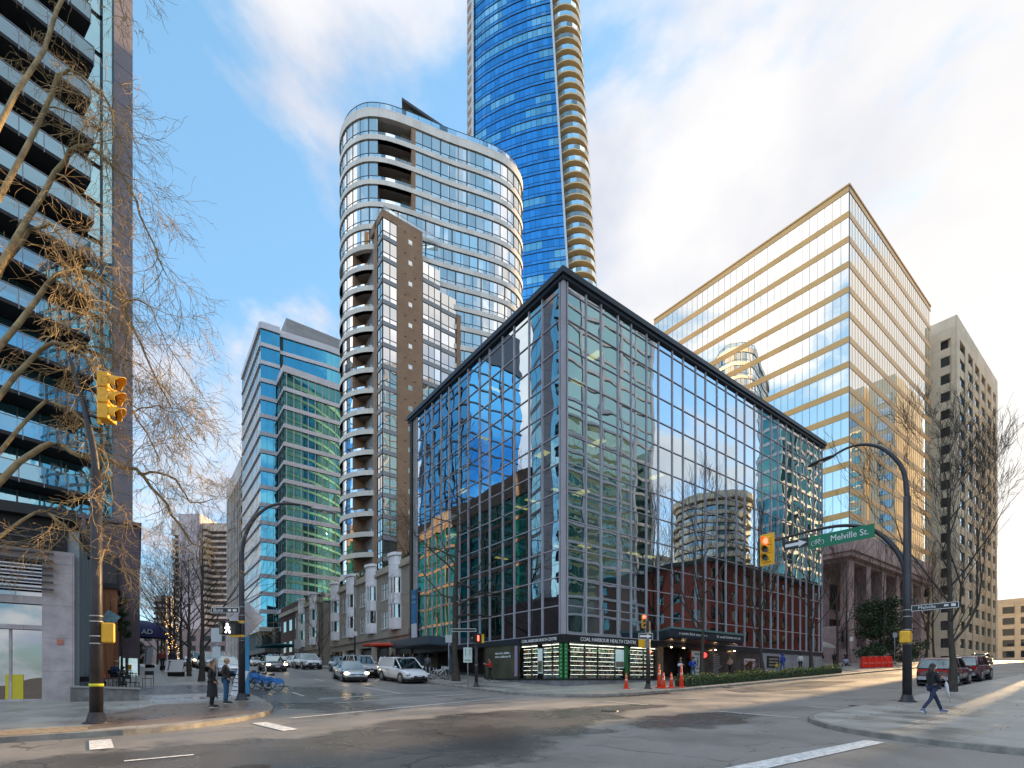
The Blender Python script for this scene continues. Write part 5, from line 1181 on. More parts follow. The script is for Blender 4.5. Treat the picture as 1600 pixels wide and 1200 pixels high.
for i, (u, v) in enumerate(((60, -.1), (62.5, 0), (66, .1))): bush('planter_shrub', u, v, .7, .7, .5, 2.2, 700, ['first clipped dark planter hedge beyond the podium', 'second clipped dark planter hedge beyond the podium', 'third clipped dark planter hedge beyond the podium'][i], seed=20+i)
rr = random.Random(2)
hg = empty('hedge', W(18.6, 27, .14), TH, 'long low clipped green hedge with tiny yellow flowers along the main road', 'hedge')
b = MB(); hz = hg.location.z; fl = MB()
for k in range(96):
    v = 27+k*.25; u = 18.7; z0 = G(u, v)+.14-hz; hh = .62+.1*math.sin(k*.7)+.08*math.sin(k*.23)
    leafy(b, [(v-27-.1, v-27+.35, -.45, .45, z0+.05, z0+hh)], 95, .05, rr, .055)
    leafy(fl, [(v-27-.1, v-27+.35, -.45, .45, z0+hh-.1, z0+hh+.1)], 7, .04, rr, .035)
b.build('foliage', M_box, hg, fix=False); tag(fl.build('flowers', mat('yellow_flower', (.45, .45, .06), .6, rnd=.4), hg, fix=False))
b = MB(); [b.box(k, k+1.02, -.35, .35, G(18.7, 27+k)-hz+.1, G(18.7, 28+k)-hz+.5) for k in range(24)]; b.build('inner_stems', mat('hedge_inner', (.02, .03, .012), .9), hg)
# ---------------------------------------------------------------- street furniture
M_pole = mat('dark_painted_steel', (.035, .033, .038), .45, .2, var=.3, scale=3)
M_galv = mat('galvanised_steel', (.36, .37, .38), .45, .6, var=.2, scale=5)
M_yel = mat('signal_yellow', (.80, .42, .02), .5, var=.12, scale=4)
M_redl = mat('red_lens_lit', (1, .05, .03), .4, emit=(1, .07, .04), estr=3.2)
M_lens = mat('dark_lens', (.03, .03, .03), .25)
M_signw = mat('sign_face_white', (.7, .69, .7), .5)
M_signg = mat('sign_green', (.0, .16, .075), .45)
M_signk = mat('sign_black', (.02, .02, .02), .5)
def cyl(b, p, q, r_, n=12, m=0): b.tube([p, q], r_, n, m)
def signal(parent, x, y, z, rz, lit=0, scale=1, board=True, nm='signal_head'):
    """three light head facing local -y"""
    M_ = Matrix.Translation((x, y, z)) @ Matrix.Rotation(rz, 4, 'Z') @ Matrix.Scale(scale, 4)
    b = MB()
    for k in range(3): b.box(-.17, .17, -.1, .12, -.52+.35*k, -.19+.35*k)
    if board: b.box(-.30, .30, -.02, .0, -.66, .66)
    b.box(-.03, .03, .1, .2, -.6, .6); h = b.xf(M_).build(nm, M_yel, parent, bevel=.012)
    for k in range(3):
        b = MB(); zc = .355-.35*k; b.tube([(0, -.10, zc), (0, -.125, zc)], .13, 16); b.xf(M_).build('lens', M_redl if (k == 0 and lit) else M_lens, h)
        b = MB(); n = 14; A = []
        for q in range(n+1):
            a = R(-35+250*q/n); L_ = .24 if 0 <= 1 else .2; dpt = .12+.15*max(0, math.sin(a))
            A.append((b.pt((.155*math.cos(a), -.10, zc+.155*math.sin(a))), b.pt((.15*math.cos(a), -.10-dpt, zc+.15*math.sin(a)-.02)), b.pt((.14*math.cos(a), -.10-dpt, zc+.14*math.sin(a)-.02)), b.pt((.14*math.cos(a), -.10, zc+.14*math.sin(a)))))
        for q in range(n):
            b.fi((A[q][0], A[q+1][0], A[q+1][1], A[q][1])); b.fi((A[q][3], A[q][2], A[q+1][2], A[q+1][3])); b.fi((A[q][1], A[q+1][1], A[q+1][2], A[q][2]))
        b.xf(M_).build('visor', M_yel, h)
    return h
def plate(parent, name, cx, cy, z, w_, h, rz, m, border=None, bw=.02, tilt=0, t=.02):
    M_ = Matrix.Translation((cx, cy, z)) @ Matrix.Rotation(rz, 4, 'Z') @ Matrix.Rotation(tilt, 4, 'Y')
    b = MB()
    if border: b.box(-w_/2, w_/2, -t/2, t/2, -h/2, h/2, 1); b.box(-w_/2+bw, w_/2-bw, -t/2-.004, -t/2, -h/2+bw, h/2-bw, 0)
    else: b.box(-w_/2, w_/2, -t/2, t/2, -h/2, h/2)
    return b.xf(M_).build(name, [m, border] if border else m, parent), M_
def ptext(name, s, size, m, parent, M_, dx=0, dz=0, sx=1):
    me = text_mesh(s, size, .003); me.materials.clear(); me.materials.append(m); me.transform(M_ @ Matrix.Translation((dx, -.018, dz)) @ Matrix.Rotation(R(90), 4, 'X') @ Matrix.Diagonal((sx, 1, 1, 1)))
    o = bpy.data.objects.new(name, me); C.objects.link(o); o.parent = parent; return o
def arrow(parent, M_, L_=.7, h=.2, m=None):
    b = MB(); b.box(-L_/2, L_/2-h, -.022, -.016, -h*.22, h*.22); i = [b.pt(p) for p in ((L_/2-h*1.1, -.019, h*.5), (L_/2-h*1.1, -.019, -h*.5), (L_/2, -.019, 0))]; b.fi(i); b.xf(M_).build('arrow', m or M_signw, parent)
def arm(parent, name, pts, r0, r1, m=None):
    P0 = [Vector(p) for p in pts]; cr = []
    for i in range(len(P0)-1):
        a, c = P0[max(i-1, 0)], P0[min(i+2, len(P0)-1)]
        for q in range(5):
            s = q/5; p1, p2 = P0[i], P0[i+1]; cr.append(.5*((2*p1)+(p2-a)*s+(2*a-5*p1+4*p2-c)*s*s+(3*p1-a-3*p2+c)*s**3))
    cr.append(P0[-1]); b = MB(); b.tube(cr, [r0+(r1-r0)*i/(len(cr)-1) for i in range(len(cr))], 10); return b.build(name, m or M_pole, parent)
def lamp_head(parent, p, d, lit=False):
    d = Vector(d).normalized(); s = Vector((-d.y, d.x, 0)); b = MB(); rings = []
    for t_, w_, h in ((-.1, .07, .05), (.15, .16, .09), (.55, .21, .10), (.95, .15, .07), (1.1, .04, .03)):
        c = Vector(p)+d*t_; rings.append([b.pt(c+s*w_*math.cos(a)+Vector((0, 0, 1))*h*(math.sin(a) if math.sin(a) > 0 else .6*math.sin(a))) for a in [R(36*k) for k in range(10)]])
    for a, c in zip(rings, rings[1:]):
        for k in range(10): b.fi((a[k], a[(k+1) % 10], c[(k+1) % 10], c[k]), 0, True)
    b.fi(rings[0]); b.fi(rings[-1]); h = b.build('lamp_head', M_galv if lit else M_pole, parent)
    b = MB(); q = Vector(p)+d*.5-Vector((0, 0, .06)); b.sphere(q, .13, 10, 6, sc_=(1, 1, .35)); b.build('lens', mat('lamp_glass', (.6, .6, .55), .3), h)
def pole(name, label, u, v, h, r0, r1, base=.14, cat='pole', z=.14):
    t = empty(name, W(u, v, z), TH, label, cat); b = MB(); b.tube([(0, 0, 0), (0, 0, h)], [r0, r1], 16); b.build('post', M_pole, t)
    b = MB(); b.tube([(0, 0, 0), (0, 0, .03), (0, 0, .05), (0, 0, .3)], [r0*2.0, r0*2.0, r0*1.5, r0*1.1], 12); [b.tube([(r0*1.7*math.cos(R(a)), r0*1.7*math.sin(R(a)), .0), (r0*1.7*math.cos(R(a)), r0*1.7*math.sin(R(a)), .08)], .02, 6) for a in (45, 135, 225, 315)]; b.build('base_flange', M_pole, t)
    return t
def clamp(t, zs, r_):
    b = MB()
    for z in zs: b.tube([(0, 0, z), (0, 0, z+.035)], r_, 14, cap=True)
    b.build('clamp_band', M_galv, t)
# right pole: mast arm over the main road. local x = v, local y = u
t = pole('signal_pole', 'black signal and lamp pole at the right with a green street name sign', 6.8, 25.8, 8.6, .17, .13)
arm(t, 'mast_arm', [(0, 0, 4.9), (0, .15, 5.9), (0, .6, 6.8), (0, 1.3, 7.55), (0, 2.3, 7.95), (0, 3.6, 8.05), (0, 5.6, 7.95)], .12, .055)
arm(t, 'lamp_arm', [(0, 0, 8.5), (0, .1, 9.6), (0, .45, 10.4), (0, 1.0, 11.05), (0, 1.6, 11.38), (0, 2.2, 11.45), (0, 2.8, 11.3)], .10, .045)
lamp_head(t, (0, 2.8, 11.28), (0, 1, -.12))
signal(t, -.12, 5.75, 7.55, R(-90), 1, 1.22)
b = MB(); b.tube([(0, 5.3, 8.0), (0, 5.75, 8.1)], .05, 6); b.build('signal_bracket', M_pole, t)
p_, M_ = plate(t, 'street_name_sign', -.2, 2.42, 7.42, 2.65, .60, R(-90), M_signg); ptext('sign_lettering', 'Melville St.', .40, M_signw, p_, M_, .36, .0, .88)
b = MB()
for cx in (-1.1, -.78): b.tube([(cx+.11*math.cos(R(a)), -.02, -.06+.11*math.sin(R(a))) for a in range(0, 361, 24)], .012, 4, cap=False)
for p, q in (((-1.1, -.02, -.06), (-1.0, -.02, .08)), ((-1.0, -.02, .08), (-.86, -.02, .08)), ((-.86, -.02, .08), (-.78, -.02, -.06)), ((-1.1, -.02, -.06), (-.94, -.02, -.06)), ((-.94, -.02, -.06), (-.86, -.02, .08)), ((-1.0, -.02, .1), (-.94, -.02, -.06)), ((-.9, -.02, .14), (-.82, -.02, .14))): b.tube([p, q], .012, 4)
b.xf(M_).build('bicycle_emblem', M_signw, p_)
p_, M_ = plate(t, 'one_way_sign', -.15, 4.35, 7.52, 1.15, .42, R(-90), M_signk); arrow(p_, M_, 1.0, .34)
b = MB(); [b.tube([(-.1, y, 7.6), (-.02, y, 8.0)], .015, 5) for y in (1.5, 3.3, 4.0, 4.7)]; b.build('sign_hanger', M_galv, t)
p_, M_ = plate(t, 'street_name_plate', -.1, -.92, 3.88, 1.5, .24, R(-90), M_signk, M_signw); ptext('plate_lettering', 'Melville', .19, M_signw, p_, M_, -.24, 0, 1.0); b = MB(); b.box(.30, .44, -.02, -.016, -.03, .05); b.box(.52, .66, -.02, -.016, -.05, .06); b.xf(M_).build('plate_small_text', M_signw, p_)
p_, M_ = plate(t, 'side_plate', .45, .1, 3.40, .5, .2, R(12), M_signk)
h = signal(t, -.32, .05, 2.7, R(90), 0, .01); bpy.data.objects.remove(h) if False else None
b = MB(); b.box(-.48, -.1, -.2, .15, 2.45, 2.95); b.build('pedestrian_signal', M_yel, t, bevel=.04)
clamp(t, (3.82, 3.55, 3.0, 2.4), .165)
for o in [x for x in t.children if x.name.startswith('signal_head') and x.dimensions.z < .1]: [bpy.data.objects.remove(c) for c in list(o.children)]; bpy.data.objects.remove(o)
# left foreground pole, leaning slightly, with a side mounted head
t = pole('signal_pole', 'tall dark pole at the far left with a yellow signal high up', 17.7, -.9, 6.9, .155, .12)
arm(t, 'upper_pole', [(0, 0, 6.8), (-.08, .0, 7.6), (-.30, .05, 8.8), (-.55, .1, 9.8)], .1, .05)
signal(t, .24, -.1, 8.9, R(62), 0, 1.22, False); b = MB(); b.tube([(-.2, 0, 8.35), (.2, -.05, 8.35)], .035, 6); b.tube([(-.4, 0, 9.4), (.2, -.05, 9.4)], .035, 6); b.build('signal_bracket', M_pole, t)
clamp(t, (2.35, 2.15, 2.75, 2.9, 1.0), .155)
b = MB(); b.box(.1, .4, -.12, .15, 2.2, 2.75); b.build('pedestrian_signal', M_yel, t, bevel=.03)
b = MB(); b.tube([(0, 0, 1.0), (0, 0, 1.08)], .165, 16); b.build('yellow_tape', mat('yellow_tape', (.6, .6, .03), .5), t)
# pole beside the two waiting people
t = pole('signal_pole', 'pole beside the two waiting people with a white diamond sign', 23.6, 3.5, 6.2, .14, .10)
arm(t, 'lamp_arm', [(0, 0, 6.1), (.15, 0, 7.0), (.6, 0, 7.9), (1.3, 0, 8.5), (2.3, 0, 8.7), (3.0, 0, 8.65)], .085, .04)
lamp_head(t, (2.9, 0, 8.65), (1, 0, -.03), True)
p_, M_ = plate(t, 'street_name_plate', -.62, -.12, 3.72, 1.15, .24, R(-37), M_signk, M_signw); ptext('plate_lettering', 'Bute', .2, M_signw, p_, M_, -.28, 0, 1.1); b = MB(); b.box(.12, .25, -.02, -.016, -.05, .05); b.box(.32, .48, -.02, -.016, -.05, .05); b.xf(M_).build('plate_small_text', M_signw, p_)
b = MB(); b.box(-.42, .42, -.02, .02, -.42, .42); b.xf(Matrix.Translation((.22, .22, 3.45)) @ Matrix.Rotation(R(-37), 4, 'Z') @ Matrix.Rotation(R(45), 4, 'Y') @ Matrix.Diagonal((1.28, 1, 1.28, 1))).build('diamond_sign', mat('sign_back_pale', (.55, .5, .52), .5, .1), t)
MW = Matrix.Translation((-.42, -.22, 2.98)) @ Matrix.Rotation(R(-37), 4, 'Z')
b = MB(); b.box(-.33, .25, .0, .2, -.26, .26); b.box(-.4, .3, -.2, .0, .26, .29); b.box(.25, .29, -.2, .0, -.26, .27); b.box(-.37, -.33, -.2, 0, -.26, .27); o = b.xf(MW).build('walk_signal', M_black, t)
b = MB(); fig = [[(-.17, .12), (-.12, .0)], [(-.12, .0), (-.20, -.12)], [(-.13, .0), (-.06, -.12)], [(-.15, .1), (-.06, .02)], [(-.16, .1), (-.23, .0)]]
for p in fig: b.tube([(p[0][0], -.02, p[0][1]), (p[1][0], -.02, p[1][1])], .026, 6)
b.sphere((-.155, -.02, .175), .04, 8, 6); b.tube([(-.06, -.02, -.12), (-.05, -.02, -.19)], .024, 6); b.tube([(-.20, -.02, -.12), (-.22, -.02, -.18)], .024, 6); b.xf(MW).build('walking_figure', mat('white_led', (1, 1, 1), .5, emit=(1, 1, .95), estr=3), o)
b = MB(); b.box(-.1, .5, .05, .14, .24, .32); b.box(-.1, .5, .05, .14, -.34, -.26); b.xf(MW).build('signal_bracket', M_yel, t)
clamp(t, (3.9, 3.55, 3.2, 2.6, 2.5, 1.5), .125)
# poles by the glass building
t = pole('signal_pole', 'black pole on the near left corner of the glass building with a red hand signal', 26.4, 17.0, 3.3, .11, .10)
b = MB(); b.box(-.3, .2, -.3, .0, 2.75, 3.3); b.build('hand_signal', M_black, t)
b = MB(); b.box(-.2, .1, -.32, -.3, 2.85, 3.2); b.xf(Matrix.Rotation(R(-20), 4, 'Z')).build('red_hand', M_redl, t)
b = MB(); b.box(.22, .42, -.25, .15, 2.75, 3.3); b.build('yellow_housing', M_yel, t)
p_, M_ = plate(t, 'street_name_plate', -.9, -.0, 3.5, 1.5, .2, R(-37), M_signk, M_signw)
clamp(t, (2.7, 1.35), .12)
t = empty('sign_post', W(27.0, 16.75, .14), TH-R(37), 'grey post with a small white notice beside the red hand signal', 'sign'); b = MB(); b.tube([(0, 0, 0), (0, 0, 2.9)], .035, 8); b.build('post', M_galv, t)
p_, M_ = plate(t, 'sign_plate', 0, -.05, 1.98, .55, .95, 0, mat('mint_plate', (.5, .6, .55), .5)); b = MB(); [b.tube([(x, -.03, z), (x, -.03, z+.2)], .015, 4) for z in (-.02, .2) for x in (-.14, .14)]; b.box(-.2, .2, -.03, -.02, -.35, -.3); b.xf(M_).build('sign_mark', mat('dark_green_ink', (.1, .15, .1), .6), p_)
t = pole('signal_pole', 'black pole with red light and one way arrow beside the traffic cones', 18.9, 24.3, 4.0, .13, .11)
signal(t, -.28, .1, 4.0, R(-38), 1, .72, False)
p_, M_ = plate(t, 'one_way_sign', -.35, -.1, 3.1, .85, .36, R(-33), M_signk, M_signw); arrow(p_, M_, .72, .26)
b = MB(); b.box(-.75, -.45, -.12, .12, 2.42, 2.9); b.box(-.45, -.1, -.05, .05, 2.8, 2.9); b.build('yellow_housing', M_yel, t); b = MB(); b.box(-.45, -.1, -.2, .1, 2.4, 2.88); b.build('pedestrian_signal', M_galv, t)
b = MB(); b.sphere((.12, 0, 2.2), .11, 8, 6); b.build('red_beacon', M_redl, t); clamp(t, (3.3, 2.3), .135)
t = pole('lamp_post', 'slender greenish street pole between the bare trees at the right of the glass building', 24.6, 70.3, 13, .11, .07); b = MB(); b.box(.0, .5, -.05, .05, 5.5, 6.6); b.build('pole_sign', M_signw, t); b = MB(); b.box(.1, .5, -.12, .12, 3.2, 4.2); b.build('pole_box', M_galv, t)
t = pole('lamp_post', 'thin dark pole on the kerb in front of the townhouse bays', 48, 16.9, 9, .08, .05); b = MB(); b.box(-.2, .2, -.1, .1, 3.3, 3.7); b.build('pole_box', M_signw, t); t.scale = (1, 1, 1)
def signpost(u, v, h, label, plates, rz=0):
    t = empty('sign_post', W(u, v, .14), rz, label, 'sign'); b = MB(); b.tube([(0, 0, 0), (0, 0, h)], .03, 8); b.build('post', M_galv, t)
    for (z, w_, hh, m) in plates: plate(t, 'sign_plate', 0, -.045, z, w_, hh, 0, m)
    return t
M_greys = mat('sign_back_grey', (.42, .44, .46), .5, .3)
signpost(25.8, 3.2, 3.0, 'thin post with two small pale plates behind the waiting man', [(2.75, .45, .6, M_greys), (2.0, .35, .5, M_greys)]).location = W(24.9, 2.75, .14)
signpost(36.5, 3.9, 2.4, 'thin post with a small grey plate between two parked cars', [(2.2, .3, .45, M_greys)]); signpost(33.2, 18.9, 3.4, 'wooden coloured post with a square plate beside the parked bicycle', [(3.1, .5, .6, M_greys)])
signpost(23.6, 68.8, 3.6, 'thin sign post left of the evergreen tree', [(3.3, .4, .5, M_signw)]); signpost(20.6, 73.5, 4.0, 'thin sign post rising behind the orange barriers', [(3.7, .5, .6, M_greys)]); signpost(70, 17, 3.2, 'pale sign on a post before the teal building', [(2.9, .9, 1.2, M_greys)])
signpost(22.5, 70.7, 1.5, 'short parking meter on the far pavement beside the stroller', [(1.4, .2, .3, M_black)])
t = empty('flexible_marker', W(31.0, 5.9, .0), 0, 'thin white marker stick standing at the end of the bike dock', 'marker'); b = MB(); b.tube([(0, 0, 0), (-.12, 0, 1.45)], [.03, .018], 6); b.build('stick', M_signw, t); b = MB(); b.tube([(0, 0, 0), (0, 0, .06)], .18, 10); b.build('foot', M_black, t)
# bike dock kiosk and blue bicycles
def bike(label, u, v, rz, col, s=1, fender=True, group=None, z=.03):
    t = empty('bicycle', W(u, v, z), rz, label, 'bicycle', group); mc = mat('bike_'+col, {'blue': (.02, .17, .48), 'white': (.6, .6, .6)}[col], .4)
    for x in (-.52, .52):
        b = MB(); b.tube([(x+.33*math.cos(R(a)), 0, .34+.33*math.sin(R(a))) for a in range(0, 361, 20)], .022, 6, cap=False); w_ = b.build('wheel', M_black, t)
        b = MB(); [b.tube([(x, 0, .34), (x+.32*math.cos(R(a)), 0, .34+.32*math.sin(R(a)))], .004, 3, cap=False) for a in range(0, 360, 30)]; b.tube([(x, -.04, .34), (x, .04, .34)], .03, 8); b.build('spokes', M_galv, w_)
        if fender:
            b = MB(); A = [(x+.37*math.cos(R(a)), .34+.37*math.sin(R(a))) for a in range(0, 181, 20)]; ii = [(b.pt((p, -.035, z)), b.pt((p, .035, z))) for p, z in A]; [b.fi((c[0], d[0], d[1], c[1])) for c, d in zip(ii, ii[1:])]
            if x < 0: c0 = b.pt((x, .035, .34)); [b.fi((c0, ii[k][1], ii[k+1][1])) for k in range(2, 8)]; c0 = b.pt((x, -.035, .34)); [b.fi((c0, ii[k][0], ii[k+1][0])) for k in range(2, 8)]
            b.build('mudguard', mc, t)
    b = MB()
    for p, q, r_ in (((-.52, 0, .34), (-.1, 0, .3), .02), ((-.1, 0, .3), (-.25, 0, .85), .025), ((-.1, 0, .3), (.38, 0, .75), .035), ((-.52, 0, .34), (-.22, 0, .7), .018), ((.52, 0, .34), (.36, 0, .95), .025), ((-.2, 0, .62), (.38, 0, .75), .03)): b.tube([p, q], r_, 6)
    b.build('frame', mc, t)
    b = MB(); b.tube([(-.38, 0, .9), (-.1, 0, .88)], [.07, .03], 6); b.build('saddle', M_black, t)
    b = MB(); b.tube([(.36, 0, .95), (.33, 0, 1.05)], .02, 6); b.tube([(.2, -.27, 1.07), (.34, -.2, 1.06), (.34, .2, 1.06), (.2, .27, 1.07)], .015, 6); b.build('handlebar', M_black, t)
    b = MB(); b.box(.42, .72, -.15, .15, .78, .98); b.build('basket', mc if col == 'blue' else M_galv, t); b = MB(); b.tube([(-.1, -.1, .3), (-.1, .1, .3)], .08, 10); b.build('crank', M_black, t)
    return t
for i, (u, v, rz, lb) in enumerate(((29.6, 5.6, R(20), 'nearest blue share bicycle in the dock, its rear wheel showing right of the pole'), (30.6, 5.4, R(20), 'second blue share bicycle in the dock'), (31.6, 5.2, R(22), 'third blue share bicycle in the dock'), (32.6, 5.2, R(20), 'farthest blue share bicycle in the dock'))):
    bike(lb, u, v, rz+math.pi, 'blue', 1, group='blue share bicycles in the dock')
bike('white bicycle leaning on the rack beside the street tree', 33.4, 18.2, R(10), 'white', fender=False, z=.14); bike('second bicycle on the rack near the lobby entrance', 34.2, 18.4, R(14), 'white', fender=False, z=.14)
for i, (u, v, lb) in enumerate(((33.8, 17.6, 'bent steel bicycle rack hoop nearest the white van'), (34.6, 17.7, 'bent steel bicycle rack hoop behind the bicycles'))):
    t = empty('bicycle_rack', W(u, v, .14), R(100), lb, 'bicycle rack', 'bicycle racks'); b = MB(); b.tube([(-.35, 0, 0), (-.33, 0, .75), (-.2, 0, .9), (.2, 0, .9), (.33, 0, .75), (.35, 0, 0)], .03, 7); b.build('hoop', M_galv, t)
t = empty('dock_kiosk', W(25.4, 3.95, .14), TH, 'tall blue bike share panel standing right behind the pole', 'kiosk'); b = MB(); b.box(-.3, .12, -.06, .06, 0, 2.75); b.build('panel', mat('kiosk_blue', (.02, .26, .52), .4), t, bevel=.02); b = MB(); b.box(-.32, .14, -.14, .14, 0, .12); b.build('foot', M_black, t)
t = empty('advert_board', W(24.4, 3.3, .14), R(-12), 'white leaning notice board at the foot of the pole', 'sign'); b = MB(); b.hexa([(-.1, -.05, .2), (.32, -.05, .1), (.32, .0, .1), (-.1, .0, .2)], [(-.02, .25, 1.25), (.55, .25, 1.2), (.55, .3, 1.2), (-.02, .3, 1.25)]); b.build('board', mat('board_white', (.62, .62, .66), .6), t)
b = MB(); [b.tube([(-.02+k*.012, -.06+.05*k, .38+k*.17), (.25+k*.02-(k % 2)*.1, -.06+.05*k, .36+k*.17)], .016, 4) for k in range(5)]; b.build('board_text', M_black, t); b = MB(); b.tube([(-.5, .1, 0), (.0, .12, .35)], .02, 5); b.tube([(.1, .4, 0), (.2, .2, .8)], .02, 5); b.build('leg', M_black, t)
def aframe(label, u, v, w_, h, z0, rz, mark=True):
    t = empty('board_sign', W(u, v, .14), rz, label, 'sign'); b = MB(); b.hexa([(-w_/2, -.25, z0), (w_/2, -.25, z0), (w_/2, -.21, z0), (-w_/2, -.21, z0)], [(-w_/2, -.03, h), (w_/2, -.03, h), (w_/2, .01, h), (-w_/2, .01, h)]); b.build('board', M_signw, t)
    b = MB(); b.box(-w_/2.6, w_/2.6, -.15, .25, 0, z0+.02); b.build('base', M_black, t)
    if mark: b = MB(); b.tube([(-w_*.3, -.24, z0+.12), (-w_*.3, -.09, h-.15)], .03, 5); b.tube([(-w_*.36, -.1, h-.12), (-w_*.2, -.1, h-.12)], .03, 5); b.build('board_mark', mat('dark_blue_ink', (.05, .06, .15), .6), t)
aframe('white board sign on the pavement beside the greenish tree', 41.5, 2.1, 1.2, 1.15, .3, 0); aframe('low wide white board sign farther up the left pavement', 50.5, 1.9, 1.1, .75, .35, 0, False); aframe('tall white poster board beside the clipped hedges', 58, .9, .8, 1.9, .3, 0)
# awning of the cafe beyond the podium
t = empty('blue_awning', W(66, .1, 3.6), TH, 'round dark blue cafe awning with pale letters beyond the podium', 'awning'); b = MB(); n = 12
A = [[b.pt((2.6*math.sin(R(90*j/5))*math.sin(R(180*q/n)), 1.6*math.cos(R(180*q/n))*math.sin(R(90*j/5)), 1.5*math.cos(R(90*j/5)))) for q in range(n+1)] for j in range(6)]
for a, c in zip(A, A[1:]):
    for q in range(n): b.fi((a[q], a[q+1], c[q+1], c[q]), 0, True)
lo = [b.pt((2.6*math.sin(R(180*q/n)), 1.6*math.cos(R(180*q/n)), -.35)) for q in range(n+1)]; [b.fi((A[-1][q], A[-1][q+1], lo[q+1], lo[q])) for q in range(n)]
b.build('canvas', mat('awning_blue', (.01, .02, .12), .6), t); text('awning_lettering', 'AD', .7, M_white, t, (.7, -1.75, .15))
b = MB(); b.box(-.3, .1, -2.4, 1.6, -4.6, 1.8); b.build('shop_front', mat('cafe_front', (.03, .16, .28), .6, var=.6, scale=1), t); b = MB(); b.tube([(2.3, 0, -.2), (2.3, 0, -3.5)], .06, 6); b.build('awning_post', mat('brass_post', (.4, .3, .05), .5), t)
t = empty('string_lights', W(64, 3.1, .14), 0, 'warm string lights wound round a tree up the left pavement', 'lights'); b = MB(); rr = random.Random(3)
for k in range(70): a = rr.uniform(0, 6.3); z = rr.uniform(.6, 5.2); r_ = .25+z*.08+rr.uniform(0, .25); b.sphere((r_*math.cos(a), r_*math.sin(a), z), .03, 4, 3)
tag(b.build('bulbs', mat('string_bulb', (1, .6, .2), .5, emit=(1, .5, .12), estr=3), t, fix=False), kind='stuff'); b = MB(); b.tube([(.5*math.cos(k*.8), .5*math.sin(k*.8), .5+k*.12) for k in range(38)], .008, 3); b.build('wire', M_black, t)
# hanging shop sign
t = empty('hanging_sign', W(38.5, -1.3, 3.9), TH, 'pale blue square sign hanging from the dark canopy over the patio', 'sign'); b = MB(); b.box(-.35, .35, -.03, .03, -.35, .35); b.xf(Matrix.Rotation(R(35), 4, 'Y')).build('sign_plate', mat('pale_blue_plate', (.25, .4, .46), .5, var=.4, scale=5), t); b = MB(); b.tube([(0, 0, .4), (0, 0, 1.3)], .02, 5); b.build('bracket', M_black, t)
# umbrellas
def umbrella(label, u, v, col, r_, h, group=None, flat=.25):
    t = empty('patio_umbrella', W(u, v, .14), 0, label, 'umbrella', group); b = MB(); n = 8; c = b.pt((0, 0, h)); ri = [b.pt((r_*math.cos(R(45*q)), r_*math.sin(R(45*q)), h-flat*(1 if q % 1 == 0 else 1))) for q in range(n)]; lo = [b.pt((r_*math.cos(R(45*q)), r_*math.sin(R(45*q)), h-flat-.15)) for q in range(n)]
    for q in range(n): b.fi((c, ri[q], ri[(q+1) % n])); b.fi((ri[q], lo[q], lo[(q+1) % n], ri[(q+1) % n]))
    b.build('canopy', mat('canvas_'+col, {'red': (.55, .05, .02), 'teal': (.015, .13, .17)}[col], .7), t, fix=False)
    b = MB(); b.tube([(0, 0, 0), (0, 0, h)], .03, 6); b.build('pole', M_pole, t)
umbrella('orange red patio umbrella in front of the townhouses', 46.5, 19.6, 'red', 1.7, 2.7, 'red umbrellas'); umbrella('second orange red patio umbrella right behind the first', 49.5, 19.8, 'red', 1.6, 2.7, 'red umbrellas')
umbrella('nearest dark teal umbrella before the teal building', 88, 19.5, 'teal', 2.6, 3.6, 'teal umbrellas'); umbrella('middle dark teal umbrella before the teal building', 94, 19.5, 'teal', 2.6, 3.6, 'teal umbrellas'); umbrella('farthest dark teal umbrella before the teal building', 100, 19.5, 'teal', 2.6, 3.6, 'teal umbrellas')
# cones
def cone(label, u, v, h, grp='orange traffic cones at the corner pole'):
    t = empty('traffic_cone', W(u, v, .14), 0, label, 'traffic cone', grp); s = h/1.0; b = MB(); b.box(-.2, .2, -.2, .2, 0, .05); b.build('base', mat('cone_orange', (.80, .06, .015), .5), t, bevel=.02)
    b = MB(); b.tube([(0, 0, .04), (0, 0, h*.97)], [.14, .03], 16, smooth=True); b.build('cone_body', MATS['cone_orange'], t)
    for z0, z1 in ((.5, .62), (.76, .84)): b = MB(); f = lambda z: .142-.11*z; b.tube([(0, 0, h*z0), (0, 0, h*z1)], [f(z0)+.004, f(z1)+.004], 16); b.build('reflective_band', mat('cone_band', (.75, .35, .28), .4), t)
cone('short orange cone left of the black pole', 19.8, 23.4, .95); cone('tall orange cone, left of the pair right of the pole', 18.9, 25.35, 1.5); cone('shorter orange cone in front of the tall one', 18.4, 25.1, 1.0); cone('short orange cone standing between two tall ones', 18.5, 26.0, .95); cone('tall orange cone touching the near end of the hedge', 18.3, 26.75, 1.45)
for i in range(5):
    u = 20.7-i*.3; v = 63.9+i*.95; t = empty('plastic_barrier', W(u, v, .14), R(12), ['leftmost', 'second', 'middle', 'fourth', 'rightmost'][i]+' orange plastic barrier in the row of five across the far pavement', 'barrier', 'orange plastic barriers'); b = MB()
    b.hexa([(-.35, -.25, 0), (.35, -.25, 0), (.35, .25, 0), (-.35, .25, 0)], [(-.31, -.1, 1.25), (.31, -.1, 1.25), (.31, .1, 1.25), (-.31, .1, 1.25)]); b.build('barrier_body', mat('barrier_red', (.75, .03, .015), .45), t, bevel=.04)
    b = MB(); b.box(-.3, .3, -.24, -.12, .45, .6); b.build('barrier_recess', mat('barrier_light', (.8, .16, .1), .5), t)
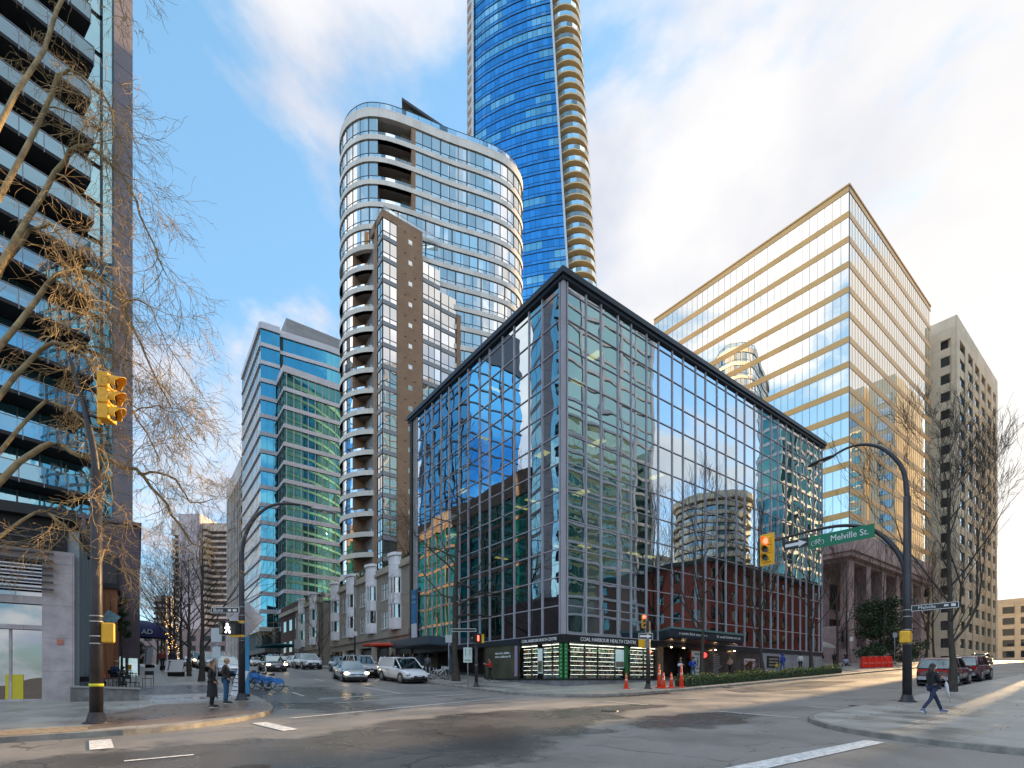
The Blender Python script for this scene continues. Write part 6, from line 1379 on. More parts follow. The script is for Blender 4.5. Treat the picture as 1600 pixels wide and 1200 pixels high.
# cafe tables and chairs in the patio
M_cafe = mat('black_cafe_metal', (.03, .03, .035), .45, .3)
def table(label, u, v): 
    t = empty('cafe_table', W(u, v, .14), TH, label, 'table', 'black cafe tables on the left patio'); b = MB(); b.box(-.33, .33, -.33, .33, .7, .74); b.build('table_top', M_cafe, t, bevel=.01)
    for x in (-.28, .28):
        for y in (-.28, .28): b = MB(); b.tube([(x, y, 0), (x, y, .7)], .018, 6); b.build('leg', M_cafe, t)
def chair(label, u, v, rz):
    t = empty('cafe_chair', W(u, v, .14), rz, label, 'chair', 'black cafe chairs on the left patio'); b = MB(); b.box(-.21, .21, -.21, .21, .43, .46); b.build('seat', M_cafe, t)
    b = MB(); b.box(-.21, .21, .19, .22, .62, .84); b.build('backrest', M_cafe, t)
    for x in (-.19, .19):
        for y, h in ((-.19, .44), (.2, .8)): b = MB(); b.tube([(x, y, 0), (x, y, h)], .014, 5); b.build('leg', M_cafe, t)
table('black table in front of the person in the red vest', 29.4, -.95); table('black table in front of the seated man in navy', 33.2, -.35); table('empty black table nearest the timber wall', 36.2, -.6)
chair('black chair at the left, nearest the shop fins', 28.6, -1.75, R(200)); chair('black chair facing the near table', 30.2, -.2, R(100)); chair('black chair on the pavement side of the middle table', 33.4, .45, R(20)); chair('black chair between the two tables', 31.4, -.7, R(160)); chair('black chair under the person in the red vest', 30.0, -1.55, R(210)); chair('black chair under the seated man in navy', 34.6, -1.0, R(190))
# neighbours of the awning, rubbish etc
t = empty('baby_stroller', W(24.0, 68.3, .14), R(200), 'small grey baby stroller on the far pavement', 'stroller'); b = MB(); b.sphere((0, 0, .6), .38, 12, 8, sc_=(1.1, .7, .8)); b.build('hood', mat('stroller_grey', (.3, .33, .42), .7), t); b = MB(); b.tube([(-.3, -.2, .12), (.35, -.2, .95)], .015, 5); b.tube([(-.3, .2, .12), (.35, .2, .95)], .015, 5); b.tube([(.3, -.2, .12), (-.2, -.2, .5)], .015, 5); b.tube([(.3, .2, .12), (-.2, .2, .5)], .015, 5); b.tube([(.35, -.2, .95), (.35, .2, .95)], .018, 5); b.build('frame', M_black, t)
for x in (-.3, .3):
    for y in (-.22, .22): b = MB(); b.tube([(x, y-.02, .12), (x, y+.02, .12)], .12, 10); b.build('wheel', M_black, t)
# ---------------------------------------------------------------- cars
M_tyre = mat('tyre', (.015, .015, .016), .8); M_rim = mat('alloy_rim', (.42, .43, .45), .35, .7)
M_cglass = glass('car_glass', (.6, .75, .8), .13, (.012, .018, .02), wav=0)
M_hl = mat('headlight_glass', (.6, .62, .65), .15, .2); M_hlon = mat('headlight_lit', (1, .75, .35), .4, emit=(1, .72, .38), estr=8); M_tail = mat('tail_light', (.45, .01, .01), .25); M_cblack = mat('black_trim', (.015, .015, .017), .45); M_chrome = mat('chrome', (.6, .6, .62), .15, 1)
M_plate = mat('number_plate', (.6, .62, .66), .5)
def paint(n, c, metal=0.0): return mat('paint_'+n, c, .32, metal, coat=1)
CARS = {  # length, width, height; body stations (x, half width, z low, z belt, z centre); roof (x windscreen base, top, roof end, rear base); beltline and wheels
 'sedan': dict(L=4.6, W=.89, H=1.45, st=[(-2.3, .70, .40, .86, .90), (-2.2, .82, .26, .93, .98), (-1.6, .88, .2, .95, 1.02), (-.6, .89, .19, .92, .98), (.6, .89, .19, .89, .95), (1.2, .88, .2, .84, .93), (1.8, .86, .22, .75, .84), (2.15, .80, .24, .64, .70), (2.3, .66, .34, .52, .56)], roof=(1.15, .35, -.95, -1.85), belt=.90, wx=(-1.36, 1.36), wr=.33, rw=.60),
 'suv': dict(L=4.75, W=.95, H=1.78, st=[(-2.36, .82, .5, 1.0, 1.05), (-2.28, .90, .36, 1.10, 1.12), (-1.5, .94, .32, 1.12, 1.14), (0, .95, .3, 1.10, 1.14), (.8, .95, .3, 1.08, 1.13), (1.3, .94, .3, 1.04, 1.12), (1.9, .92, .32, .98, 1.06), (2.25, .87, .36, .85, .93), (2.38, .76, .45, .7, .78)], roof=(1.05, .40, -1.85, -2.25), belt=1.10, wx=(-1.42, 1.42), wr=.39, rw=.68),
 'van': dict(L=5.1, W=.98, H=1.80, st=[(-2.55, .86, .45, .98, 1.0), (-2.48, .94, .28, 1.05, 1.05), (-1.5, .97, .22, 1.05, 1.06), (.4, .98, .22, 1.03, 1.06), (1.2, .97, .22, .98, 1.05), (1.75, .94, .24, .90, .99), (2.2, .88, .27, .78, .86), (2.45, .76, .34, .6, .68), (2.55, .62, .42, .5, .54)], roof=(1.45, .42, -2.15, -2.45), belt=1.04, wx=(-1.55, 1.5), wr=.35, rw=.74),
}
def make_car(kind, pm, name, panel=False, dark_low=None, lit=False, grille='thin'):
    c = CARS[kind]; t = empty(name, (0, 0, 0), 0, '', 'car'); st = c['st']
    b = MB(); rows = []
    for x, w_, zl, zb_, zc in st:
        pr_ = [(-.0, zl), (.78*w_, zl), (.95*w_, zl+.10), (1.0*w_, zl+.32*(zb_-zl)+.05), (1.0*w_, zl+.62*(zb_-zl)), (.965*w_, zb_), (.84*w_, zb_+.035), (.45*w_, zc-.01), (0, zc)]
        rows.append([b.pt((x, y, z)) for y, z in pr_]+[b.pt((x, -y, z)) for y, z in pr_[-2:0:-1]])
    n = len(rows[0])
    for a, d in zip(rows, rows[1:]):
        for k in range(n): b.fi((a[k], a[(k+1) % n], d[(k+1) % n], d[k]), 0, True)
    b.fi(rows[0], 0); b.fi(rows[-1][::-1], 0)
    body = b.build('body', pm, t)
    md = body.modifiers.new('s', 'SUBSURF'); md.levels = md.render_levels = 1
    # greenhouse
    x0, x1, x2, x3 = c['roof']; zb_ = c['belt']; H = c['H']; W_ = c['W']; rw = c['rw']
    def pts(dy, dz, ex=0): return [(x0+ex, W_*.86+dy, zb_-.02), (x1, rw+dy, H-.07+dz), (x2, rw+dy, H-.09+dz), (x3-ex, W_*.84+dy, zb_-.0)]
    b = MB(); A = pts(0, 0); L_ = [b.pt(p) for p in A]; R_ = [b.pt((p[0], -p[1], p[2])) for p in A]
    mid = [b.pt(((A[1][0]+A[2][0])/2, s*(rw+.03), H-.06)) for s in (1, -1)]
    b.fi(L_); b.fi(R_[::-1]); b.fi((L_[0], L_[1], R_[1], R_[0])); b.fi((L_[3], R_[3], R_[2], L_[2])); b.build('window_glass', M_cglass, t)
    b = MB(); rw2 = rw+.01      # roof skin
    rr_ = []
    for x, dz, k in ((x1+.06, -.045, .98), (x1-.12, .0, 1), ((x1+x2)/2, .045, 1.03), (x2+.12, .01, 1), (x2-.06, -.06, .98)):
        rr_.append([b.pt((x, y*rw2*k, H-.055+dz-.05*abs(y)**3)) for y in (-1.03, -.8, -.35, .35, .8, 1.03)]+[b.pt((x, y*rw2*k*.97, H-.12+dz)) for y in (1.0, -1.0)])
    m_ = len(rr_[0])
    for a, d in zip(rr_, rr_[1:]):
        for k in range(m_): b.fi((a[k], a[(k+1) % m_], d[(k+1) % m_], d[k]), 0, k < 5)
    b.fi(rr_[0]); b.fi(rr_[-1]); b.build('roof', pm, t)
    for s in (1, -1):
        b = MB(); P3 = [(x, s*y, z) for x, y, z in pts(.012, .0)]
        b.tube([P3[0], P3[1]], .045, 6); b.tube([P3[2], P3[3]], .075 if kind != 'sedan' else .07, 6); b.tube([P3[1], P3[2]], .04, 6)
        xb = (x0+x2)/2-.1 if kind != 'van' else (x0+x1)/2-.75; b.tube([(xb, s*(W_*.87), zb_), (xb-.05, s*(rw+.02), H-.09)], .04, 6, 0)
        if kind == 'suv': xb = x2+.75; b.tube([(xb, s*(W_*.87), zb_), (xb-.02, s*(rw+.02), H-.09)], .04, 6)
        if panel: xb = (x0+x1)/2-.75; b.hexa([(x3+.02, s*W_*.85, zb_-.02), (xb, s*W_*.875, zb_-.02), (xb, s*W_*.855, zb_-.02), (x3+.02, s*W_*.83, zb_-.02)][::1], [(x2, s*(rw+.02), H-.07), (xb, s*(rw+.02), H-.06), (xb, s*(rw), H-.06), (x2, s*rw, H-.07)])
        b.build('pillar', pm, t)
    fx, rx = st[-1][0], st[0][0]; zb0 = st[-1][2]
    for s in (1, -1):
        for wx in c['wx']:
            wr = c['wr']; b = MB(); y = s*(W_-.10)
            b.tube([(wx, s*(W_-.26), wr), (wx, s*(W_-.24), wr), (wx, s*(W_-.04), wr), (wx, s*(W_-.015), wr)], [wr*.9, wr, wr, wr*.9], 22); w_ = b.build('wheel', M_tyre, t)
            b = MB(); b.tube([(wx, s*(W_-.02), wr), (wx, s*(W_-.005), wr)], wr*.62, 20, 1); b.tube([(wx, s*(W_-.01), wr), (wx, s*(W_+.012), wr)], wr*.14, 10, 0)
            for k in range(7): a = 6.283*k/7; b.tube([(wx, s*(W_+.002), wr), (wx+wr*.6*math.cos(a), s*(W_+.002), wr+wr*.6*math.sin(a))], .026, 5, 0)
            b.tube([(wx+wr*.62*math.cos(R(q)), s*(W_-.002), wr+wr*.62*math.sin(R(q))) for q in range(0, 361, 24)], .018, 5, 0, cap=False); b.build('rim', [M_rim, M_cblack], w_)
            b = MB(); b.tube([(wx, s*(W_-.3), wr+.02), (wx, s*(W_+.004), wr+.02)], wr*1.14, 24); b.build('wheel_arch', M_cblack, t)
        b = MB(); zl = st[-3][3]-.10; b.sphere((fx-.20, s*.69*W_/.89, zl-.01), .2, 12, 8, sc_=(.95, .85, .45)); b.build('headlight', M_hlon if lit else M_hl, t); b = MB(); b.hexa([(fx-.42, s*.79*W_/.89, zl-.16), (fx-.1, s*.42, zl-.22), (fx-.26, s*.42, zl-.2), (fx-.5, s*.74, zl-.16)], [(fx-.46, s*.8*W_/.89, zl+.02), (fx-.13, s*.42, zl-.06), (fx-.3, s*.42, zl-.02), (fx-.52, s*.74, zl+.03)])
        b = MB(); b.box(rx-.01, rx+.16, min(s*.60*W_, s*.84*W_), max(s*.60*W_, s*.84*W_), st[1][3]-.24, st[1][3]-.06); b.build('tail_light', M_tail, t)
        b = MB(); b.sphere((x0-.42, s*(W_+.10), zb_+.08), .12, 8, 6, sc_=(.6, 1, .7)); b.build('wing_mirror', pm, t)
        b = MB(); [b.box(x_-.09, x_+.09, s*(W_+.0)-.012, s*W_+.012, zb_-.18, zb_-.145) for x_ in ((x0+x2)/2-.3, x2+.35)]; b.build('door_handle', M_cblack if kind == 'van' else M_chrome, t)
        b = MB(); [b.box(x_-.008, x_+.008, s*(W_+.0)-.006, s*W_+.004, .35, zb_-.06) for x_ in ((x0+x2)/2, x0-.12, x2+.2)]; b.build('door_gap', M_cblack, t)
    b = MB(); zf = st[-2][3]
    if grille == 'wide': b.box(fx-.16, fx+.03, -.52, .52, zf-.30, zf-.12); b.box(fx-.2, fx+.02, -.7, .7, zb0-.04, zb0+.10)
    elif grille == 'oval': b.box(fx-.12, fx+.035, -.42, .42, zf-.26, zf-.03); b.box(fx-.2, fx+.02, -.62, .62, zb0-.05, zb0+.04)
    else: b.box(fx-.16, fx+.02, -.46, .46, zf-.13, zf-.06); b.box(fx-.2, fx+.02, -.66, .66, zb0-.06, zb0+.06)
    b.build('grille', M_cblack, t, bevel=.02)
    b = MB(); b.box(fx-.02, fx+.05, -.2, .2, zb0+.08, zb0+.19); b.build('number_plate', M_plate, t)
    b = MB(); b.box(rx-.03, rx+.04, -.22, .22, st[1][3]-.32, st[1][3]-.19); b.build('rear_plate', M_plate, t)
    b = MB(); b.tube([(fx-.02, 0, zf-.1), (fx+.035, 0, zf-.1)], .055, 12); b.build('emblem', M_chrome, t)
    b = MB(); b.box(rx+.25, fx-.3, -W_*.86, W_*.86, .14, .24); b.build('underside', M_cblack, t)
    return t
def park(t, u, v, label, back=False, rot=0, group='cars on the side street', main=False):
    a = TH-R(90) if not main else TH       # facing the crossing along the side street
    if back: a += math.pi
    d = Vector((math.cos(a+rot), math.sin(a+rot))); p = W(u, v)
    uf = lambda q: (-.6*q.x+.8*q.y, .8*q.x+.6*q.y)
    f = Vector(p.xy)+d*1.4; r_ = Vector(p.xy)-d*1.4; fu, ru = uf(f), uf(r_)
    s = Vector((-d.y, d.x)); lu, ri = uf(Vector(p.xy)+s*.7), uf(Vector(p.xy)-s*.7)
    pit = math.atan2(G(*fu)-G(*ru), 2.8); rol = math.atan2(G(*lu)-G(*ri), 1.4)
    t.location = (p.x, p.y, (G(*fu)+G(*ru))/2+.005); t.rotation_euler = Euler((rol, -pit, a+rot), 'XYZ'); t['label'] = label; t['group'] = group; return t
silver = paint('silver_blue', (.42, .49, .52), .35); whitep = paint('white', (.72, .72, .74)); grey = paint('silver', (.45, .47, .5), .4); blackp = paint('black', (.02, .02, .022)); maroon = paint('maroon', (.10, .03, .035)); bluep = paint('pale_blue', (.2, .34, .42), .3)
sed = park(make_car('sedan', silver, 'sedan_car', lit=True), 36.6, 12.5, 'silver sedan with lit headlights driving towards the crossing', rot=R(-6))
van = park(make_car('van', whitep, 'delivery_van', panel=True, grille='oval'), 34.2, 15.6, 'white panel van parked nearest the corner of the glass building', rot=R(2))
van['category'] = 'van'
suv = park(make_car('suv', grey, 'suv_car', lit=True, grille='wide'), 40.2, 14.6, 'silver off-road wagon between the silver sedan and the white van')
dk = park(make_car('sedan', blackp, 'sedan_car', lit=True, grille='wide'), 50.0, 9.9, 'dark car with glowing orange headlights coming down the side street')
wsuv = park(make_car('suv', whitep, 'suv_car', grille='wide'), 54.5, 14.2, 'white sport utility car parked before the far townhouses'); wsuv.scale = (1, 1, .93)
wsed = park(make_car('sedan', whitep, 'sedan_car'), 60.5, 14.6, 'white sedan parked just behind the white sport utility car')
def another(src, u, v, label, back=False, grp='cars on the side street'): return park(copy_tree(src), u, v, label, back, group=grp)
teal_ = park(make_car('sedan', bluep, 'sedan_car'), 46.6, 15.4, 'pale blue car whose roof shows behind the silver off-road wagon')
another(dk, 67, 14.8, 'dark parked car behind the white sedan'); another(suv, 73, 15, 'silver wagon parked sixth up the right kerb'); another(dk, 79, 15, 'dark car parked seventh up the right kerb'); another(wsed, 86, 15, 'small white car parked near the teal umbrellas')
for ch in list(bpy.data.objects):
    pass
gl = 'cars parked along the left kerb of the side street'
lc = park(make_car('sedan', whitep, 'sedan_car'), 45.0, 5.6, 'white sedan parked first on the left kerb behind the bare tree', group=gl)
another(wsuv, 51.5, 5.5, 'white sport utility car parked second on the left kerb', grp=gl); bk = park(make_car('sedan', blackp, 'sedan_car'), 58, 5.6, 'black sedan parked third on the left kerb', group=gl); another(suv, 64.5, 5.6, 'silver wagon parked fourth on the left kerb', grp=gl)
another(bk, 71, 5.6, 'black sedan parked fifth on the left kerb', grp=gl); another(lc, 78, 5.6, 'white sedan parked sixth on the left kerb', grp=gl); another(teal_, 85, 5.6, 'pale blue sedan parked seventh on the left kerb', grp=gl); another(bk, 93, 5.6, 'black sedan parked last in sight on the left kerb', grp=gl)
rs = park(make_car('suv', maroon, 'suv_car'), 8.9, 41.0, 'dark red sport utility car parked behind the walking woman, seen from the rear', group='cars on the main road', main=True)
b = MB(); b.box(-2.42, -2.3, -.8, .8, .95, 1.05); b.build('rear_light_bar', M_tail, rs); b = MB(); b.box(-2.46, -2.3, -.75, .75, .42, .62); b.build('rear_bumper', mat('silver_bumper', (.4, .4, .42), .4, .4), rs)
b = MB(); b.hexa([(-2.34, -.78, 1.12), (-2.28, -.78, 1.12), (-2.28, .78, 1.12), (-2.34, .78, 1.12)], [(-1.98, -.66, 1.62), (-1.92, -.66, 1.62), (-1.92, .66, 1.62), (-1.98, .66, 1.62)]); b.build('rear_window', M_cglass, rs)
park(copy_tree(rs), 9.0, 47.8, 'second dark red car parked ahead of the first, partly behind the big tree', group='cars on the main road', main=True)
park(copy_tree(dk), 15.8, 90, 'dark car far up the main road', group='cars on the main road', main=True)
# ---------------------------------------------------------------- people
M_skin = mat('skin', (.42, .24, .16), .6); M_hair = mat('dark_hair', (.03, .02, .015), .7); M_shoe = mat('dark_shoe', (.02, .02, .022), .6); M_shoew = mat('white_sole', (.6, .6, .6), .6)
def skinmesh(name, verts, rads, edges, root, m, parent, sub=1):
    me = bpy.data.meshes.new('t'); me.from_pydata([tuple(v) for v in verts], edges, []); o = bpy.data.objects.new('t', me); C.objects.link(o)
    md = o.modifiers.new('k', 'SKIN'); md.use_smooth_shade = True; s = o.modifiers.new('s', 'SUBSURF'); s.levels = s.render_levels = sub
    for i, sv_ in enumerate(me.skin_vertices[0].data): sv_.radius = rads[i] if isinstance(rads[i], tuple) else (rads[i], rads[i]); sv_.use_root = (i == root)
    dg = bpy.context.evaluated_depsgraph_get(); dg.update(); m2 = bpy.data.meshes.new_from_object(o.evaluated_get(dg)); bpy.data.objects.remove(o)
    m2.materials.clear(); m2.materials.append(m)
    for p in m2.polygons: p.use_smooth = True; p.material_index = 0
    q = bpy.data.objects.new(name, m2); C.objects.link(q); q.parent = parent; return q
def person(label, u, v, rz, h=1.7, top=(.02, .02, .02), legs=(.02, .02, .03), hair='dark_hair', hairlen=0, coat=0, pose='stand', shoes='dark', arms=None, hood=None, group=None, z=.145, hat=None, bald=False, jname='jacket'):
    """faces local -y"""
    t = empty('person', W(u, v, z), rz, label, 'person', group); s = h/1.75
    P_ = dict(pel=(0, 0, .96), sp=(0, .0, 1.16), ch=(0, .01, 1.34), nk=(0, .0, 1.50), hd=(0, -.02, 1.58))
    for sd, sg in (('l', 1), ('r', -1)):
        P_['hip'+sd] = (.09*sg, 0, .92); P_['kn'+sd] = (.10*sg, -.015, .50); P_['an'+sd] = (.10*sg, .02, .09); P_['to'+sd] = (.11*sg, -.15, .03)
        P_['sh'+sd] = (.18*sg, .01, 1.42); P_['el'+sd] = (.25*sg, .04, 1.13); P_['wr'+sd] = (.22*sg, -.08, .90)
    if pose == 'walk':
        P_.update(knl=(.09, -.22, .53), anl=(.09, -.40, .12), tol=(.09, -.56, .07), knr=(-.09, .12, .52), anr=(-.09, .42, .17), tor=(-.09, .33, .03), ell=(.24, .12, 1.14), wrl=(.22, .05, .92), elr=(-.24, -.06, 1.14), wrr=(-.2, -.24, 1.0))
    if pose == 'stroll':
        P_.update(knl=(.09, -.1, .51), anl=(.09, -.16, .1), tol=(.09, -.32, .05), knr=(-.09, .06, .5), anr=(-.09, .2, .12), tor=(-.09, .06, .03))
    if pose == 'sit':
        for k in ('pel', 'sp', 'ch', 'nk', 'hd'): P_[k] = (P_[k][0], P_[k][1]+.0-(.10 if k in ('nk', 'hd') else .04 if k == 'ch' else 0), P_[k][2]-.42)
        for sd, sg in (('l', 1), ('r', -1)):
            P_['hip'+sd] = (.09*sg, -.02, .52); P_['kn'+sd] = (.12*sg, -.44, .52); P_['an'+sd] = (.12*sg, -.44, .10); P_['to'+sd] = (.12*sg, -.60, .03); P_['sh'+sd] = (.18*sg, -.04, 1.0); P_['el'+sd] = (.24*sg, -.10, .74); P_['wr'+sd] = (.14*sg, -.36, .72)
    if arms == 'front': P_.update(ell=(.24, -.02, 1.13), elr=(-.24, -.02, 1.13), wrl=(.10, -.28, 1.12), wrr=(-.08, -.28, 1.14))
    if arms == 'phone': P_.update(ell=(.24, -.05, 1.14), elr=(-.24, -.05, 1.14), wrl=(.06, -.34, 1.28), wrr=(-.10, -.30, 1.22))
    if arms == 'pocket': P_.update(wrl=(.19, -.10, .98), wrr=(-.19, -.10, .98), ell=(.27, .06, 1.15), elr=(-.27, .06, 1.15))
    if arms == 'hip': P_.update(ell=(.33, .03, 1.16), elr=(-.33, .03, 1.16), wrl=(.17, -.1, 1.05), wrr=(-.17, -.1, 1.05))
    V = {k: Vector(p)*s for k, p in P_.items()}
    def sk(name, keys, edges, rad, m, root, sub=1, ext=None):
        ks = list(keys); vs_ = [V[k] for k in ks]; return skinmesh(name, vs_, [tuple(x*s for x in r_) if isinstance(r_, tuple) else r_*s for r_ in rad], [(ks.index(a), ks.index(c)) for a, c in edges], ks.index(root), m, t, sub)
    E_ = [('pel', 'sp'), ('sp', 'ch'), ('ch', 'nk'), ('nk', 'hd')]
    ks = ['pel', 'sp', 'ch', 'nk', 'hd']; rd = [.105, .10, .11, .05, .05]
    for sd in 'lr':
        ks += ['hip'+sd, 'kn'+sd, 'an'+sd, 'to'+sd, 'sh'+sd, 'el'+sd, 'wr'+sd]; rd += [.075, .052, .036, .03, .05, .037, .025]
        E_ += [('pel', 'hip'+sd), ('hip'+sd, 'kn'+sd), ('kn'+sd, 'an'+sd), ('an'+sd, 'to'+sd), ('ch', 'sh'+sd), ('sh'+sd, 'el'+sd), ('el'+sd, 'wr'+sd)]
    body = sk('body', ks, E_, rd, M_skin, 'pel')
    # head and hands are part of the same body mesh
    b = MB(); hc = V['hd']+Vector((0, -.01, .07))*s
    b.sphere(hc, .1*s, 14, 10, sc_=(.78, .93, 1.16)); b.sphere(hc+Vector((0, -.093, -.012))*s, .017*s, 6, 5, sc_=(.8, 1.1, 1.3)); b.sphere(hc+Vector((0, -.05, -.075))*s, .045*s, 8, 6, sc_=(.9, 1, .8))
    for sg in (1, -1): b.sphere(hc+Vector((.08*sg, .005, -.01))*s, .02*s, 6, 5, sc_=(.5, .8, 1.4)); b.sphere(hc+Vector((.03*sg, -.086, .012))*s, .011*s, 6, 4, m=1)
    b.sphere(hc+Vector((0, -.088, -.055))*s, .016*s, 6, 4, m=2, sc_=(1.4, .6, .4))
    for sd, sg in (('l', 1), ('r', -1)):
        w0 = V['wr'+sd]; d = (V['wr'+sd]-V['el'+sd]).normalized(); q = w0+d*.09*s; b.tube([w0, w0+d*.04*s, q], [.022*s, .034*s, .03*s], 7)
        side = d.cross(Vector((0, 0, 1))).normalized() if abs(d.z) < .9 else Vector((0, -1, 0)); cu = side.cross(d)
        for k, ln in enumerate((.062, .075, .07, .055)): p0 = q+side*(k-1.5)*.017*s; p1 = p0+(d*.6+cu*.1)*ln*s; b.tube([p0, p1, p1+(d*.3-cu*.5)*ln*s*.7], [.009*s, .008*s, .006*s], 5)
        b.tube([w0+d*.03*s, w0+(d*.07+side*-.035)*s, w0+(d*.1+side*-.04)*s], [.012*s, .01*s, .007*s], 5)
    hh = b.build('t', [M_skin, M_black, mat('lips', (.35, .12, .1), .6)], None, fix=False)
    bm = bmesh.new(); bm.from_mesh(body.data); nf = len(bm.faces); bm.from_mesh(hh.data); bm.to_mesh(body.data); bm.free(); body.data.materials.clear()
    for mm in hh.data.materials: body.data.materials.append(mm)
    bpy.data.objects.remove(hh)
    lm = mat('cloth_%d_%d_%d' % tuple(int(c*99) for c in legs), legs, .85, var=.2, scale=9); tm = mat('cloth_%d_%d_%d' % tuple(int(c*99) for c in top), top, .8, var=.2, scale=9)
    ks = ['pel']+[k+sd for sd in 'lr' for k in ('hip', 'kn', 'an')]; sk('trousers', ks, [e for e in E_ if e[0] in ks and e[1] in ks], [.125]+[.095, .068, .055]*2, lm, 'pel')
    V['hemt'] = V['pel']+Vector((0, 0, -.04-coat*.0))*s
    ks = ['hemt', 'sp', 'ch', 'nk']+[k+sd for sd in 'lr' for k in ('sh', 'el', 'wr')]
    E2 = [('hemt', 'sp')]+[e for e in E_ if e[0] in ks and e[1] in ks]
    sk(jname, ks, E2, [(.155, .13), .135, .145, .062]+[.068, .055, .042]*2, tm, 'sp')
    if coat:      # skirt of a long coat
        b = MB(); rs_ = []
        for f in range(5):
            z = (1.0-(coat)*f/4)*s; w_ = (.165+.045*f/4)*s; rs_.append([b.pt(V['pel']*Vector((1, 1, 0)) + Vector((w_*1.05*math.cos(R(24*k)), w_*.85*math.sin(R(24*k))*(1+.06*math.sin(k*2.1)), z))) if False else b.pt(Vector((w_*1.05*math.cos(R(24*k)), V['pel'].y+w_*.85*math.sin(R(24*k)), z))) for k in range(15)])
        for a, c in zip(rs_, rs_[1:]): [b.fi((a[k], a[(k+1) % 15], c[(k+1) % 15], c[k]), 0, True) for k in range(15)]
        b.build('coat_skirt', tm, t)
    for sd in 'lr':
        a, c = V['an'+sd], V['to'+sd]; d = (c-a); dz = Vector((0, d.y, 0)).normalized() if abs(d.y) > .01 else Vector((0, -1, 0)); heel = a-dz*.05*s+Vector((0, 0, -.035))*s
        b = MB(); b.tube([heel, a+Vector((0, 0, -.02))*s+dz*.03*s, c+Vector((0, 0, .02))*s, c+dz*.05*s+Vector((0, 0, .01))*s], [.04*s, .05*s, .045*s, .025*s], 8); b.build('shoe', M_shoe if shoes == 'dark' else mat('shoe_blue', (.1, .14, .25), .6), t)
        b = MB(); b.tube([heel+Vector((0, 0, -.03))*s, c+dz*.05*s+Vector((0, 0, -.025))*s], [.035*s, .03*s], 6); b.build('shoe_sole', M_shoew if shoes != 'plain' else M_shoe, t)
    if hood: b = MB(); b.sphere(hc+Vector((0, .02, .01))*s, .13*s, 12, 8, sc_=(.95, 1, 1.1)); b.build('hood', tm, t)
    elif not bald:
        hm = MATS.get(hair) or M_hair; b = MB()
        for p, r_, sc_ in (((0, .022, .03), .106, (.86, .9, 1.02)), ((0, .05, -.03), .08, (.9, .7, 1.1))): b.sphere(hc+Vector(p)*s, r_*s, 12, 8, sc_=sc_)
        if hairlen: b.tube([hc+Vector((0, .05, .0))*s, hc+Vector((0, .09, -.12))*s, hc+Vector((0, .10, -.12-hairlen))*s], [.085*s, .085*s, .04*s], 9)
        b.build('hair', hm, t)
    if hat: b = MB(); b.sphere(hc+Vector((0, .0, .06))*s, .108*s, 12, 6, sc_=(.88, 1, .7)); b.tube([hc+Vector((0, -.06, .05))*s, hc+Vector((0, -.17, .035))*s], [.07*s, .05*s], 8); b.build('cap', mat('cap_'+hat, {'tan': (.45, .3, .15), 'black': (.02, .02, .02), 'navy': (.02, .03, .1)}[hat], .8), t)
    return t, V, hc, s
mat('blond_hair', (.38, .24, .12), .7); mat('brown_hair', (.10, .05, .025), .7)
RGT = R(90)     # facing +x (right)
t, V, hc, s = person('woman in a long black hooded coat waiting beside the man at the left corner', 20.9, 2.15, R(108), 1.68, (.018, .016, .018), (.015, .015, .018), hair='brown_hair', coat=.60, arms='pocket')
b = MB(); b.tube([hc+Vector((-.09, .07, -.1))*s, hc+Vector((0, .12, -.07))*s, hc+Vector((.09, .07, -.1))*s], [.05*s, .075*s, .05*s], 8); b.build('fur_collar', mat('fur', (.4, .26, .15), .9, var=.4, scale=20), t)
t, V, hc, s = person('man in a black leather jacket and blue jeans waiting at the left corner', 22.2, 2.75, R(104), 1.78, (.025, .022, .022), (.03, .10, .20), hair='brown_hair', arms='pocket', bald=True)
b = MB(); b.sphere(hc+Vector((0, .045, -.01))*s, .095*s, 10, 8, sc_=(.84, .72, .9)); b.build('hair', mat('cropped_hair', (.22, .13, .08), .8), t)
t, V, hc, s = person('woman in a black jacket and jeans striding with a closed umbrella at the right', 5.0, 21.6, R(90), 1.68, (.016, .016, .02), (.02, .03, .07), pose='walk', arms='phone', hairlen=.25, shoes='blue')
b = MB(); b.sphere(hc+Vector((0, -.072, -.035))*s, .058*s, 10, 8, sc_=(1, .65, 1)); b.build('face_mask', mat('mask_white', (.65, .66, .68), .7), t)
b = MB(); b.box(-.13*s, .13*s, -.24*s, -.12*s, .86*s, 1.02*s); b.build('bum_bag', M_black, t, bevel=.03)
b = MB(); q = V['wrl']; b.box(q.x-.04, q.x+.04, q.y-.16, q.y-.08, q.z+.03, q.z+.045); b.build('phone', M_black, t)
e = empty('umbrella', t.matrix_world.translation+Vector((0, 0, 0)), 0, 'closed white umbrella hanging from the walking woman\'s hand', 'umbrella')
q = Matrix.Rotation(R(90), 4, 'Z') @ (V['wrr']+Vector((0, -.1*s, 0))); e.location = W(5.0, 21.6, .145)+q
b = MB(); b.tube([(0, 0, -.08), (.01, 0, -.2), (.05, 0, -.42), (.12, 0, -.66)], [.015, .055, .045, .012], 9); b.build('cloth', mat('umbrella_white', (.6, .6, .62), .6), e); b = MB(); b.tube([(.12, 0, -.66), (.15, 0, -.78)], .008, 5); b.tube([(0, 0, -.1), (-.01, 0, .05), (.03, 0, .09), (.06, 0, .05)], .012, 6); b.build('handle', M_galv, e)
RED = (.62, .025, .02)
t, V, hc, s = person('person in a bright red jacket looking at a phone beside the frosted window', 30.6, 20.9, R(-75), 1.72, RED, (.012, .012, .014), pose='stroll', arms='phone', hat='black')
b = MB(); q = V['wrl']; b.box(q.x-.05, q.x+.05, q.y-.2, q.y-.06, q.z, q.z+.02); b.build('phone', M_signw, t)
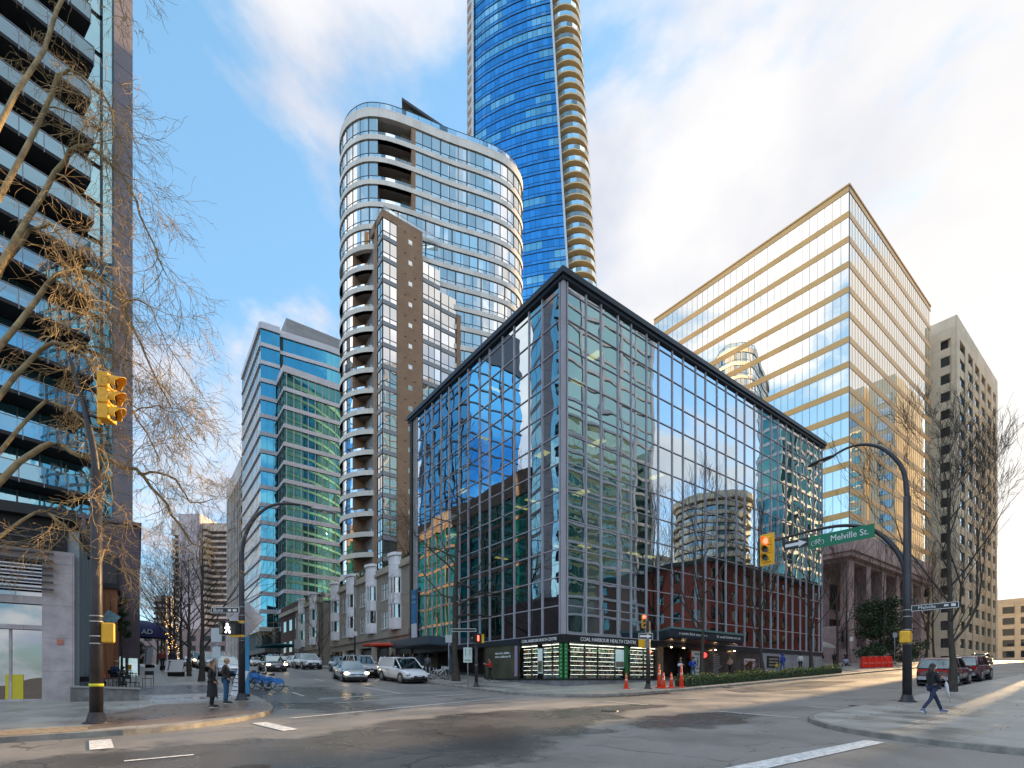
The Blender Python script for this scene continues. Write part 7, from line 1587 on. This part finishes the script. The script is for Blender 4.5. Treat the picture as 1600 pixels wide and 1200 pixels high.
t, V, hc, s = person('person in a dark coat holding a white bundle at the building entrance', 22.6, 32.9, R(20), 1.75, (.03, .025, .04), (.03, .04, .07), pose='stroll', arms='front')
e = empty('white_bundle', W(22.6, 32.9, .145+1.15)+Vector((-.12, -.32, 0)), 0, 'white parcel held by the person in the dark coat', 'parcel'); b = MB(); b.sphere((0, 0, 0), .2, 10, 8, sc_=(1.1, .8, .7)); b.build('wrapping', M_signw, e)
person('person in a blue sports jersey with hands on hips by the anchor board', 22.2, 33.9, R(15), 1.74, (.02, .07, .42), (.05, .10, .18), pose='stroll', arms='hip', hair='brown_hair', hat='navy', jname='jersey')
person('person in a beige top walking past the directory wall', 22.6, 39.9, R(-60), 1.68, (.48, .34, .24), (.015, .015, .018), pose='stroll', arms='front')
person('person in a blue hooded coat walking away behind the hedge', 22.5, 49.0, R(195), 1.8, (.02, .05, .28), (.04, .10, .22), pose='stroll', hood=True)
person('small child in yellow and teal beside the person in the blue coat', 22.2, 47.2, R(180), 1.0, (.6, .35, .02), (.02, .2, .22), hair='blond_hair')
person('person in a white jacket and black trousers near the end of the lilac wall', 22.5, 52.7, R(140), 1.74, (.6, .58, .56), (.015, .015, .02), pose='stroll')
person('person in black standing left of the stroller group', 24.6, 66.6, R(-60), 1.75, (.02, .02, .02), (.02, .02, .02)); person('person in pale trousers standing under the small canopy', 25.2, 64.9, R(30), 1.7, (.03, .025, .02), (.45, .42, .38))
person('person in a dark navy jacket pushing the stroller', 24.3, 69.2, R(-70), 1.78, (.02, .02, .05), (.02, .02, .03), arms='front')
person('man in a navy jacket and tan cap sitting at the patio table', 34.55, -1.02, R(85), 1.75, (.02, .03, .09), (.02, .02, .035), pose='sit', hat='tan', hair='brown_hair')
t, V, hc, s = person('person in a red top and yellow safety vest sitting behind the left pole', 30.0, -1.5, R(60), 1.75, RED, (.02, .02, .03), pose='sit')
b = MB(); b.tube([(0, -.0, .60), (0, -.02, .72)], [.16, .16], 12); b.build('vest_band', mat('hi_vis_yellow', (.6, .75, .03), .6), t)
for i, (u, v, rz, c) in enumerate(((42.5, 20.4, 10, (.02, .02, .03)), (43.5, 19.4, 200, (.05, .02, .02)), (47.5, 20.6, 40, (.12, .03, .03)), (60.5, 19.5, 0, (.02, .02, .02)), (61.2, 18.8, 180, (.03, .03, .04)))):
    person(['person in dark clothes standing in front of the canopy behind the van', 'person in dark red clothes beside the orange umbrella', 'person in a reddish coat under the orange umbrella', 'dark figure on the pavement right of the white sport utility car', 'second dark figure behind the white sport utility car'][i], u, v, R(rz), 1.72, c, (.02, .02, .025))
b = None
for i, (u, v, rz, c, l) in enumerate(((49, 1.6, 20, (.3, .05, .04), (.02, .02, .03)), (53, 2.4, 190, (.03, .04, .07), (.04, .05, .09)), (70, 1.2, 10, (.2, .18, .15), (.02, .02, .02)), (28.5, 62.5, 90, (.12, .03, .03), (.02, .02, .03)), (38.0, 19.6, 170, (.1, .1, .12), (.03, .03, .05)))):
    person(['person in a red jacket walking up the left pavement', 'person in navy walking away up the left pavement', 'person in a grey brown coat far up the left pavement', 'person in dark red at the corner behind the glass building', 'person in a grey jacket walking past the dark lobby entrance'][i], u if i != 3 else 26.4, v, R(rz), 1.72, c, l, pose='stroll')
# food stand canopy at the far corner
t = empty('market_canopy', W(25.6, 64.6, .14), TH, 'small rounded silver canopy at the right end of the lilac wall', 'canopy'); b = MB(); n = 10
A = [[b.pt((-1.9+3.8*i/6, 1.2*math.cos(R(180*q/n)), 2.2+.9*math.sin(R(180*q/n))*(1-.25*abs(i-3)/3))) for q in range(n+1)] for i in range(7)]
for a, c in zip(A, A[1:]): [b.fi((a[q], a[q+1], c[q+1], c[q]), 0, True) for q in range(n)]
b.build('canopy_sheet', mat('silver_sheet', (.5, .48, .46), .4, .5, var=.3, scale=3), t, fix=False)
for x in (-1.8, 1.8):
    for y in (-1.1, 1.1): b = MB(); b.tube([(x, y, 0), (x, y, 2.2)], .03, 6); b.build('leg', M_pole, t)
bpy.context.view_layer.update()
